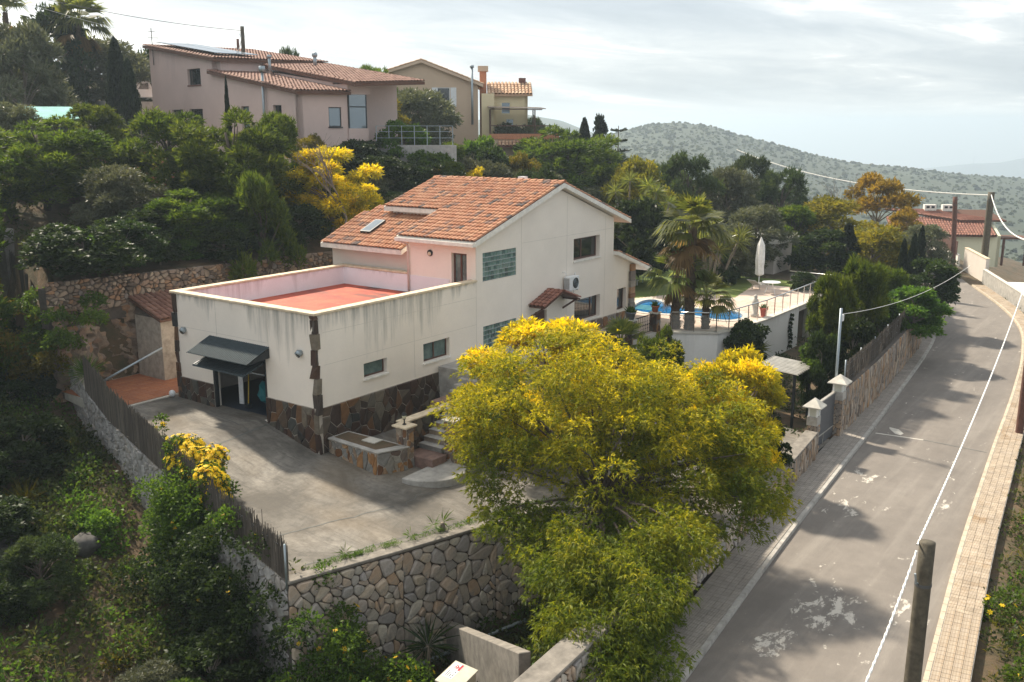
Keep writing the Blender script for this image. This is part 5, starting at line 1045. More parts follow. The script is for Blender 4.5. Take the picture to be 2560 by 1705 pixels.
def lounger(lab, x, y, rz, mat, back=.9):
    o = empty('sun_lounger', (x, y, DZ), lab, 'lounger', None, rz); M0 = Matrix.Translation((x, y, DZ)) @ Matrix.Rotation(rz, 4, 'Z')
    def tr(mb): mb.v = [tuple(M0 @ Vector(q)) for q in mb.v]; return mb
    b = MB()
    for k in range(7): b.box(-.3, .3, -.9+k*.15, -.8+k*.15, .3, .33)
    tr(b).build('seat_slats', mat, o); b = MB()
    for k in range(6): c = math.cos(back); s = math.sin(back); y0 = .16+.12*k; b.hexa([(-.3, .15+.12*k*c, .33+.12*k*s), (.3, .15+.12*k*c, .33+.12*k*s), (.3, .15+(.12*k+.09)*c, .33+(.12*k+.09)*s), (-.3, .15+(.12*k+.09)*c, .33+(.12*k+.09)*s), (-.3, .13+.12*k*c, .36+.12*k*s), (.3, .13+.12*k*c, .36+.12*k*s), (.3, .13+(.12*k+.09)*c, .36+(.12*k+.09)*s), (-.3, .13+(.12*k+.09)*c, .36+(.12*k+.09)*s)])
    tr(b).build('backrest', mat, o)
    for a in (-.27, .27):
        for c in (-.8, .1): b = MB(); b.box(a-.025, a+.025, c-.025, c+.025, 0, .3); tr(b).build('leg', mat, o)
lounger('pale blue slatted lounger folded up near the porch roof', 33.6, 5.2, rad(25), 'lounger_blue', 1.2); lounger('white plastic lounger half hidden behind the house corner', 31.6, 5.6, rad(60), 'white_metal', 1.0); lounger('grey lounger lying beside the closed parasol', 35.2, -1.9, rad(80), 'stone_pale', .5)
tbl = empty('garden_table', (34.2, -3.2, DZ), 'round white glass garden table on the lawn beside the parasol', 'table'); b = MB(); b.tube([(34.2, -3.2, DZ+.7), (34.2, -3.2, DZ+.73)], .55, 20); b.build('top', 'white_metal', tbl)
for k in range(3): b = MB(); a = k*2.09; b.tube([(34.2+.1*math.cos(a), -3.2+.1*math.sin(a), DZ+.7), (34.2+.4*math.cos(a), -3.2+.4*math.sin(a), DZ)], .02, 6); b.build('leg', 'white_metal', tbl)
wf = empty('picket_fence', (32.5, -6.4, -1), 'white two-rail fence in the shade below the lawn edge', 'fence')
for x_ in (31.6, 33.2, 34.9): b = MB(); b.box(x_-.05, x_+.05, -6.75, -6.65, -1.2, .0); b.build('post', 'white_metal', wf)
for z_ in (-.55, -.12): b = MB(); b.box(31.5, 35.0, -6.78, -6.752, z_-.06, z_+.06); b.build('rail', 'white_metal', wf)
shed = empty('garden_shed', (44, 1.5, 1.2), 'flat roofed white garden shed among the trees behind the lawn', 'shed'); b = MB(); b.box(43, 46.5, 0, 3, 1.0, 3.3); b.build('wall', 'grey_wall', shed); b = MB(); b.box(42.7, 46.8, -.4, 3.2, 3.3, 3.55); b.build('roof', 'white_trim', shed); window(shed, (43, 3), (0, -1), (1, 0), .9, 1.9, 1.9, 3.0, rec=-.05, fr='white_metal', gl='glass_dark', mull=(.33, .66), sill=None)
# tiled roof edge of the barbecue shelter behind the house
sh_ = empty('shelter', (31, 9.5, 1.5), 'tiled shelter roof on posts behind the white house', 'shelter'); b = MB(); b.extr([(29.5, 9, 5.6), (33, 7.3, 5.6), (34.5, 9.8, 6.1), (31, 11.5, 6.1)], (0, 0, -.15)); sr = b.build('roof', 'wood_brown', sh_); E2 = np.array([3.5, -1.7, 0]); instances(sr, 'tile', BV, BF, tile_mats((29.5, 9, 5.62), E2, (1.5, 2.5, .5), 3.89, 2.95, .21, .4, None, 7), 'tile_pink', 60)
for p_ in ((29.9, 9.1), (32.8, 7.7)): b = MB(); b.box(p_[0]-.08, p_[0]+.08, p_[1]-.08, p_[1]+.08, 1.0, 5.5); b.build('post', 'wood_brown', sh_)
# ------------------------------------------------------------------ pink house on the slope
P0 = np.array([18.98, 21.51]); dA = np.array([.2079, .9781]); eA = np.array([.9781, -.2079])
def PW(s, t, z): q = P0+dA*s+eA*t; return (q[0], q[1], z)
pink = empty('house', PW(10, 4, 9), 'long pink house with stepped tiled roofs and solar panels on the hillside', 'house')
b = MB(); pa = tuple((P0+dA*22.2)); pb = tuple(P0)
walls(b, pa, pb, 7.5, [(0, 17.35), (10.75, 15.78), (10.76, 14.98), (22.2, 13.35)], .3, [(6.68, 8.82, 14.23, 15.35), (3.48, 5.5, 11.4, 12.56), (6.56, 8.78, 11.4, 12.56), (14.69, 15.8, 11.0, 12.63), (19.06, 20.13, 11.0, 12.63)])
walls(b, pb, tuple(P0+eA*3.5), 9.9, 13.3, .3, [(2.12, 3.04, 11.3, 12.5)]); b.build('wall', 'pink_wall', pink)
b = MB(); q = [PW(22.2, .3, 0), PW(22.2, 9, 0), PW(0, 9, 0), PW(0, 3.6, 0), PW(10, 3.6, 0), PW(10, .31, 0)]
b.prism([p[:2] for p in [PW(21.9, .31, 0), PW(10.8, .31, 0), PW(10.8, 8.5, 0), PW(21.9, 8.5, 0)]], 8, 15.75); b.prism([p[:2] for p in [PW(10.79, 3.5, 0), PW(1.6, 3.5, 0), PW(1.6, 8.5, 0), PW(10.79, 8.5, 0)]], 9, lambda x, y: 13.9+.12*float((np.array([x, y])-P0)@dA)); b.build('rear_wall', 'pink_wall', pink)
b = MB(); b.prism([p[:2] for p in [PW(1.59, 3.51, 0), PW(-.1, 3.51, 0), PW(-.1, 5.2, 0), PW(1.59, 5.2, 0)]], 13.3, 13.95); b.prism([p[:2] for p in [PW(1.59, 3.51, 0), PW(-.1, 3.51, 0), PW(-.1, 5.0, 0), PW(1.59, 5.0, 0)]], 9.8, 11.2); b.build('bay_wall', 'pink_wall', pink)
bay = MB(); sbox(bay, PW(-.05, 3.55, 0)[:2], eA, dA, 0, 1.35, 0, .05, 11.2, 13.3); bo = bay.build('bay_window', 'glass_sky', pink); f_ = MB()
for a in (0, 1.3): sbox(f_, PW(-.07, 3.55, 0)[:2], eA, dA, a, a+.07, 0, .08, 11.2, 13.3)
sbox(f_, PW(-.07, 3.55, 0)[:2], eA, dA, .07, 1.3, 0, .08, 12.5, 12.58); f_.build('frame', 'dark_metal', bo)
b = MB(); b.prism([p[:2] for p in [PW(1.6, .1, 0), PW(.2, .1, 0), PW(.2, 3.3, 0), PW(1.6, 3.3, 0)]], 7.5, 9.9); b.build('foundation', 'brick_dark', pink)
nI = (float(eA[0]), float(eA[1])); dM = (float(-dA[0]), float(-dA[1]))
window(pink, pa, dM, nI, 6.68, 8.82, 14.23, 15.35, gl='glass_dark', fr='dark_metal', sill='brick_dark', mull=(.55,)); window(pink, pa, dM, nI, 3.48, 5.5, 11.4, 12.56, gl='glass_dark', fr='dark_metal', sill=None); window(pink, pa, dM, nI, 6.56, 8.78, 11.4, 12.56, gl='glass_dark', fr='dark_metal', sill=None)
window(pink, pa, dM, nI, 14.69, 15.8, 11.0, 12.63, gl='glass_frosted', fr='dark_metal', sill=None, mull=()); window(pink, pa, dM, nI, 19.06, 20.13, 11.0, 12.63, gl='glass_dark', fr='dark_metal', sill=None, mull=())
window(pink, pb, nI, (float(dA[0]), float(dA[1])), 2.12, 3.04, 11.3, 12.5, rec=.05, gl='glass_sky', fr='dark_metal', sill='dark_metal', mull=())
def slope_roof(parent, pts, th, mat, tmat, pw=.22, pl=.45, lim=60, seed=1, bed='tile_bed'):
    """pts: eave-start, eave-end, top-end, top-start"""
    b = MB(); pts = [Vector(p) for p in pts]; b.extr(pts, (0, 0, -th)); o = b.build('roof', bed, parent); E_ = np.array(pts[1]-pts[0]); S_ = np.array(pts[3]-pts[0]); v_, f_ = barrel(pw*.97, pl+.1)
    instances(o, 'tile', v_, f_, tile_mats(np.array(pts[0])+(0, 0, .01), E_, S_, np.linalg.norm(E_), np.linalg.norm(S_), pw, pl, None, seed), tmat, lim); return o
r1 = slope_roof(pink, [PW(10.5, -.35, 15.85), PW(10.5, 8.7, 15.95), PW(22.5, 8.7, 17.5), PW(22.5, -.35, 17.42)], .2, '', 'tile_pink', .24, .5, 60, 2)
r2 = slope_roof(pink, [PW(-.35, -.35, 13.42), PW(-.35, 3.6, 13.45), PW(11.6, 3.6, 15.12), PW(11.6, -.35, 15.08)], .2, '', 'tile_pink', .24, .5, 70, 3)
r3 = slope_roof(pink, [PW(-1.3, 3.3, 13.95), PW(-1.3, 8.7, 14.2), PW(10.4, 8.7, 15.9), PW(10.4, 3.3, 15.55)], .2, '', 'tile_pink', .24, .5, 70, 4)
for k in range(4):
    for j in range(2): b = MB(); s0 = 11.6+2.5*k; t0 = .3+1.7*j; zz_ = lambda s: 16.05+.133*(s-10.5)+.1; b.extr([PW(s0, t0, zz_(s0)), PW(s0, t0+1.6, zz_(s0)), PW(s0+2.4, t0+1.6, zz_(s0+2.4)), PW(s0+2.4, t0, zz_(s0+2.4))], (0, 0, .05)); b.build('solar_panel', 'solar', pink)
b = MB(); b.tube([PW(4.0, -.2, 10.0), PW(3.95, -.2, 14.7)], .09, 10); b.tube([PW(3.95, -.2, 14.7), PW(3.95, -.2, 15.05)], .2, 10); b.build('flue', 'galv', pink, True)
b = MB(); b.tube([PW(9.0, 3.3, 15.0), PW(8.3, 2.7, 15.1), PW(8.3, 2.7, 15.9)], .1, 8); b.tube([PW(8.3, 2.7, 15.9), PW(8.3, 2.7, 16.1)], .15, 8); b.build('flue', 'galv', pink, True)
b = MB(); b.tube([PW(21.2, -.1, 15.9), PW(21.2, -.1, 18.6)], .03, 6)
for k in range(6): b.bar(PW(20.8+.17*k, -.3, 18.3+.02*k), PW(20.8+.17*k, .3, 18.3+.02*k), .02)
b.bar(PW(20.6, 0, 18.28), PW(21.9, 0, 18.42), .025); b.bar(PW(21.2, -.4, 17.9), PW(21.2, .4, 17.9), .03); b.build('aerial', 'black_iron', pink)
b = MB(); b.tube([PW(6.2, 5, 15.4), PW(6.2, 5, 16.0)], .12, 8); b.blob(PW(6.2, 5, 16.1), .2, 1, 0); b.build('vent_cowl', 'galv', pink, True)
# terrace railing and white stone wall between the hillside houses
tr_ = empty('steel_railing', PW(-2.5, 5, 10.4), 'pale steel railing beside the pink house terrace', 'railing')
rp = [PW(-.8, 5.1, 0), PW(-2.6, 6.8, 0), PW(-4.4, 8.5, 0)]
for z_ in (10.6, 11.0, 11.35): b = MB(); b.tube([(p[0], p[1], z_) for p in rp], .018, 6); b.build('rail', 'galv', tr_)
for k in range(7): p = np.array(rp[0][:2])*(1-k/6)+np.array(rp[2][:2])*k/6; b = MB(); b.tube([(*p, 10.0), (*p, 11.35)], .03, 6); b.build('post', 'galv', tr_)
b = MB(); b.prism([p[:2] for p in [PW(-.9, 4.9, 0), PW(-4.6, 8.2, 0), PW(-4.4, 8.8, 0), PW(-.6, 5.4, 0)]], 6.5, 10.15); tag(b.build('terrace_wall', 'greystone'), 'pale dry wall under the steel railing between the hillside houses', 'wall')
# ------------------------------------------------------------------ beige house with pergola
def fr_(o, ax): a = rad(ax); return np.array(o, float), np.array([math.cos(a), math.sin(a)])
Bo, Bd = fr_((44.7, 27.6), -52); Bn = np.array([-Bd[1], Bd[0]])       # s runs to the right across the picture, t away
def BW(s, t, z): q = Bo+Bd*s+Bn*t; return (q[0], q[1], z)
bei = empty('house', BW(-3, 3, 10), 'beige house with white shuttered window and tall chimney on the hillside', 'house')
b = MB(); walls(b, BW(-7.4, 0, 0)[:2], BW(.0, 0, 0)[:2], 8, [(0, 15.9), (2.6, 16.65), (7.4, 14.8)], .3, [(3.9, 5.0, 13.0, 14.6)]); b.prism([BW(-.3, .3, 0)[:2], BW(0, .3, 0)[:2], BW(0, 9, 0)[:2], BW(-.3, 9, 0)[:2]], 8, 14.7); b.build('wall', 'beige_wall', bei)
window(bei, BW(-7.4, 0, 0)[:2], tuple(Bd), tuple(Bn), 3.9, 5.0, 13.0, 14.6, rec=.02, gl='glass_dark', fr='white_metal', mull=(), sill='white_trim')
for s_ in (-3.95, -2.35): b = MB(); sbox(b, BW(s_, 0, 0)[:2], Bd, Bn, 0, .5, -.06, -.01, 13.0, 14.6); b.build('shutter', 'white_metal', bei)
slope_roof(bei, [BW(.45, -.4, 14.85), BW(.45, 9, 14.85), BW(-4.8, 9, 16.85), BW(-4.8, -.4, 16.85)], .22, '', 'tile_pale', .25, .5, 40, 5, 'beige_wall'); slope_roof(bei, [BW(-7.9, -.4, 15.9), BW(-7.9, 9, 15.9), BW(-4.8, 9, 16.85), BW(-4.8, -.4, 16.85)], .22, '', 'tile_pale', .25, .5, 20, 6, 'beige_wall')
b = MB(); b.prism([BW(.15, 1.2, 0)[:2], BW(.75, 1.2, 0)[:2], BW(.75, 1.9, 0)[:2], BW(.15, 1.9, 0)[:2]], 9, 16.0); b.build('chimney', 'orange_wall', bei); b = MB(); b.prism([BW(.0, 1.0, 0)[:2], BW(.9, 1.0, 0)[:2], BW(.9, 2.1, 0)[:2], BW(0, 2.1, 0)[:2]], 16.0, 16.45); b.build('chimney_cap', 'beige_wall', bei)
b = MB(); b.tube([BW(-.5, -.5, 11.5), BW(-.5, -.5, 16.2)], .1, 8); b.tube([BW(-.5, -.5, 16.2), BW(-.5, -.5, 16.4)], .18, 8); b.build('flue', 'galv', bei, True)
tow = empty('house', BW(3, 2, 10), 'yellow tower wing with pale barrel tiled roof and pergola terrace', 'house')
b = MB(); walls(b, BW(1.4, .5, 0)[:2], BW(4.3, .5, 0)[:2], 8.5, 14.0, .25, [(.6, 1.4, 12.4, 13.4), (1.0, 1.7, 11.2, 12.0)]); walls(b, BW(4.3, .5, 0)[:2], BW(4.3, 4, 0)[:2], 8.5, [(0, 14.0), (1.7, 14.9), (3.5, 14.0)], .25); b.prism([BW(.3, -.4, 0)[:2], BW(1.39, -.4, 0)[:2], BW(1.39, 3, 0)[:2], BW(.3, 3, 0)[:2]], 8.5, 14.1); b.build('wall', 'yellow_wall', tow)
window(tow, BW(1.4, .5, 0)[:2], tuple(Bd), tuple(Bn), .6, 1.4, 12.4, 13.4, rec=.02, gl='glass_sky', fr='yellow_wall', mull=(), sill=None); window(tow, BW(1.4, .5, 0)[:2], tuple(Bd), tuple(Bn), 1.0, 1.7, 11.2, 12.0, rec=.02, gl='glass_sky', fr='yellow_wall', mull=(), sill=None)
slope_roof(tow, [BW(.8, .1, 14.05), BW(4.7, .1, 14.05), BW(4.7, 2.2, 15.05), BW(.8, 2.2, 15.05)], .16, '', 'tile_pale', .28, .5, 60, 7, 'tile_pale')
b = MB(); b.prism([BW(3.6, 2.0, 0)[:2], BW(4.2, 2.0, 0)[:2], BW(4.2, 2.6, 0)[:2], BW(3.6, 2.6, 0)[:2]], 14.8, 15.5); b.build('chimney', 'brick_dark', tow)
b = MB(); b.prism([BW(.9, -3.6, 0)[:2], BW(6.6, -3.6, 0)[:2], BW(6.6, .45, 0)[:2], BW(.9, .45, 0)[:2]], 8.0, 10.3); b.build('terrace', 'beige_wall', tow)
b = MB(); b.prism([BW(.9, -3.7, 0)[:2], BW(6.7, -3.7, 0)[:2], BW(6.7, -3.45, 0)[:2], BW(.9, -3.45, 0)[:2]], 10.301, 10.75); b.build('parapet', 'orange_wall', tow)
for k in range(4): b = MB(); s_ = (1.0, 4.7, 1.0, 4.7)[k]; t_ = (-3.3, -3.3, -.6, -.6)[k]; b.tube([BW(s_, t_, 10.3), BW(s_, t_, 12.75)], .06, 6); b.build('pergola_post', 'wood_brown', tow)
b = MB(); b.extr([BW(.8, -3.6, 12.85), BW(5.6, -3.6, 12.75), BW(5.4, -.3, 12.9), BW(.8, -.3, 13.0)], (0, 0, .05)); b.build('pergola_cover', 'pergola_cloth', tow); b = MB(); b.bar(BW(1, -3.5, 11.4), BW(6.5, -3.5, 11.4), .08); b.bar(BW(1, -3.5, 12.75), BW(5.3, -3.5, 12.7), .08); b.build('rail', 'wood_brown', tow)
slope_roof(tow, [BW(1.6, -4.4, 9.75), BW(5.8, -4.4, 9.75), BW(5.8, -3.65, 10.1), BW(1.6, -3.65, 10.1)], .1, '', 'tile_pale', .28, .45, 20, 8, 'brick_dark')
# ------------------------------------------------------------------ yellow house at the bend of the road
Co, Cd = fr_((92.8, -1.0), -62); Cn = np.array([-Cd[1], Cd[0]])
def CW(s, t, z): q = Co+Cd*s+Cn*t; return (q[0], q[1], z)
yel = empty('house', CW(0, 4, -3), 'pale yellow house with red tiled roof beyond the bend of the road', 'house')
b = MB(); walls(b, CW(-5.2, 0, 0)[:2], CW(6.0, 0, 0)[:2], -4, -.55, .3); walls(b, CW(6.0, 0, 0)[:2], CW(6.0, 7, 0)[:2], -4, [(0, -.5), (3.4, .9), (7, -.5)], .3); walls(b, CW(-5.2, 3.0, 0)[:2], CW(6, 3.0, 0)[:2], -4, .7, .3); b.build('wall', 'pale_yellow_wall', yel)
slope_roof(yel, [CW(-5.6, -.5, -.45), CW(5.4, -.5, -.45), CW(5.4, 3.4, 1.15), CW(-5.6, 3.4, 1.15)], .15, '', 'tile_red', .3, .5, 120, 9); slope_roof(yel, [CW(2.2, 2.2, 1.0), CW(7.2, 2.2, 1.0), CW(5.8, 4.6, 2.0), CW(-5.6, 4.6, 2.0)], .15, '', 'tile_red', .3, .5, 60, 10)
for s_ in (-1.2, .8): b = MB(); b.prism([CW(s_, 4.2, 0)[:2], CW(s_+1.3, 4.2, 0)[:2], CW(s_+1.3, 4.9, 0)[:2], CW(s_, 4.9, 0)[:2]], 1.6, 2.55); ch = b.build('chimney', 'white_trim', yel); b = MB(); sbox(b, CW(s_+.2, 4.19, 0)[:2], Cd, Cn, 0, .35, -.005, .02, 2.15, 2.4); sbox(b, CW(s_+.75, 4.19, 0)[:2], Cd, Cn, 0, .35, -.005, .02, 2.15, 2.4); b.build('vent_hole', 'dark_metal', ch)
b = MB(); b.prism([CW(6.1, 1.2, 0)[:2], CW(9.6, 1.2, 0)[:2], CW(9.6, 4, 0)[:2], CW(6.1, 4, 0)[:2]], -1.0, -.8); pg_ = b.build('pergola_roof', 'tile_bed', yel)
for s_, t_ in ((6.9, 1.5), (9.3, 1.5)): b = MB(); b.tube([CW(s_, t_, -4), CW(s_, t_, -1)], .14, 6); b.build('pergola_post', 'pole_red', pg_)
def sidewall(nm, lab, pts, z0, z1, mat, th=.2, top=None, cat='wall'):
    b = MB()
    for p, q in zip(pts, pts[1:]): walls(b, p, q, z0, z1, th)
    o = b.build(nm, mat, None); tag(o, lab, cat)
    if top:
        c = MB()
        for p, q in zip(pts, pts[1:]):
            p = np.array(p, float); q = np.array(q, float); d = (q-p)/np.linalg.norm(q-p); n_ = np.array([-d[1], d[0]]); c.hexa([(*(p-n_*.04), z1+.002), (*(q-n_*.04), z1+.002), (*(q+n_*(th+.04)), z1+.002), (*(p+n_*(th+.04)), z1+.002), (*(p-n_*.04), z1+.06), (*(q-n_*.04), z1+.06), (*(q+n_*(th+.04)), z1+.06), (*(p+n_*(th+.04)), z1+.06)])
        c.build('coping', top, o)
    return o
kR = lambda *s: [tuple(off(reparam(KR, 700), -k)[np.argmin(abs(reparam(KR, 700)[:, 0]-x))]) for x, k in s]
sidewall('boundary_wall', 'white wall with dark fence on top in front of the yellow house', kR((88, 1.6), (72.5, 1.6)), -1.3, -.2, 'white_trim')
b = MB(); 
for p, q in zip(kR((88, 1.5), (72.7, 1.5)), kR((88, 1.5), (72.7, 1.5))[1:]): walls(b, p, q, -.2, 1.0, .05)
tag(b.build('slat_fence', 'wood_brown'), 'dark brown fence on the white wall at the bend of the road', 'fence')
sidewall('boundary_wall', 'plain brown rendered wall beside the far utility pole', kR((70, 1.5), (63, 1.6)), -1.3, .75, 'grey_wall', .25, 'coping'); sidewall('boundary_wall', 'long low grey wall along the far right pavement', kR((62.5, 1.35), (52, 1.35), (44, 1.35), (36, 1.35)), -1.4, -.05, 'concrete', .2, 'concrete_pale')
sidewall('boundary_wall', 'white garden wall at the right edge beyond the low grey wall', [(76, -14), (62, -22)], -3.5, -.4, 'white_trim', .2)
for i, (x_, y_, w_, l_, z_, lab) in enumerate(((60, -14.5, 4, 5, -.75, 'pale flat roofed outbuilding beyond the low grey wall'), (56.5, -18.5, 4.5, 6, -1.0, 'white flat roofed outbuilding at the right edge of the picture'))):
    o = empty('outbuilding', (x_, y_, -3), lab, 'shed'); b = MB(); b.obox((x_, y_), rad(25), l_, w_, -5, z_-.15); b.build('wall', 'grey_wall', o); b = MB(); b.obox((x_, y_), rad(25), l_+.5, w_+.5, z_-.15, z_); b.build('roof', 'white_trim', o)
# ------------------------------------------------------------------ poles and cables
def pole(lab, x, y, z0, z1, r, mat, cap=True, lean=(0, 0)):
    o = empty('utility_pole', (x, y, z0), lab, 'pole'); b = MB(); n = 12; b.tube([(x+lean[0]*k/n, y+lean[1]*k/n, z0-.5+(z1-z0+.5)*k/n) for k in range(n+1)], [r*(1.18-.18*k/n) for k in range(n+1)], 14); b.build('shaft', mat, o, True)
    b = MB(); b.tube([(x+lean[0]*.9, y+lean[1]*.9, z1-.75), (x+lean[0]*.9, y+lean[1]*.9, z1-.70)], r*1.08, 14); b.build('band', 'cable_dark', o); b = MB(); b.tube([(x+lean[0], y+lean[1], z1-.72), (x+lean[0]-.16, y+lean[1]+.08, z1-.68), (x+lean[0]-.2, y+lean[1]+.1, z1-.5)], .018, 6); b.build('hook', 'galv', o); return o
PA = (-6.35, -21.05); pole('weathered wooden utility pole in the right foreground', PA[0], PA[1], -1.2, 4.72, .125, 'pole_wood', lean=(.12, -.02))
PB = (20.3, -19.12); pole('brown utility pole at the right edge beside the pavement', PB[0], PB[1], -1.2, 7.0, .13, 'pole_red')
PC = (66.5, -9.6); pole('tall dark concrete utility pole at the bend of the road', PC[0], PC[1], -1.2, 6.0, .26, 'pole_wood'); pole('red brown wooden utility pole before the yellow house', 71.0, -6.4, -1.2, 5.2, .2, 'pole_red', lean=(.35, .5))
pole('tall utility pole behind the pink house', 27.2, 36.5, 12, 18.7, .14, 'pole_wood'); pole('short utility pole behind the pink house', 29.2, 39.6, 13, 18.1, .1, 'pole_red')
def cable(lab, p, q, sag, r=.02, mat='cable', twist=False, n=60):
    p = Vector(p); q = Vector(q); pts = [p.lerp(q, k/n)-Vector((0, 0, sag*4*(k/n)*(1-k/n))) for k in range(n+1)]; b = MB()
    if twist:
        L = (q-p).length; m = int(min(1200, L/.05)); d = (q-p).normalized(); u = d.cross(Vector((0, 0, 1))).normalized(); v = u.cross(d)
        for ph in (0, math.pi): b.tube([p.lerp(q, k/m)-Vector((0, 0, sag*4*(k/m)*(1-k/m)))+(u*math.cos(k*.9+ph)+v*math.sin(k*.9+ph))*r*.55 for k in range(m+1)], r*.85, 5, False)
    else: b.tube(pts, r, 5, False)
    o = b.build('overhead_cable', mat, None, True); tag(o, lab, 'cable'); return o
cable('thick twisted white cable from the foreground pole along the road', (PA[0]-.03, PA[1]+.1, 4.70), (PB[0], PB[1]+.12, 6.9), .55, .015, 'cable', True); cable('cable dropping from the foreground pole out of the bottom of the picture', (PA[0]-.05, PA[1]+.1, 4.6), (-14.5, -21.4, 4.3), .5, .015, 'cable', True)
cable('white cable from the pole at the bend down to the right edge', (PB[0], PB[1]+.1, 6.9), (PC[0], PC[1], 5.8), 1.0, .03, 'cable', True); cable('white cable crossing above the trees left of the far pole', (PC[0], PC[1], 5.75), (95, 25, 8.5), 1.2, .04, 'cable', True)
cable('thin cable from the service post across to the bushes by the road', (16.05, -12.9, 4.0), (40, -13.2, 3.2), .5, .012); cable('dark cable over the pink house from the top left', (27.2, 36.5, 18.4), (-4, 37, 22.0), 1.0, .02, 'cable_dark'); cable('dark cable from the tall pole down to the pink house roof', (27.2, 36.5, 18.3), PW(14, 3, 16.6), .5, .02, 'cable_dark'); cable('thin pale cable over the palm at the top left', PW(21, 3, 17.6), (2, 44, 23), .8, .012)
mt = empty('radio_mast', (3851, 677, -125), 'tiny radio mast on the distant mountain ridge', 'mast'); b = MB(); b.tube([(3851, 677, -125), (3851, 677, -93)], [1.2, .5], 5); b.build('mast', 'galv', mt); b = MB(); b.bar((3851, 672, -100), (3851, 682, -100), .8); b.build('cross_arm', 'galv', mt)
# ------------------------------------------------------------------ things by the pink house
car = empty('parked_car', (25.3, 46.6, 13.25), 'white van half hidden behind the left end of the pink house', 'car', None, 0)
cz = 13.25; Cc = np.array((25.3, 46.6)); 
def CR(s, t, z): q = Cc+eA*s+dA*t; return (q[0], q[1], cz+z)
sec = [(-2.1, .35), (-2.15, .8), (-1.6, .95), (-1.0, 1.5), (-.2, 1.68), (1.4, 1.66), (2.0, 1.5), (2.1, .9), (2.12, .35)]; b = MB()
b.add([CR(s, -.85, z) for s, z in sec]+[CR(s, .85, z) for s, z in sec], [tuple(range(9)), tuple(range(17, 8, -1))]+[(i, 9+i, 9+(i+1) % 9, (i+1) % 9) for i in range(9)]); b.build('body', 'car_white', car, bevel=.05)
for s0, s1 in ((-1.2, -.1), (0, 1.2)): b = MB(); b.extr([CR(s0+.25, -.853, 1.0), CR(s1, -.853, 1.0), CR(s1, -.853, 1.52), CR(s0+(.55 if s0 < -1 else .05), -.853, 1.5 if s0 > -1 else 1.42)], Vector(CR(0, -.01, 0))-Vector(CR(0, 0, 0))); b.build('window', 'glass_dark', car)
for s_ in (-1.35, 1.35): b = MB(); b.tube([CR(s_, -.87, .33), CR(s_, -.6, .33)], .33, 16); wh = b.build('wheel', 'tyre', car); b = MB(); b.tube([CR(s_, -.875, .33), CR(s_, -.872, .33)], .19, 12); b.build('rim', 'galv', wh)
b = MB(); b.prism([CR(-4, -1.6, 0)[:2], CR(4, -1.6, 0)[:2], CR(4, 2.5, 0)[:2], CR(-4, 2.5, 0)[:2]], 8, cz+.02); tag(b.build('parking_terrace', 'concrete', None), 'grey concrete terrace the white van is parked on', 'terrace')
gw = empty('panel_fence', CR(1.5, 2.6, 0), 'grey panel fence behind the white van', 'fence')
for k in range(5): b = MB(); s_ = -2+k*1.2; b.extr([CR(s_, 2.4, 0), CR(s_+1.15, 2.4, 0), CR(s_+1.15, 2.4, 2.3), CR(s_, 2.4, 2.3)], (.03, .05, 0)); b.build('panel', 'stone_pale', gw)
gn = empty('market_tent', (10, 34, 11), 'teal cloth gazebo roof among the trees on the left', 'gazebo'); c_ = Vector((10.1, 34.05, 11.75)); ex = Vector((.81, -.58, 0))*2.7; ey = Vector((.58, .81, 0))*2.2; b = MB()
p4 = [c_-ex-ey, c_+ex-ey, c_+ex+ey, c_-ex+ey]; r1_, r2_ = c_-ex*.7+Vector((0, 0, .75)), c_+ex*.7+Vector((0, 0, .75)); b.add(p4+[r1_, r2_]+[p-Vector((0, 0, .05)) for p in p4], [(0, 1, 5, 4), (1, 2, 5), (2, 3, 4, 5), (3, 0, 4), (9, 8, 7, 6)]); b.build('roof', 'teal_cloth', gn); b = MB(); b.extr([p4[0], p4[3], p4[3]-Vector((0, 0, .6)), p4[0]-Vector((0, 0, .6))], (.02, 0, 0)); b.build('side_cloth', 'green_cloth', gn)
for p in p4: b = MB(); b.tube([p, p-Vector((0, 0, 3.2))], .05, 6); b.build('pole', 'wood_grey', gn)
ot = empty('terrace_wall', (11, 26, 6), 'orange rendered garden terrace wall glimpsed between the pines', 'wall'); b = MB(); walls(b, (8.2, 28.4), (12.4, 24.6), 6, 10.0, .4); b.build('wall', 'orange_wall', ot); b = MB(); walls(b, (8.2, 28.5), (12.4, 24.7), 10.01, 10.1, .5); b.build('coping', 'stone_pale', ot)
lt = empty('lattice_fence', (11, 27.5, 9), 'dark lattice fence on the orange terrace wall', 'fence'); pA, pB = np.array((8.5, 28.6)), np.array((12.2, 25.2))
for k in range(19): c = pA+(pB-pA)*k/18; b = MB(); b.tube([(*c, 10.1), (*c, 11.3)], .05, 4); b.build('slat', 'wood_grey', lt)
b = MB(); b.bar((*pA, 11.3), (*pB, 11.3), .12); b.bar((*pA, 10.7), (*pB, 10.7), .06); b.build('rail', 'wood_grey', lt)
gtb = empty('garden_table', (11.2, 24.6, 7.9), 'wooden garden table with orange legs between the pines', 'table'); b = MB(); b.obox((11.2, 24.6), rad(-40), 2.0, .9, 8.55, 8.62); b.build('top', 'stone_pale', gtb)
for a, c in ((-.8, -.3), (.8, -.3), (-.8, .3), (.8, .3)): q = (11.2+a*math.cos(rad(-40))-c*math.sin(rad(-40)), 24.6+a*math.sin(rad(-40))+c*math.cos(rad(-40))); b = MB(); b.box(q[0]-.05, q[0]+.05, q[1]-.05, q[1]+.05, 7.5, 8.55); b.build('leg', 'orange_wall', gtb)
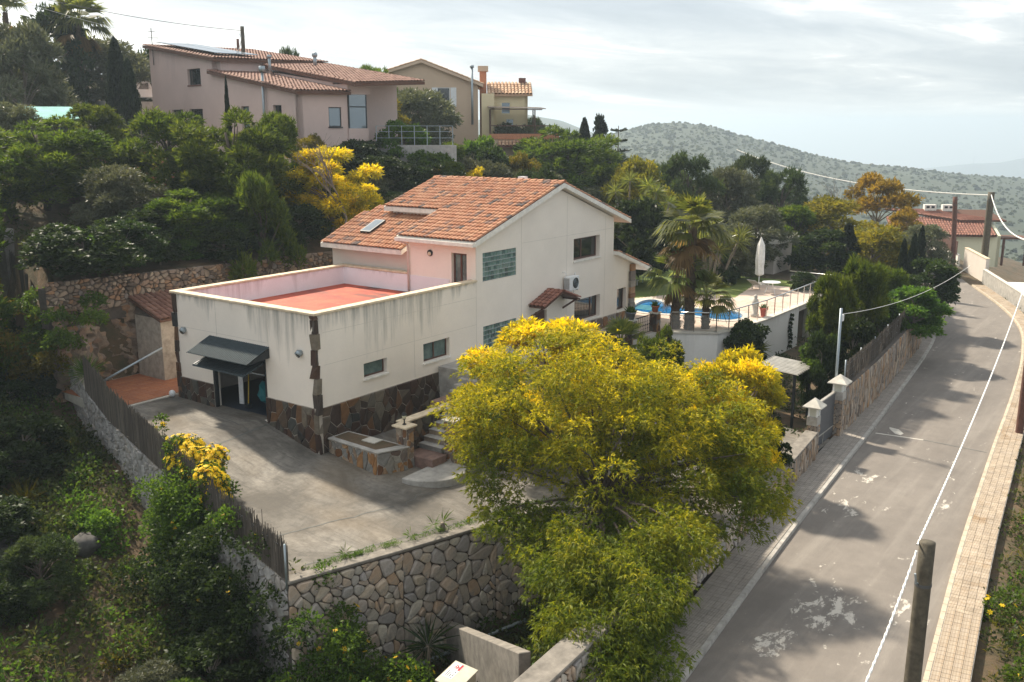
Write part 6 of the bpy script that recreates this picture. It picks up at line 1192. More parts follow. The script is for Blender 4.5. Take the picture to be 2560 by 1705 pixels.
b = MB(); b.extr([(8, 47.5, 20), (11, 45, 20), (12.5, 47, 21), (9.5, 49.5, 21)], (0, 0, -.2)); b.obox((10.2, 47.3), rad(-40), 3.6, 2.2, 14, 19.9); tag(b.build('hill_house', 'orange_wall'), 'orange house corner behind the palm at the top left', 'house')
# ------------------------------------------------------------------ vegetation prototypes (unit height, unit width)
def branch_mesh(name, clumps, mat, r0=.03, top=.75, seed=1, fork=.3, lean=.05):
    R = np.random.default_rng(seed); b = MB(); tr = [(lean*math.sin(3*k)*k, lean*math.cos(2*k)*k, top*k) for k in np.linspace(0, 1, 7)]
    b.tube(tr, [r0*(1.15-.75*k/6) for k in range(7)], 8); idx = R.permutation(len(clumps))[:26]
    for i in idx:
        c = clumps[i]; k = min(.95, max(fork, (c[2]-.12)/top*.8)); p = Vector((lean*math.sin(3*k)*k, lean*math.cos(2*k)*k, top*k)); q = Vector(c[:3]); m = p.lerp(q, .5)+Vector((R.normal()*.03, R.normal()*.03, .02))
        b.tube([p, m, q], [r0*.42, r0*.28, r0*.1], 5, False)
    me = bpy.data.meshes.new(name); me.from_pydata(b.v, [], b.f); me.materials.append(MATS[mat]); me.polygons.foreach_set('use_smooth', np.ones(len(b.f), bool)); return me
def env_clumps(n, seed, z0, z1, prof, r0, r1, fill=.35):
    """clumps spread through a crown whose half width at relative height k is prof(k)"""
    R = np.random.default_rng(seed); out = []
    while len(out) < n:
        k = R.random(); a = R.random()*2*math.pi; rr = prof(k)*(fill+(1-fill)*R.random()**.5)*(.85+.3*R.random()); r = r0+(r1-r0)*R.random()
        out.append((rr*math.cos(a), rr*math.sin(a), z0+(z1-z0)*k, r))
    return np.array(out)
PROTO = {}
def proto(kind, seeds, mk):
    PROTO[kind] = [mk(s) for s in seeds]
def mk_pine(mat, n=60, tuft=4000, bl=.054, bw=.0115, prof=lambda k: .42*math.sin(math.pi*min(1, .16+k*.80))**.6, z0=.08):
    def f(seed):
        R = np.random.default_rng(seed); C_ = env_clumps(n, seed, z0, .92, prof, .07, .13, .3); P, O, K = crown_points(C_, tuft, R, .45, .6, 1.0); P, O, K = sprays(P, O, K, R, 6, .55)
        me = blades(P, O, bl, bw, mat, 'crown', np.clip(.45*K+.55*R.random(len(K)), 0, 1), None, .05, seed=seed); return me, branch_mesh('trunk', C_, 'bark', .022, .8, seed)
    return f
def mk_leafy(mat, n=40, pts=5200, bl=.07, bw=.035, prof=lambda k: .45*math.sqrt(max(0, 1-(2*k-.75)**2/1.7)), z0=.12, shell=.5, k=2, bark='bark_pale', up=.2, r=(.09, .17), curl=.1, flw=None):
    def f(seed):
        R = np.random.default_rng(seed); C_ = env_clumps(n, seed, z0, .90, prof, r[0], r[1]); P, O, K = crown_points(C_, pts, R, up, shell, .85); P, O, K = sprays(P, O, K, R, k, .7); fl = None
        if flw: out = np.clip((O[:, 2])*.8, 0, 1); fl = np.clip(flw*(.35+.65*R.random(len(K)))*(.45+.8*out)*(.6+.8*K), 0, 1)
        me = blades(P, O, bl, bw, mat, 'crown', np.clip(.4*K+.6*R.random(len(K)), 0, 1), fl, curl, seed=seed); return me, branch_mesh('trunk', C_, bark, .02, .7, seed)
    return f
def mk_cypress(mat, prof, n=4200, bl=.045, bw=.05):
    def f(seed):
        R = np.random.default_rng(seed); k = R.random(n)**.85; a = R.random(n)*2*math.pi; r = np.array([prof(q) for q in k])*(.55+.5*R.random(n))*(1+.16*np.sin(a*5+k*23)+.08*np.sin(a*3-k*41)); P = np.stack([r*np.cos(a), r*np.sin(a), .03+.95*k], 1); O = np.stack([np.cos(a)*.7, np.sin(a)*.7, np.full(n, 1.1)], 1); P, O, K = sprays(P, O, R.random(n), R, 3, .35)
        O = O*np.array([1, 1, .35]); me = blades(P, O, bl, bw, mat, 'crown', R.random(len(K)), None, 0, seed=seed); b = MB(); b.tube([(0, 0, 0), (0, 0, .8)], [.05, .01], 6); t = bpy.data.meshes.new('trunk'); t.from_pydata(b.v, [], b.f); t.materials.append(MATS['bark']); return me, t
    return f
proto('pine', (1, 2, 3), mk_pine('leaf_pine')); proto('pinedark', (4, 5), mk_pine('leaf_pine_dark', 44, 3200))
proto('pinetop', (31, 32), mk_pine('leaf_pine', 34, 3600, .075, .012, lambda k: .46*math.sin(math.pi*min(1, .2+k*.72))**.6, .45))
proto('olive', (6, 7), mk_leafy('leaf_olive', 42, 5600, .06, .016, k=3)); proto('dark', (8, 9, 10), mk_leafy('leaf_dark', 40, 5200, .06, .034)); proto('bright', (11, 12), mk_leafy('leaf_bright', 40, 5200, .06, .034))
proto('yellow', (13, 14), mk_leafy('leaf_yellowgreen', 44, 5200, .055, .018, k=3)); proto('orange', (15,), mk_leafy('leaf_orange', 16, 2600, .05, .018, prof=lambda k: .44*math.sin(math.pi*min(1, .2+.7*k)), z0=.55, k=3, r=(.09, .14)))
proto('mimosa', (16, 17), mk_leafy('leaf_mimosa', 52, 7500, .055, .012, k=4, flw=1.0, curl=.25, prof=lambda k: .46*math.sin(math.pi*min(1, .15+.75*k))**.8, r=(.07, .13), shell=.35))
proto('cypress', (18, 19), mk_cypress('leaf_cypress', lambda k: .5*min(1, .5+k*2.2)*(1-k)**.55)); proto('cypressbroad', (20,), mk_leafy('leaf_cypress', 46, 5200, .05, .03, prof=lambda k: .46*(1-k)**.8+.02, z0=.08, r=(.05, .10), up=.9)); proto('fir', (21,), mk_leafy('leaf_cypress', 60, 5200, .07, .02, prof=lambda k: .5*(1-k)+.01, z0=.08, r=(.03, .08), up=-.1, curl=.3, k=3))
def put_tree(kind, x, y, ztop, W, label=None, group=None, i=0, z0=None, name=None):
    z0 = float(T(x, y)) if z0 is None else z0; H = max(.6, ztop-z0); cm, tm = PROTO[kind][i % len(PROTO[kind])]
    nm = name or {'pine': 'pine_tree', 'pinedark': 'pine_tree', 'pinetop': 'pine_tree', 'olive': 'olive_tree', 'dark': 'shrub', 'bright': 'shrub', 'yellow': 'shrub', 'orange': 'mimosa_tree', 'mimosa': 'mimosa_tree', 'cypress': 'cypress_tree', 'cypressbroad': 'cypress_tree', 'fir': 'fir_tree'}[kind]
    cat = {'shrub': 'shrub', 'pine_tree': 'tree'}.get(nm, 'tree'); o = empty(nm, (x, y, z0-.05), label, cat, group); M = Matrix.Translation((x, y, z0-.05)) @ Matrix.Rotation(i*2.4+x, 4, 'Z') @ Matrix.Diagonal((W*1.12, W*1.12, H*1.02, 1))
    link(cm, 'crown', o, M); link(tm, 'trunk', o, M); return o
TREES = [
(3.7, 23.4, 11.8, 6.75, 'pine', 'bright green pine with a wide layered crown at the left edge'),
(8.9, 27.0, 12.4, 3.80, 'pine', 'tall slender pale pine behind the wide pine at the left'),
(8.7, 20.1, 11.9, 5.58, 'pine', 'grey green pine standing before the orange terrace wall'),
(9.6, 16.3, 12.2, 6.02, 'pine', 'dense dark pine in front of the pink house windows'),
(13.4, 17.0, 11.8, 3.23, 'pine', 'thin pine under the flue of the pink house'),
(4.5, 17.9, 9.4, 3.61, 'olive', 'straggly grey shrub tree between the pines on the slope'),
(5.9, 14.7, 8.5, 4.51, 'pine', 'low dark pine above the rubble wall'),
(8.2, 12.6, 8.8, 3.80, 'pine', 'shaded pine left of the yellow mimosa on the slope'),
(14.1, 13.7, 10.3, 4.85, 'mimosa', 'yellow flowering mimosa with bare stems behind the wing roof'),
(17.7, 19.5, 10.9, 2.13, 'yellow', 'round yellow topped ivy bush at the corner of the pink house'),
(21.0, 18.3, 10.6, 2.69, 'dark', 'dark bush under the bay window of the pink house'),
(25.7, 19.2, 11.6, 3.53, 'bright', 'clipped bright green hedge bush beside the steel railing'),
(37.7, 28.1, 14.3, 5.45, 'olive', 'large grey olive tree before the beige house'),
(37.3, 32.7, 15.9, 4.94, 'pine', 'round pine between the pink and the beige house'),
(33.0, 27.4, 13.7, 3.34, 'yellow', 'olive yellow bush right of the pink house bay'),
(38.5, 44.2, 18.1, 3.05, 'pinedark', 'small dark tree on the skyline behind the pink house'),
(28.1, 17.0, 10.1, 2.93, 'pine', 'small dark pine below the pergola terrace'),
(33.4, 18.6, 10.5, 3.44, 'bright', 'leafy bush under the tiled terrace edge'),
(30.3, 15.4, 9.1, 3.78, 'olive', 'bare grey shrub behind the main roof ridge'),
(46.7, 25.0, 11.4, 5.54, 'olive', 'olive tree right of the pergola'),
(58.6, 31.6, 12.0, 4.41, 'pinedark', 'dark tree on the skyline right of the pergola'),
(44.1, 18.1, 11.4, 8.66, 'pine', 'broad pine rising above the main roof ridge'),
(56.4, 22.5, 12.6, 3.71, 'cypressbroad', 'tall dark multi-topped cypress tree above the gable'),
(57.3, 24.6, 12.0, 1.90, 'cypress', 'slim cypress left of the multi-topped cypress'),
(33.2, 15.0, 9.3, 3.34, 'yellow', 'yellow green bush behind the chimney cap'),
(30.3, 11.7, 8.7, 3.66, 'dark', 'dark bush behind the right end of the ridge'),
(43.4, 11.1, 8.8, 4.56, 'yellow', 'yellow flowered shrub right of the layered araucaria'),
(47.5, 9.1, 9.2, 5.31, 'pinedark', 'dark pine on the slope above the tall palm'),
(51.0, 7.3, 8.1, 5.45, 'olive', 'grey green olive tree right of the dark pine'),
(62.1, 9.7, 8.7, 5.08, 'pinedark', 'second dark pine further along the slope'),
(61.6, 6.4, 7.4, 5.32, 'pinedark', 'third dark pine before the bare tree'),
(51.6, 1.8, 5.1, 5.00, 'pine', 'green pine standing in front of the third dark pine'),
(32.0, 5.1, 6.7, 4.81, 'dark', 'wide dark hedge behind the tiled shelter'),
(42.3, 1.0, 5.8, 4.18, 'olive', 'silvery tree left of the garden shed'),
(38.3, 1.0, 5.0, 3.46, 'olive', 'silvery shrub behind the closed parasol'),
(45.5, -2.6, 4.2, 3.80, 'dark', 'rounded dark tree right of the garden shed'),
(55.7, -0.1, 5.6, 8.02, 'yellow', 'yellow green mimosa crown below the orange mimosa'),
(48.8, -5.0, 4.5, 5.45, 'yellow', 'olive yellow mimosa right of the spiky fir'),
(70.6, 0.8, 7.0, 6.31, 'orange', 'orange flowering mimosa standing out against the hill'),
(67.3, -2.7, 4.3, 3.90, 'orange', 'small orange mimosa top beside the red roof'),
(45.8, -4.2, 4.8, 2.23, 'fir', 'spiky dark fir among the yellow mimosas'),
(43.6, -8.5, 4.1, 0.89, 'cypress', 'left one of the three slim cypresses by the bend'),
(47.2, -8.3, 4.1, 0.99, 'cypress', 'middle one of the three slim cypresses by the bend'),
(51.9, -7.7, 4.2, 0.93, 'cypress', 'tallest one of the three slim cypresses by the bend'),
(63.8, -5.3, 3.3, 4.05, 'olive', 'grey olive tree before the yellow house'),
(39.1, -11.2, 3.5, 3.13, 'dark', 'dark rounded bush leaning over the road at the bend'),
(30.9, -12.3, 3.1, 3.17, 'bright', 'glossy green bush overhanging the stone road wall'),
(26.3, -10.6, 4.6, 2.7, 'pinetop', 'light green pine at the corner of the lawn'),
(22.4, -10.5, 4.3, 2.1, 'pinetop', 'small light pine with a bare trunk beside the lawn edge'),
(34.4, -10.0, 3.3, 2.5, 'pinetop', 'pale green feathery pine behind the low cypresses'),
(31.0, -10.4, 3.0, 0.56, 'cypress', 'left one of the two short cypresses by the road wall'),
(31.8, -11.0, 2.8, 0.57, 'cypress', 'right one of the two short cypresses by the road wall'),
(23.6, -11.3, 2.4, 2.3, 'dark', 'dark shrub behind the reed screen beside the gate'),
(28.4, -11.2, 2.6, 2.2, 'dark', 'dark shrub behind the reed screen further from the gate'),
(12.0, -7.0, 3.5, 1.92, 'pine', 'round dark green shrub at the foot of the terrace wall'),
(35.6, .6, 3.3, 1.70, 'dark', 'dark shrub beside the garden table on the lawn'),
(36.6, -4.4, 2.5, 1.50, 'dark', 'low dark shrub at the end of the balustrade'),
(17.8, -11.7, 2.8, 1.52, 'dark', 'ivy covered stump beside the white two-rail fence'),
(12.1, 40.5, 17.9, 5.76, 'olive', 'big grey olive tree at the left edge above the gazebo'),
(18.9, 49.2, 19.9, 5.17, 'dark', 'dark green tree at the top left beside the palm'),
(23.3, 49.5, 18.3, 7.38, 'olive', 'wide grey green olive hedge on the skyline'),
(27.6, 50.4, 17.8, 3.04, 'dark', 'dark hedge left of the pink house wall'),
(16.8, 37.0, 17.0, 1.89, 'cypress', 'taller of the two cypresses left of the pink house'),
(16.5, 35.2, 15.6, 1.46, 'cypress', 'shorter of the two cypresses left of the pink house'),
(15.5, 23.8, 14.1, 0.43, 'cypress', 'very thin cypress against the pink house wall'),
(5.7, 29.7, 12.5, 3.29, 'olive', 'olive bush at the left edge beside the gazebo'),
(5.8, 25.3, 10.8, 2.74, 'pine', 'pine crown below the teal gazebo'),
(8.1, -11.9, 3.9, 3.24, 'mimosa', 'smaller yellow mimosa in front of the carport'),
(5.6, -5.5, 4.7, 5.09, 'mimosa', 'pale yellow mimosa crown close to the house wall'),
(8.8, -12.9, 1.3, 1.44, 'dark', 'dark shrub beside the agave on the road wall'),
(37.9, 6.7, 4.7, 1.67, 'bright', 'leafy shrub behind the loungers'),
]
for i, (x, y, zt, W, k, lab) in enumerate(TREES): put_tree(k, x, y, zt, W, lab, None, i, .35 if 'overhang' in lab or 'leaning' in lab else None)
R = np.random.default_rng(19)
for i in range(14):
    f = i/13; x = 21.5+15*f+R.normal()*.6; y = 17.2-.6*f+R.normal()*.8-(i % 3)*1.1; k = ['olive', 'dark', 'yellow', 'bright', 'pine', 'dark', 'olive', 'mimosa'][i % 8]; zt = R.uniform(8.8, 10.2)-(i % 3)*.6
    put_tree(k, x, y, zt, R.uniform(2.4, 3.6), {'olive': 'grey olive bush', 'dark': 'dark leafy bush', 'yellow': 'yellow green bush', 'bright': 'fresh green bush', 'pine': 'young pine', 'mimosa': 'yellow mimosa bush'}[k]+' on the slope below the steel railing', 'bushes below the steel railing', i)
for i, (x, y, h) in enumerate(((-5, 16, 9), (-3.5, 20.5, 10), (-8, 19, 9.5), (-10.5, 13.5, 8), (-1.5, 25.5, 10), (-12.5, 8.5, 7), (-13.5, 17, 9))): put_tree('pine', x, y, float(T(x, y))+h, h*.62, 'pine added on the hillside left of the picture for its shade', 'added shade pines left of the picture', i)  # pines added out of view so that they shade the left lot
# wood on the slope and in the dip behind the gardens
R = np.random.default_rng(77); cnt = 0; placed = [(t[0], t[1]) for t in TREES]
G = {'pine': 'green pine in the wood behind the gardens', 'pinedark': 'dark pine in the wood behind the gardens', 'olive': 'grey green tree in the wood behind the gardens', 'yellow': 'yellow green shrub in the wood behind the gardens', 'dark': 'dark shrub in the wood behind the gardens', 'bright': 'fresh green shrub in the wood behind the gardens'}
for _ in range(4000):
    if cnt >= 190: break
    x = R.uniform(24, 150); y = R.uniform(-2, 75)
    if y < np.interp(x, [24, 30, 46, 60, 75, 95, 150], [14, 10.5, 5.5, 3.5, 6, 18, 45])+1.5 or y > x*.75+12: continue
    if (33 < x < 58) and (20 < y < 40) and abs((x-44.7)*.788+(y-27.6)*.616) < 7 and -9 < (x-44.7)*.616-(y-27.6)*.788 < 8: continue
    # keep the sight line to the hillside houses clear
    if 22 < y < 45 and x < 40: continue
    dmin = min((x-a)**2+(y-b_)**2 for a, b_ in placed); sp = 2.6+.016*x
    if dmin < sp**2: continue
    placed.append((x, y)); k = R.choice(['pine', 'pinedark', 'olive', 'yellow', 'dark', 'bright'], p=[.25, .25, .17, .13, .13, .07]); z = float(T(x, y)); tall = {'pine': 5, 'pinedark': 5.5, 'olive': 3.6, 'yellow': 3.2, 'dark': 2.8, 'bright': 2.6}[k]*R.uniform(.75, 1.2)
    top = np.interp(math.hypot(x-CAM[0], y-CAM[1]), [50, 80, 120, 180], [8.5, 8.2, 4, 0]) if y < 22 else 13
    put_tree(k, x, y, z+min(tall, max(2.0, top-z)), tall*R.uniform(.75, 1.05)*(1.0 if tall > 4 else 1.2), G[k], G[k].replace('green pine', 'green pines').replace('dark pine', 'dark pines'), cnt); cnt += 1
# shrubs under the pines on the slope above the rubble wall
R = np.random.default_rng(5); cnt = 0
for _ in range(900):
    if cnt >= 44: break
    x = R.uniform(-2, 24); y = R.uniform(12.7, 15.5) if R.random() < .75 else R.uniform(15, 21)
    if x > 9 and y < 13.2+(.0 if x < 13 else -2.5): continue
    if min((x-a)**2+(y-b_)**2 for a, b_ in placed) < .8: continue
    placed.append((x, y)); k = R.choice(['dark', 'bright', 'pinedark', 'olive'], p=[.5, .14, .2, .16]); z = float(T(x, y)); hgt = R.uniform(1.0, 2.4); lab = {'dark': 'dark undergrowth shrub on the slope above the rubble wall', 'bright': 'green leafy shrub on the slope above the rubble wall', 'pinedark': 'young pine on the slope above the rubble wall', 'olive': 'grey twiggy shrub on the slope above the rubble wall'}[k]
    put_tree(k, x, y, z+hgt, hgt*R.uniform(1.1, 1.7), lab, lab.replace('shrub', 'shrubs'), cnt); cnt += 1
R = np.random.default_rng(15); cnt = 0
for _ in range(3000):
    if cnt >= 46: break
    x = R.uniform(-14, 1); y = R.uniform(-9, 22)
    if not (x < fence_x(y)-(2.6 if -1 < y < 13 else 1.0)) or y < -4 and x > -7.2: continue
    if min((x-a)**2+(y-b_)**2 for a, b_ in placed) < 1.3: continue
    placed.append((x, y)); k = R.choice(['dark', 'bright', 'olive', 'pinedark'], p=[.5, .22, .12, .16]); z = float(T(x, y)); hgt = R.uniform(1.0, 2.2); lab = {'dark': 'dark leafy shrub in the overgrown lot on the left', 'bright': 'fresh green shrub in the overgrown lot on the left', 'pinedark': 'dark needled shrub in the overgrown lot on the left', 'olive': 'grey leaved shrub in the overgrown lot on the left'}[k]
    put_tree(k, x, y, z+hgt, hgt*R.uniform(1.1, 1.6), lab, lab.replace('shrub', 'shrubs'), cnt, name='shrub'); cnt += 1
# ---- ground cover that nobody could count
def scrub(name, lab, region, n, rr, hh, per, bl, bw, mat, seed, dens=None, k=2, up=.5, z=T, flowers=0):
    R = np.random.default_rng(seed); (x0, x1, y0, y1) = region[:4]; keep = region[4] if len(region) > 4 else None; P_, O_, K_ = [], [], []; m = 0
    while m < n:
        x = R.uniform(x0, x1, 400); y = R.uniform(y0, y1, 400); ok = np.ones(400, bool) if keep is None else keep(x, y)
        if dens is not None: ok &= R.random(400) < dens(x, y)
        if not ok.any(): continue
        for a, b_ in zip(x[ok], y[ok]):
            if m >= n: break
            r = R.uniform(*rr); h = r*R.uniform(*hh); q = max(6, int(per*r*r)); d = unit(q, R); d[:, 2] = abs(d[:, 2]); p = np.stack([a+d[:, 0]*r, b_+d[:, 1]*r, np.zeros(q)], 1)*1.0; rad_ = (.35+.65*R.random(q)**.5); p[:, 0] = a+d[:, 0]*r*rad_; p[:, 1] = b_+d[:, 1]*r*rad_
            p[:, 2] = z(p[:, 0], p[:, 1])+d[:, 2]*h*rad_; P_.append(p); O_.append(d+np.array([0, 0, up])); K_.append(np.full(q, R.random())); m += 1
    P = np.concatenate(P_); O = np.concatenate(O_); K = np.concatenate(K_); P, O, K = sprays(P, O, K, R, k, .6)
    o = link(blades(P, O, bl, bw, mat, name, np.clip(.5*K+.5*R.random(len(K)), 0, 1), None, .15, seed=seed), name); tag(o, lab, name.replace('_', ' ').split()[-1], None, 'stuff'); return o
inlot = lambda x, y: (x < fence_x(y)-.5) & (y > -9.5) | ((y < np.where(x < -6.4, 99, rw_y(x)-.5)) & (y > wall_y(x)+.9))
nd = lambda s, lo: (lambda x, y: np.clip(.5+wob(x, y, s, 1.0), lo, 1))
scrub('undergrowth', 'dark tangled undergrowth filling the lot on the left', (-15, 3, -13, 24, inlot), 1300, (.35, .85), (.8, 1.3), 115, .16, .075, 'leaf_scrub', 11, nd(.7, .3))
scrub('undergrowth', 'leafy green undergrowth in the lot on the left', (-14, 2, -12, 20, inlot), 420, (.3, .7), (.9, 1.4), 150, .14, .07, 'leaf_bright', 12, nd(.9, .0))
scrub('dry_grass', 'dry grass and twigs between the shrubs of the left lot', (-15, 2, -12, 22, inlot), 200, (.25, .5), (.8, 1.5), 80, .38, .012, 'leaf_dry', 13, None, 2, 1.2)
scrub('hillside_scrub', 'low scrub covering the slope above the rubble wall', (-4, 30, 12.9, 30), 560, (.3, .7), (.6, 1.0), 80, .18, .075, 'leaf_scrub', 14)
right = lambda x, y: y < kr(x)-1.35
scrub('roadside_scrub', 'scrub on the bank beyond the right pavement', (-12, 60, -34, -13, right), 1200, (.25, .7), (.6, 1.1), 80, .15, .055, 'leaf_scrub', 15, nd(.8, .4))
scrub('roadside_scrub', 'fresh green bushes on the bank beyond the right pavement', (-10, 30, -30, -19, lambda x, y: y < kr(x)-1.9), 300, (.35, .8), (.8, 1.3), 110, .14, .06, 'leaf_bright', 16, nd(.5, .05))
scrub('roadside_scrub', 'tangled scrub hugging the outer edge of the right pavement', (-10, 26, -25, -17, lambda x, y: (y < kr(x)-1.15) & (y > kr(x)-3.6)), 330, (.2, .5), (.6, 1.1), 120, .14, .055, 'leaf_scrub', 23)
scrub('roadside_grass', 'yellowish grass tufts along the right pavement edge', (-10, 50, -24, -13, lambda x, y: (y < kr(x)-1.2) & (y > kr(x)-3)), 170, (.12, .3), (.8, 1.4), 260, .24, .012, 'leaf_yellowgreen', 17, None, 2, 1.2)
scrub('garden_scrub', 'low planting in the shady garden below the pool terrace', (14.5, 45, -12.6, -6.3, lambda x, y: (y > wall_y(x)+.7)), 320, (.25, .6), (.7, 1.2), 100, .15, .06, 'leaf_dark', 18)
scrub('garden_scrub', 'planting on the terraces behind the lawn', (24, 48, 6, 13, lambda x, y: y > np.interp(x, [24, 40, 48], [8.5, 7.2, 6])), 360, (.3, .7), (.7, 1.2), 90, .18, .07, 'leaf_scrub', 19)
scrub('hillside_scrub', 'low scrub under the olive trees at the top left', (-5, 34, 30, 62), 420, (.4, .9), (.6, 1.0), 60, .24, .09, 'leaf_scrub', 20)
scrub('hillside_scrub', 'scrub on the ground of the wood behind the gardens', (26, 150, 3, 70, lambda x, y: (y > np.interp(x, [24, 46, 60, 75, 95, 150], [10, 6, 4, 7, 18, 45])) & (y < x*.8+10)), 700, (.6, 1.4), (.5, .9), 24, .32, .14, 'leaf_scrub', 21)
scrub('verge_grass', 'strip of fresh grass along the top of the retaining wall', (-6, 3, -8.6, -5.6, lambda x, y: abs(y-rw_y(x)-.42) < .09), 150, (.06, .13), (.8, 1.4), 1500, .10, .012, 'leaf_bright', 22, None, 2, 1.3, lambda x, y: drive_z(y))
# trees and bushes dotted over the far hill
def hill_bushes(name, lab, n, seed, mat, r0, r1):
    R = np.random.default_rng(seed); nr, nb, _ = HM.shape; i = (R.random(n)**.9*(nr*.80)).astype(int); j = (R.random(n)*(nb-2)).astype(int); fi = R.random((n, 1)); fj = R.random((n, 1)); p = HM[i, j]*(1-fi)*(1-fj)+HM[i+1, j]*fi*(1-fj)+HM[i, j+1]*(1-fi)*fj+HM[i+1, j+1]*fi*fj
    r = r0+(r1-r0)*R.random(n)**2; q = 12; d = unit(n*q, R); d[:, 2] = abs(d[:, 2]); P = np.repeat(p, q, 0)+d*np.repeat(r, q)[:, None]*np.array([1, 1, 1.1])*.55; 
    L = np.repeat(r, q)[:, None]; A_ = np.cross(d, R.normal(size=d.shape)); A_ /= np.linalg.norm(A_, axis=1, keepdims=True); B_ = np.cross(d, A_); V = np.stack([P+A_*L*.5, P+B_*L*.5, P-A_*L*.5, P-B_*L*.5], 1).reshape(-1, 3)
    o = link(np_mesh(name, V, np.arange(len(V)).reshape(-1, 4), mat, {'rnd': np.clip(np.repeat(R.random(n), q)*.6+.4*R.random(n*q), 0, 1)}), name); tag(o, lab, 'scrub', None, 'stuff')
hill_bushes('hill_scrub', 'grey green scrub covering the far hill', 7500, 31, 'leaf_scrub', .8, 2.3); hill_bushes('hill_scrub', 'dark trees scattered over the far hill', 1800, 32, 'leaf_scrub', 1.2, 3.4)
# ---- the big flowering mimosa in front
def hero():
    R = np.random.default_rng(3); o = empty('mimosa_tree', (.6, -10.9, -.8), 'huge yellow flowering mimosa tree hanging over the driveway wall and pavement', 'tree')
    E = [((1.15, -9.51, 3.39), (3.19, 3.19, 1.77), 60), ((2.20, -10.80, 3.85), (2.36, 2.36, 1.30), 30), ((-0.05, -7.90, 3.27), (1.89, 1.89, 1.30), 26), ((-1.05, -7.63, 2.62), (1.04, 1.04, 1.28), 14), ((2.29, -12.09, 3.07), (2.21, 2.21, 1.51), 36), ((2.64, -13.57, 2.78), (1.60, 1.60, 1.25), 24), ((2.60, -14.70, 1.95), (1.12, 1.12, 1.23), 20), ((1.64, -14.91, 1.13), (1.09, 1.09, 0.98), 18), ((0.13, -14.33, 0.83), (1.16, 1.16, 1.06), 18), ((1.69, -13.68, 1.77), (1.89, 1.89, 1.34), 30), ((0.65, -11.47, 1.96), (2.49, 2.49, 1.58), 44), ((-0.44, -9.47, 2.33), (1.71, 1.71, 1.03), 22), ((-1.67, -8.39, 1.63), (0.91, 0.91, 1.13), 14), ((-2.27, -9.26, 0.84), (0.99, 0.99, 0.77), 12), ((-2.00, -10.68, 0.41), (1.51, 1.51, 0.86), 20), ((-1.13, -12.27, 0.75), (2.02, 2.02, 1.38), 38), ((-1.41, -13.86, 0.17), (1.12, 1.12, 1.23), 22), ((-2.42, -12.57, -0.13), (1.43, 1.43, 1.12), 24), ((-3.18, -13.50, -0.71), (1.37, 1.37, 1.08), 24), ((-4.05, -14.24, -1.20), (1.22, 1.22, 0.94), 20), ((-2.44, -14.42, -0.43), (0.59, 0.59, 0.88), 10), ((-3.84, -13.46, -1.17), (0.58, 0.58, 0.77), 9), ((-4.00, -13.29, 0.53), (1.13, 1.13, 0.95), 18), ((-3.86, -14.40, 0.41), (1.11, 1.11, 1.02), 18), ((-2.71, -14.62, 0.81), (0.86, 0.86, 0.95), 14), ((-5.00, -14.03, 0.00), (0.90, 0.90, 0.81), 14), ((-4.66, -15.06, -0.10), (0.89, 0.89, 0.80), 14), ((-5.42, -14.70, -0.53), (0.96, 0.96, 0.70), 14), ((-1.68, -14.52, 1.11), (0.99, 0.99, 0.89), 14), ((-3.61, -12.36, 0.72), (1.08, 1.08, 0.88), 14), ((-5.23, -15.49, -0.53), (0.60, 0.60, 0.52), 8)]
    C_ = []
    for c, r, n in E:
        d = unit(n, R); k = R.random(n)**.38; p = np.array(c)+d*k[:, None]*np.array(r); C_.append(np.c_[p, R.uniform(.34, .66, n)])
    C_ = np.concatenate(C_); C_[:, :2] = np.array([0, -11.2])+(C_[:, :2]-np.array([0, -11.2]))*.955; P, O, K = crown_points(C_, 43000, R, .1, .35, .9); cen = np.array([0, -11, 1.2]); outw = P-cen; outw /= np.linalg.norm(outw, axis=1, keepdims=True); O = O*.7+outw*.5; O[:, 2] -= .1
    hgt = np.clip((P[:, 2]+.5)/5.5, 0, 1); expo = np.clip((outw*O).sum(1)/np.linalg.norm(O, axis=1), 0, 1)
    P2, O2, K2 = sprays(P, O, K, R, 5, .6); pat = .5+.5*np.sin(P[:, 0]*1.7+np.sin(P[:, 1]*1.3)*1.5)*np.sin(P[:, 1]*1.5+P[:, 2]*1.1); fl = np.repeat((.06+.85*hgt**1.3)*(.2+.8*expo)*(.4+.75*pat), 5); fl = np.clip(fl*(.5+.9*K2)*(.1+1.2*R.random(len(K2))), 0, .97)
    link(blades(P2, O2, .145, .031, 'leaf_mimosa', 'crown', np.clip(.4*K2+.6*R.random(len(K2)), 0, 1), fl, .3, seed=4), 'crown', o)
    b = MB(); base = Vector((.6, -10.9, -1)); f1 = Vector((.5, -11.1, .6)); b.tube([base, base.lerp(f1, .5)+Vector((.05, .03, 0)), f1], [.2, .17, .15], 10)
    for i in R.permutation(len(C_))[:80]:
        q = Vector(C_[i][:3]); m = f1.lerp(q, .45)+Vector((R.normal()*.15, R.normal()*.15, .35)); b.tube([f1, f1.lerp(m, .5)+Vector((0, 0, .1)), m, m.lerp(q, .6)+Vector((R.normal()*.1, R.normal()*.1, .05)), q], [.08, .055, .038, .022, .008], 6, False)
    b.build('trunk', 'bark', o, True)
hero()
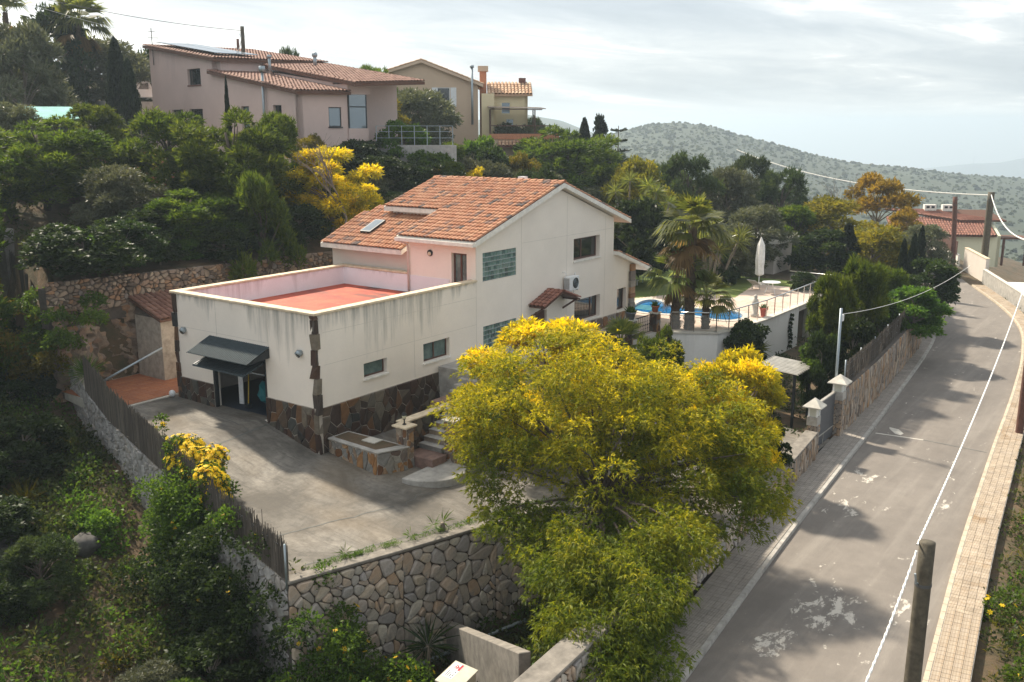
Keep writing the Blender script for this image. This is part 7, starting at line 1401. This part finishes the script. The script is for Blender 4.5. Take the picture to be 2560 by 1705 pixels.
# ---- palms
def fan(mb_list, c, d, up, size, R, droop, nb=16, span=2.3):
    """one fan leaf: petiole then blades in a plane"""
    c = np.array(c); d = d/np.linalg.norm(d); hub = c+d*size*.75+np.array([0, 0, -.05*size]); side = np.cross(d, up); side /= np.linalg.norm(side); V_ = []
    for k in range(nb):
        a = -span/2+span*k/(nb-1); v = d*math.cos(a)+side*math.sin(a); v = v/np.linalg.norm(v); L = size*(.62+.3*math.cos(a))*(.9+.2*R.random()); w_ = size*.055; s2 = np.cross(v, np.cross(side, d)); s2 /= max(1e-6, np.linalg.norm(s2)); mid = hub+v*L*.55; tip = hub+v*L+np.array([0, 0, -droop*L*(.6+.6*R.random())]); mb_list.append((hub, mid+s2*w_, tip, mid-s2*w_))
    s3 = side*size*.018; mb_list.append((c-s3, c+s3, hub+s3, hub-s3))
def palm(name, lab, x, y, z0, h, size, n, seed, trunk_r=.2, skirt=0, cat='palm tree'):
    R = np.random.default_rng(seed); o = empty(name, (x, y, z0), lab, cat); G_, D_ = [], []
    for k in range(n):
        el = rad(R.uniform(-20, 80)); a = k*2.4+R.normal()*.2; d = np.array([math.cos(a)*math.cos(el), math.sin(a)*math.cos(el), math.sin(el)]); fan(G_, (x, y, z0+h), d, np.array([0, 0, 1.0])+d*.01+np.array([.01, 0, 0]), size*R.uniform(.8, 1.1), R, .25+.3*(el < .4))
    for k in range(skirt):
        el = rad(R.uniform(-75, -15)); a = R.random()*6.28; d = np.array([math.cos(a)*math.cos(el), math.sin(a)*math.cos(el), math.sin(el)]); fan(D_, (x, y, z0+h-.15-R.random()*.5), d, np.array([0, 0, 1.0])+np.array([.01, 0, 0]), size*R.uniform(.6, .95), R, .35)
    for L_, m_, nm in ((G_, 'leaf_palm', 'fronds'), (D_, 'leaf_palm_dry', 'dry_fronds')):
        if L_: V = np.array(L_).reshape(-1, 3); link(np_mesh(nm, V, np.arange(len(V)).reshape(-1, 4), m_, {'rnd': R.random(len(L_))}), nm, o)
    b = MB(); m = 14; b.tube([(x+.04*math.sin(k), y, z0-.3+(h+.25)*k/m) for k in range(m+1)], [trunk_r*(1.25-.35*k/m+.06*(k % 2)) for k in range(m+1)], 12)
    for k in range(int(h*34)):
        zz_ = R.random()*h; a = R.random()*6.28; r = trunk_r*(1.2-.3*zz_/h); p = Vector((x+r*math.cos(a), y+r*math.sin(a), z0+zz_)); b.bar(p, p+Vector((math.cos(a)*.07, math.sin(a)*.07, .12)), .05, .02)
    b.build('trunk', 'palm_bark', o); return o
palm('fan_palm', 'tallest fan palm with a skirt of dry fronds beside the pool', 21.55, -3.75, DZ, 5.2, 1.3, 34, 1, .21, 14); palm('fan_palm', 'middle fan palm whose crown overlaps the tall palm trunk', 21.3, -3.1, DZ, 2.75, 1.15, 34, 2, .2, 6); palm('fan_palm', 'smallest fan palm with upright fronds beside the blue pool', 22.2, -4.35, DZ, 1.6, 1.05, 26, 3, .17)
palm('fan_palm', 'palm on the skyline at the top left', 20.4, 47.3, 14.5, 4.6, 1.7, 44, 4, .2, 8); palm('fan_palm', 'palm cut by the top left corner', 18.3, 53.9, 15.5, 4.6, 1.7, 40, 5, .2, 8)
palm('fan_palm', 'low fan palm against the house plinth by the entrance', 15.6, -3.2, 1.0, .55, 1.0, 30, 6, .14)
def spiky(name, lab, heads, seed, L=.75, w_=.05, mat='leaf_palm', n=120, trunk='bark_pale', cat='yucca', up=.25):
    R = np.random.default_rng(seed); x0, y0 = heads[0][0], heads[0][1]; o = empty(name, (x0, y0, heads[0][3]), lab, cat); P_, D_ = [], []; b = MB()
    for x, y, z, zb in heads:
        d = unit(n, R); d[:, 2] = d[:, 2]*.8+up; P_.append(np.tile((x, y, z), (n, 1))+d*.05); D_.append(d)
        if z-zb > .25: b.tube([(x0+(x-x0)*.3, y0+(y-y0)*.3, zb-.2), (x0+(x-x0)*.7, y0+(y-y0)*.7, zb+(z-zb)*.6), (x, y, z)], [.1, .08, .06], 7)
    P = np.concatenate(P_); link(blades(P, np.concatenate(D_), L, w_, mat, 'leaves', R.random(len(P)), None, .12, seed=seed), 'leaves', o)
    if b.v: b.build('stem', trunk, o, True)
yz = lambda x, y: float(T(x, y))
spiky('yucca', 'many stemmed yucca clump behind the middle of the pool', [(34.5, 1.0, 5.0, 1.3), (33.9, 1.5, 4.4, 1.3), (35.2, .4, 4.2, 1.3), (34.9, 1.8, 5.3, 1.3), (34.0, .3, 3.7, 1.3), (35.6, 1.2, 4.7, 1.3), (33.4, 2.2, 3.9, 1.3), (35.5, -.4, 4.1, 1.3), (36.3, -.2, 4.4, 1.3)], 41, .85, .06)
spiky('yucca', 'tall yucca with yellowish heads above the dark hedge', [(38.3, 7.0, 6.8, yz(38.3, 7)), (37.6, 7.6, 6.0, yz(38, 7)), (39.2, 6.4, 6.1, yz(38, 7)), (38.7, 7.8, 7.2, yz(38, 7))], 42, .85, .06); spiky('yucca', 'yellow headed yucca behind the end of the gable roof', [(40.9, 10.5, 7.4, yz(40.9, 10.5)), (40.0, 11.2, 6.6, yz(40.9, 10.5)), (41.8, 9.8, 6.7, yz(40.9, 10.5))], 43, .85, .06); spiky('yucca', 'small yucca on the rocky terrace by the porch roof', [(36.5, 7.6, 3.4, yz(36.5, 7.6))], 44, .7, .05)
spiky('agave', 'grey green agave on the planting bed by the road wall', [(9.2, -13.0, -.25, -.5)], 45, .75, .09, 'leaf_cactus', 40, cat='agave'); spiky('agave', 'spiky plant on the corner of the ivy covered wall', [(23.8, -6.6, .2, -1)], 46, .7, .06, 'leaf_palm', 70, cat='agave')
for i, (x, s, lab) in enumerate(((-4.6, .16, 'single palm seedling at the left end of the driveway edge'), (-2.55, .15, 'palm seedling left of the larger ones on the driveway edge'), (-1.75, .24, 'larger palm seedling on the grassy driveway edge'), (-1.45, .26, 'largest palm seedling on the grassy driveway edge'))): y = float(rw_y(x))+.45; spiky('palm_seedling', lab, [(x, y, float(drive_z(y))+s, float(drive_z(y)))], 50+i, s*1.6, .03, 'leaf_bright', 22, cat='seedling')
spiky('fan_palm_shrub', 'young palm at the foot of the retaining wall beside the yellow daisies', [(-3.6, -8.0, -2.9, -4)], 57, .9, .05, 'leaf_dark', 90, cat='palm'); 
for i, (x, y, s, lab) in enumerate(((-7.2, 6.4, .9, 'bright tuft of long grass on the left side of the lot'), (-2.3, 10.6, .9, 'green tuft of long grass hanging over the patio fence'), (-8.4, 7.8, .6, 'smaller pale grass tuft at the left edge of the lot'))): spiky('grass_tuft', lab, [(x, y, yz(x, y)+(.15 if i != 1 else 2.2), yz(x, y))], 60+i, s, .02, 'leaf_bright' if i == 1 else 'leaf_yellowgreen', 320, cat='grass', up=.7)
# araucaria with flat whorls
ar = empty('araucaria', (50.1, 16.8, yz(50.1, 16.8)), 'slender araucaria with flat tiered branches above the gable', 'tree'); zb = yz(50.1, 16.8); b = MB(); b.tube([(50.1, 16.8, zb), (50.1, 16.8, 11.4)], [.14, .03], 8); b.build('trunk', 'bark', ar); P_, D_ = [], []; R = np.random.default_rng(8)
for k in range(8):
    z = 5.0+k*.85; L = 1.75-.17*k
    for a in np.arange(0, 6.28, .9):
        for q in np.linspace(.15, 1, 16): P_.append((50.1+math.cos(a+k)*L*q, 16.8+math.sin(a+k)*L*q, z+.12*q*q*L)); D_.append((math.cos(a+k)+R.normal()*.6, math.sin(a+k)+R.normal()*.6, .35+R.normal()*.2))
link(blades(np.array(P_), np.array(D_, float), .3, .13, 'leaf_cypress', 'whorls', R.random(len(P_))), 'whorls', ar)
# bare tree beside the orange mimosa
def bare(lab, x, y, z0, h, seed, mat='bark_pale', sp=.35):
    R = np.random.default_rng(seed); o = empty('bare_tree', (x, y, z0), lab, 'tree'); b = MB()
    def grow(p, d, L, r, lv):
        q = p+d*L; m = p.lerp(q, .5)+Vector((R.normal(), R.normal(), 0))*L*.06; b.tube([p, m, q], [r, r*.85, r*.65], 5, False)
        if lv == 0: return
        for _ in range(3 if lv > 1 else 2): grow(q, (d+Vector((R.normal()*sp*1.3, R.normal()*sp*1.3, R.random()*.3))).normalized(), L*R.uniform(.6, .85), r*.6, lv-1)
    grow(Vector((x, y, z0-.1)), Vector((0, 0, 1)), h*.34, h*.016, 4); b.build('branches', mat, o)
bare('leafless tree left of the orange mimosa', 66.7, 2.7, yz(66.7, 2.7), 6.8, 4); bare('leafless branching shrub by the bend in the road', 42.5, -11.2, -.9, 2.4, 6); bare('bare pale tree standing behind the wing roof', 13.0, 11.6, 5.0, 5.5, 9); bare('leafless sapling in front of the beige house', 31.0, 17.3, yz(31, 17.3), 5.0, 10); bare('bare grey twigs at the foot of the left retaining wall', -6.9, -3.6, -3.8, 1.6, 12)
# prickly pear on the bank left of the pink house
ck = empty('prickly_pear', (13.9, 36.6, 10.5), 'big prickly pear cactus on the bank left of the pink house', 'cactus'); b = MB(); R = np.random.default_rng(4)
for k in range(420):
    c = Vector((13.6+R.normal()*1.9, 37.2+R.normal()*1.6, 0)); c.z = yz(c.x, c.y)+abs(R.normal())*1.5; a = R.random()*6.28; n_ = Vector((math.cos(a), math.sin(a), R.normal()*.3)).normalized(); u_ = n_.cross(Vector((0, 0, 1))).normalized(); v_ = u_.cross(n_); b.cur = float(R.random()); s_ = R.uniform(.14, .24); b.add([c+u_*s_*.7*math.cos(t)+v_*s_*math.sin(t)+n_*.02*sg_ for sg_ in (-1, 1) for t in np.linspace(0, 6.28, 9)[:-1]], [tuple(range(8))[::-1], tuple(range(8, 16))]+[(i, (i+1) % 8, 8+(i+1) % 8, 8+i) for i in range(8)])
b.build('pads', 'leaf_cactus', ck)
# ---- climbers: ivy on the terrace wall, yellow daisy bushes
def climber(name, lab, blobs, per, bl, bw, mat, seed, flowers=0, fl_up=.0, cat='climber', fsize=.07):
    R = np.random.default_rng(seed); C_ = np.array(blobs, float); o = empty(name, tuple(C_[0][:3]), lab, cat); P, O, K = crown_points(C_, per, R, .25, .45, 1.0); P2, O2, K2 = sprays(P, O, K, R, 2, .7); link(blades(P2, O2, bl, bw, mat, 'leaves', np.clip(.4*K2+.6*R.random(len(K2)), 0, 1), None, .12, seed=seed), 'leaves', o)
    if flowers:
        w_ = np.clip(O[:, 2]+fl_up, .02, 3)**2*(K > .25); idx = R.choice(len(P), flowers, replace=False, p=w_/w_.sum()); c = P[idx]+O[idx]*.06; V = []; n = len(c); A_ = np.cross(O[idx]+.4*R.normal(size=(n, 3)), R.normal(size=(n, 3))); A_ /= np.linalg.norm(A_, axis=1, keepdims=True); B_ = np.cross(A_, O[idx]); B_ /= np.linalg.norm(B_, axis=1, keepdims=True)
        for a in range(6): t = a*math.pi/3; v = A_*math.cos(t)+B_*math.sin(t); s_ = A_*math.cos(t+1.57)+B_*math.sin(t+1.57); V.append(np.stack([c, c+v*fsize*.6+s_*fsize*.28, c+v*fsize, c+v*fsize*.6-s_*fsize*.28], 1))
        V = np.concatenate(V).reshape(-1, 3); f = link(np_mesh('flowers', V, np.arange(len(V)).reshape(-1, 4), 'petal', {'rnd': R.random(len(V)//4)}), 'flowers', o); f['kind'] = 'stuff'
    return o
R = np.random.default_rng(12)
climber('ivy', 'dark glossy ivy draped over the corner of the pool terrace wall', [(21.7+R.random()*2.9, -5.85-R.random()*.45-.1, -1.0+R.random()*2.2, .45) for _ in range(50)]+[(22.6+R.random()*1.6, -6.0, 1.2+R.random()*.35, .3) for _ in range(8)], 8500, .13, .115, 'leaf_dark', 21)
climber('ivy', 'dark creeper heap between carport and white two-rail fence', [(19.5+R.random()*2.2, -8.6+R.random()*1.2, -.9+R.random()*1.2, .4) for _ in range(16)], 3000, .12, .1, 'leaf_dark', 22); climber('vine', 'light green leafy vine growing beside the carport roof', [(17.6+R.random()*1.0, -11.6+R.random()*.8, .6+R.random()*1.3, .28) for _ in range(12)], 2200, .14, .11, 'leaf_bright', 23)
climber('ivy', 'thin ivy strand climbing the white terrace wall', [(29.6+.1*math.sin(k), -6.15, -.8+k*.22, .1) for k in range(9)], 500, .1, .08, 'leaf_dark', 24)
FB = [(-4.55-.5*f+.22*R.normal(), 1.25-2.3*f+.2*R.normal(), .85-.3*f+.28*R.normal(), .42) for f in np.linspace(0, 1, 36)]
climber('daisy_climber', 'climber with a bright mass of yellow flowers over the reed fence', FB+[(-4.35, 2.75, 1.2, .2), (-4.3, 2.8, 1.55, .2), (-4.25, 2.85, 1.85, .22)], 9500, .09, .05, 'leaf_bright', 25, 1500, .3, 'climber', .085)
climber('creeper', 'dark leafy creeper hanging from the yellow flowers down to the lot', [(-5.55-.3*abs(R.normal())-.15*f, -.2+.9*R.normal(), .45-3.2*f, .5) for f in np.linspace(0, 1, 70)], 12000, .11, .068, 'leaf_bright', 36, 40, .2, 'climber', .07)
climber('daisy_bush', 'green bush dotted with yellow daisies at the foot of the retaining wall', [(-6.3+.6*R.normal(), -6.9+.7*R.normal(), -2.9+.75*R.normal(), .5) for _ in range(30)]+[(-5.4+.5*R.normal(), -8.4+.4*R.normal(), -3.2+.35*R.normal(), .45) for _ in range(14)], 9000, .10, .055, 'leaf_bright', 26, 90, .2, 'bush', .08)
climber('daisy_bush', 'dark creeper tumbling down the left retaining wall', [(-6.5+.35*R.normal(), -3.2+1.2*R.normal(), -1.9+.8*R.normal(), .5) for _ in range(40)]+[(-6.9+.4*R.normal(), -.6+1.3*R.normal(), -2.4+.6*R.normal(), .5) for _ in range(24)], 8500, .11, .07, 'leaf_dark', 27, 16, .2, 'climber', .07)
climber('shrub', 'brownish yellow leaved shrub before the highest fence at the left edge', [(-2.6+.9*R.normal(), 14.5+1.0*R.normal(), 2.0+.7*R.normal(), .6) for _ in range(26)], 6500, .13, .07, 'leaf_yellowgreen', 28, cat='shrub'); climber('shrub', 'small pale yellow green shrub in the shade on the left', [(-5.0+.35*R.normal(), 9.3+.4*R.normal(), -.2+.3*R.normal(), .4) for _ in range(9)], 1800, .10, .05, 'leaf_yellowgreen', 29, cat='shrub')
climber('shrub', 'bright green leafy shrub above the boulders in the left lot', [(-7.0+.5*R.normal(), 3.6+.7*R.normal(), -1.8+.3*R.normal(), .45) for _ in range(14)], 3600, .12, .07, 'leaf_bright', 30, cat='shrub'); climber('shrub', 'fresh green shrub at the lower left corner', [(-9.3+.4*R.normal(), 3.2+.6*R.normal(), -2.4+.25*R.normal(), .4) for _ in range(9)], 2200, .12, .07, 'leaf_bright', 31, cat='shrub')
climber('shrub', 'yellowish shrub with small leaves along the bottom left edge', [(-9.0+.9*R.normal(), -.2+.7*R.normal(), -3.4+.2*R.normal(), .4) for _ in range(16)], 3600, .10, .05, 'leaf_yellowgreen', 32, 24, .2, 'shrub', .06); climber('shrub', 'green creeper climbing over the fence beside the rock wall', [(-2.2+.5*R.normal(), 13.0+1.0*R.normal(), 3.2+.7*R.normal(), .5) for _ in range(20)], 4800, .13, .08, 'leaf_bright', 33, cat='shrub')
climber('daisy_bush', 'yellow flowered green bush in the lower right corner', [(-2.6+1.0*R.normal(), -23.2+.7*R.normal(), -1.4+.4*R.normal(), .55) for _ in range(22)], 6000, .11, .06, 'leaf_bright', 34, 120, .2, 'bush', .08); climber('daisy_bush', 'green and yellow bush on the bank further up the right edge', [(3.5+1.2*R.normal(), -22.6+.6*R.normal(), -1.3+.4*R.normal(), .5) for _ in range(18)], 4600, .11, .06, 'leaf_bright', 35, 60, .2, 'bush', .08)
# boulders
for i, (x, y, r, lab) in enumerate(((-7.1, 3.1, .42, 'round dark boulder among the green shrubs of the left lot'), (-8.3, 5.3, .45, 'upper grey boulder at the left edge of the lot'), (-8.9, 4.4, .42, 'lower grey boulder at the left edge of the lot'), (-8.6, 4.9, .28, 'small grey boulder between the two at the left edge'))): b = MB(); b.blob((x, y, yz(x, y)+r*.45), (r, r*1.1, r*.9), i, .16); tag(b.build('boulder', 'rock', None, True), lab, 'boulder')
for i, (x, y, r, lab) in enumerate(((8.8, -8.2, 1.0, 'grey rock outcrop behind the small mimosa'), (10.2, -7.0, .8, 'grey rock outcrop below the round shrub'))): b = MB(); b.blob((x, y, float(drive_z(y))+r*.5), (r, r*.8, r*1.1), i+9, .22); tag(b.build('rock', 'rock'), lab, 'rock')
# ------------------------------------------------------------------ haze
b = MB(); b.box(-3100, 5600, -3100, 4600, -320, 60); hz_ = b.build('haze', 'soil', None); hz_.data.materials.clear(); m = bpy.data.materials.new('haze'); m.use_nodes = True; t = m.node_tree; t.nodes.clear(); out = t.nodes.new('ShaderNodeOutputMaterial'); pv = t.nodes.new('ShaderNodeVolumePrincipled'); pv.inputs['Color'].default_value = (.72, .87, 1, 1); pv.inputs['Density'].default_value = .00046; pv.inputs['Anisotropy'].default_value = .3; t.links.new(pv.outputs[0], out.inputs['Volume']); hz_.data.materials.append(m); tag(hz_, 'thin pale haze in the air', 'haze', None, 'stuff')
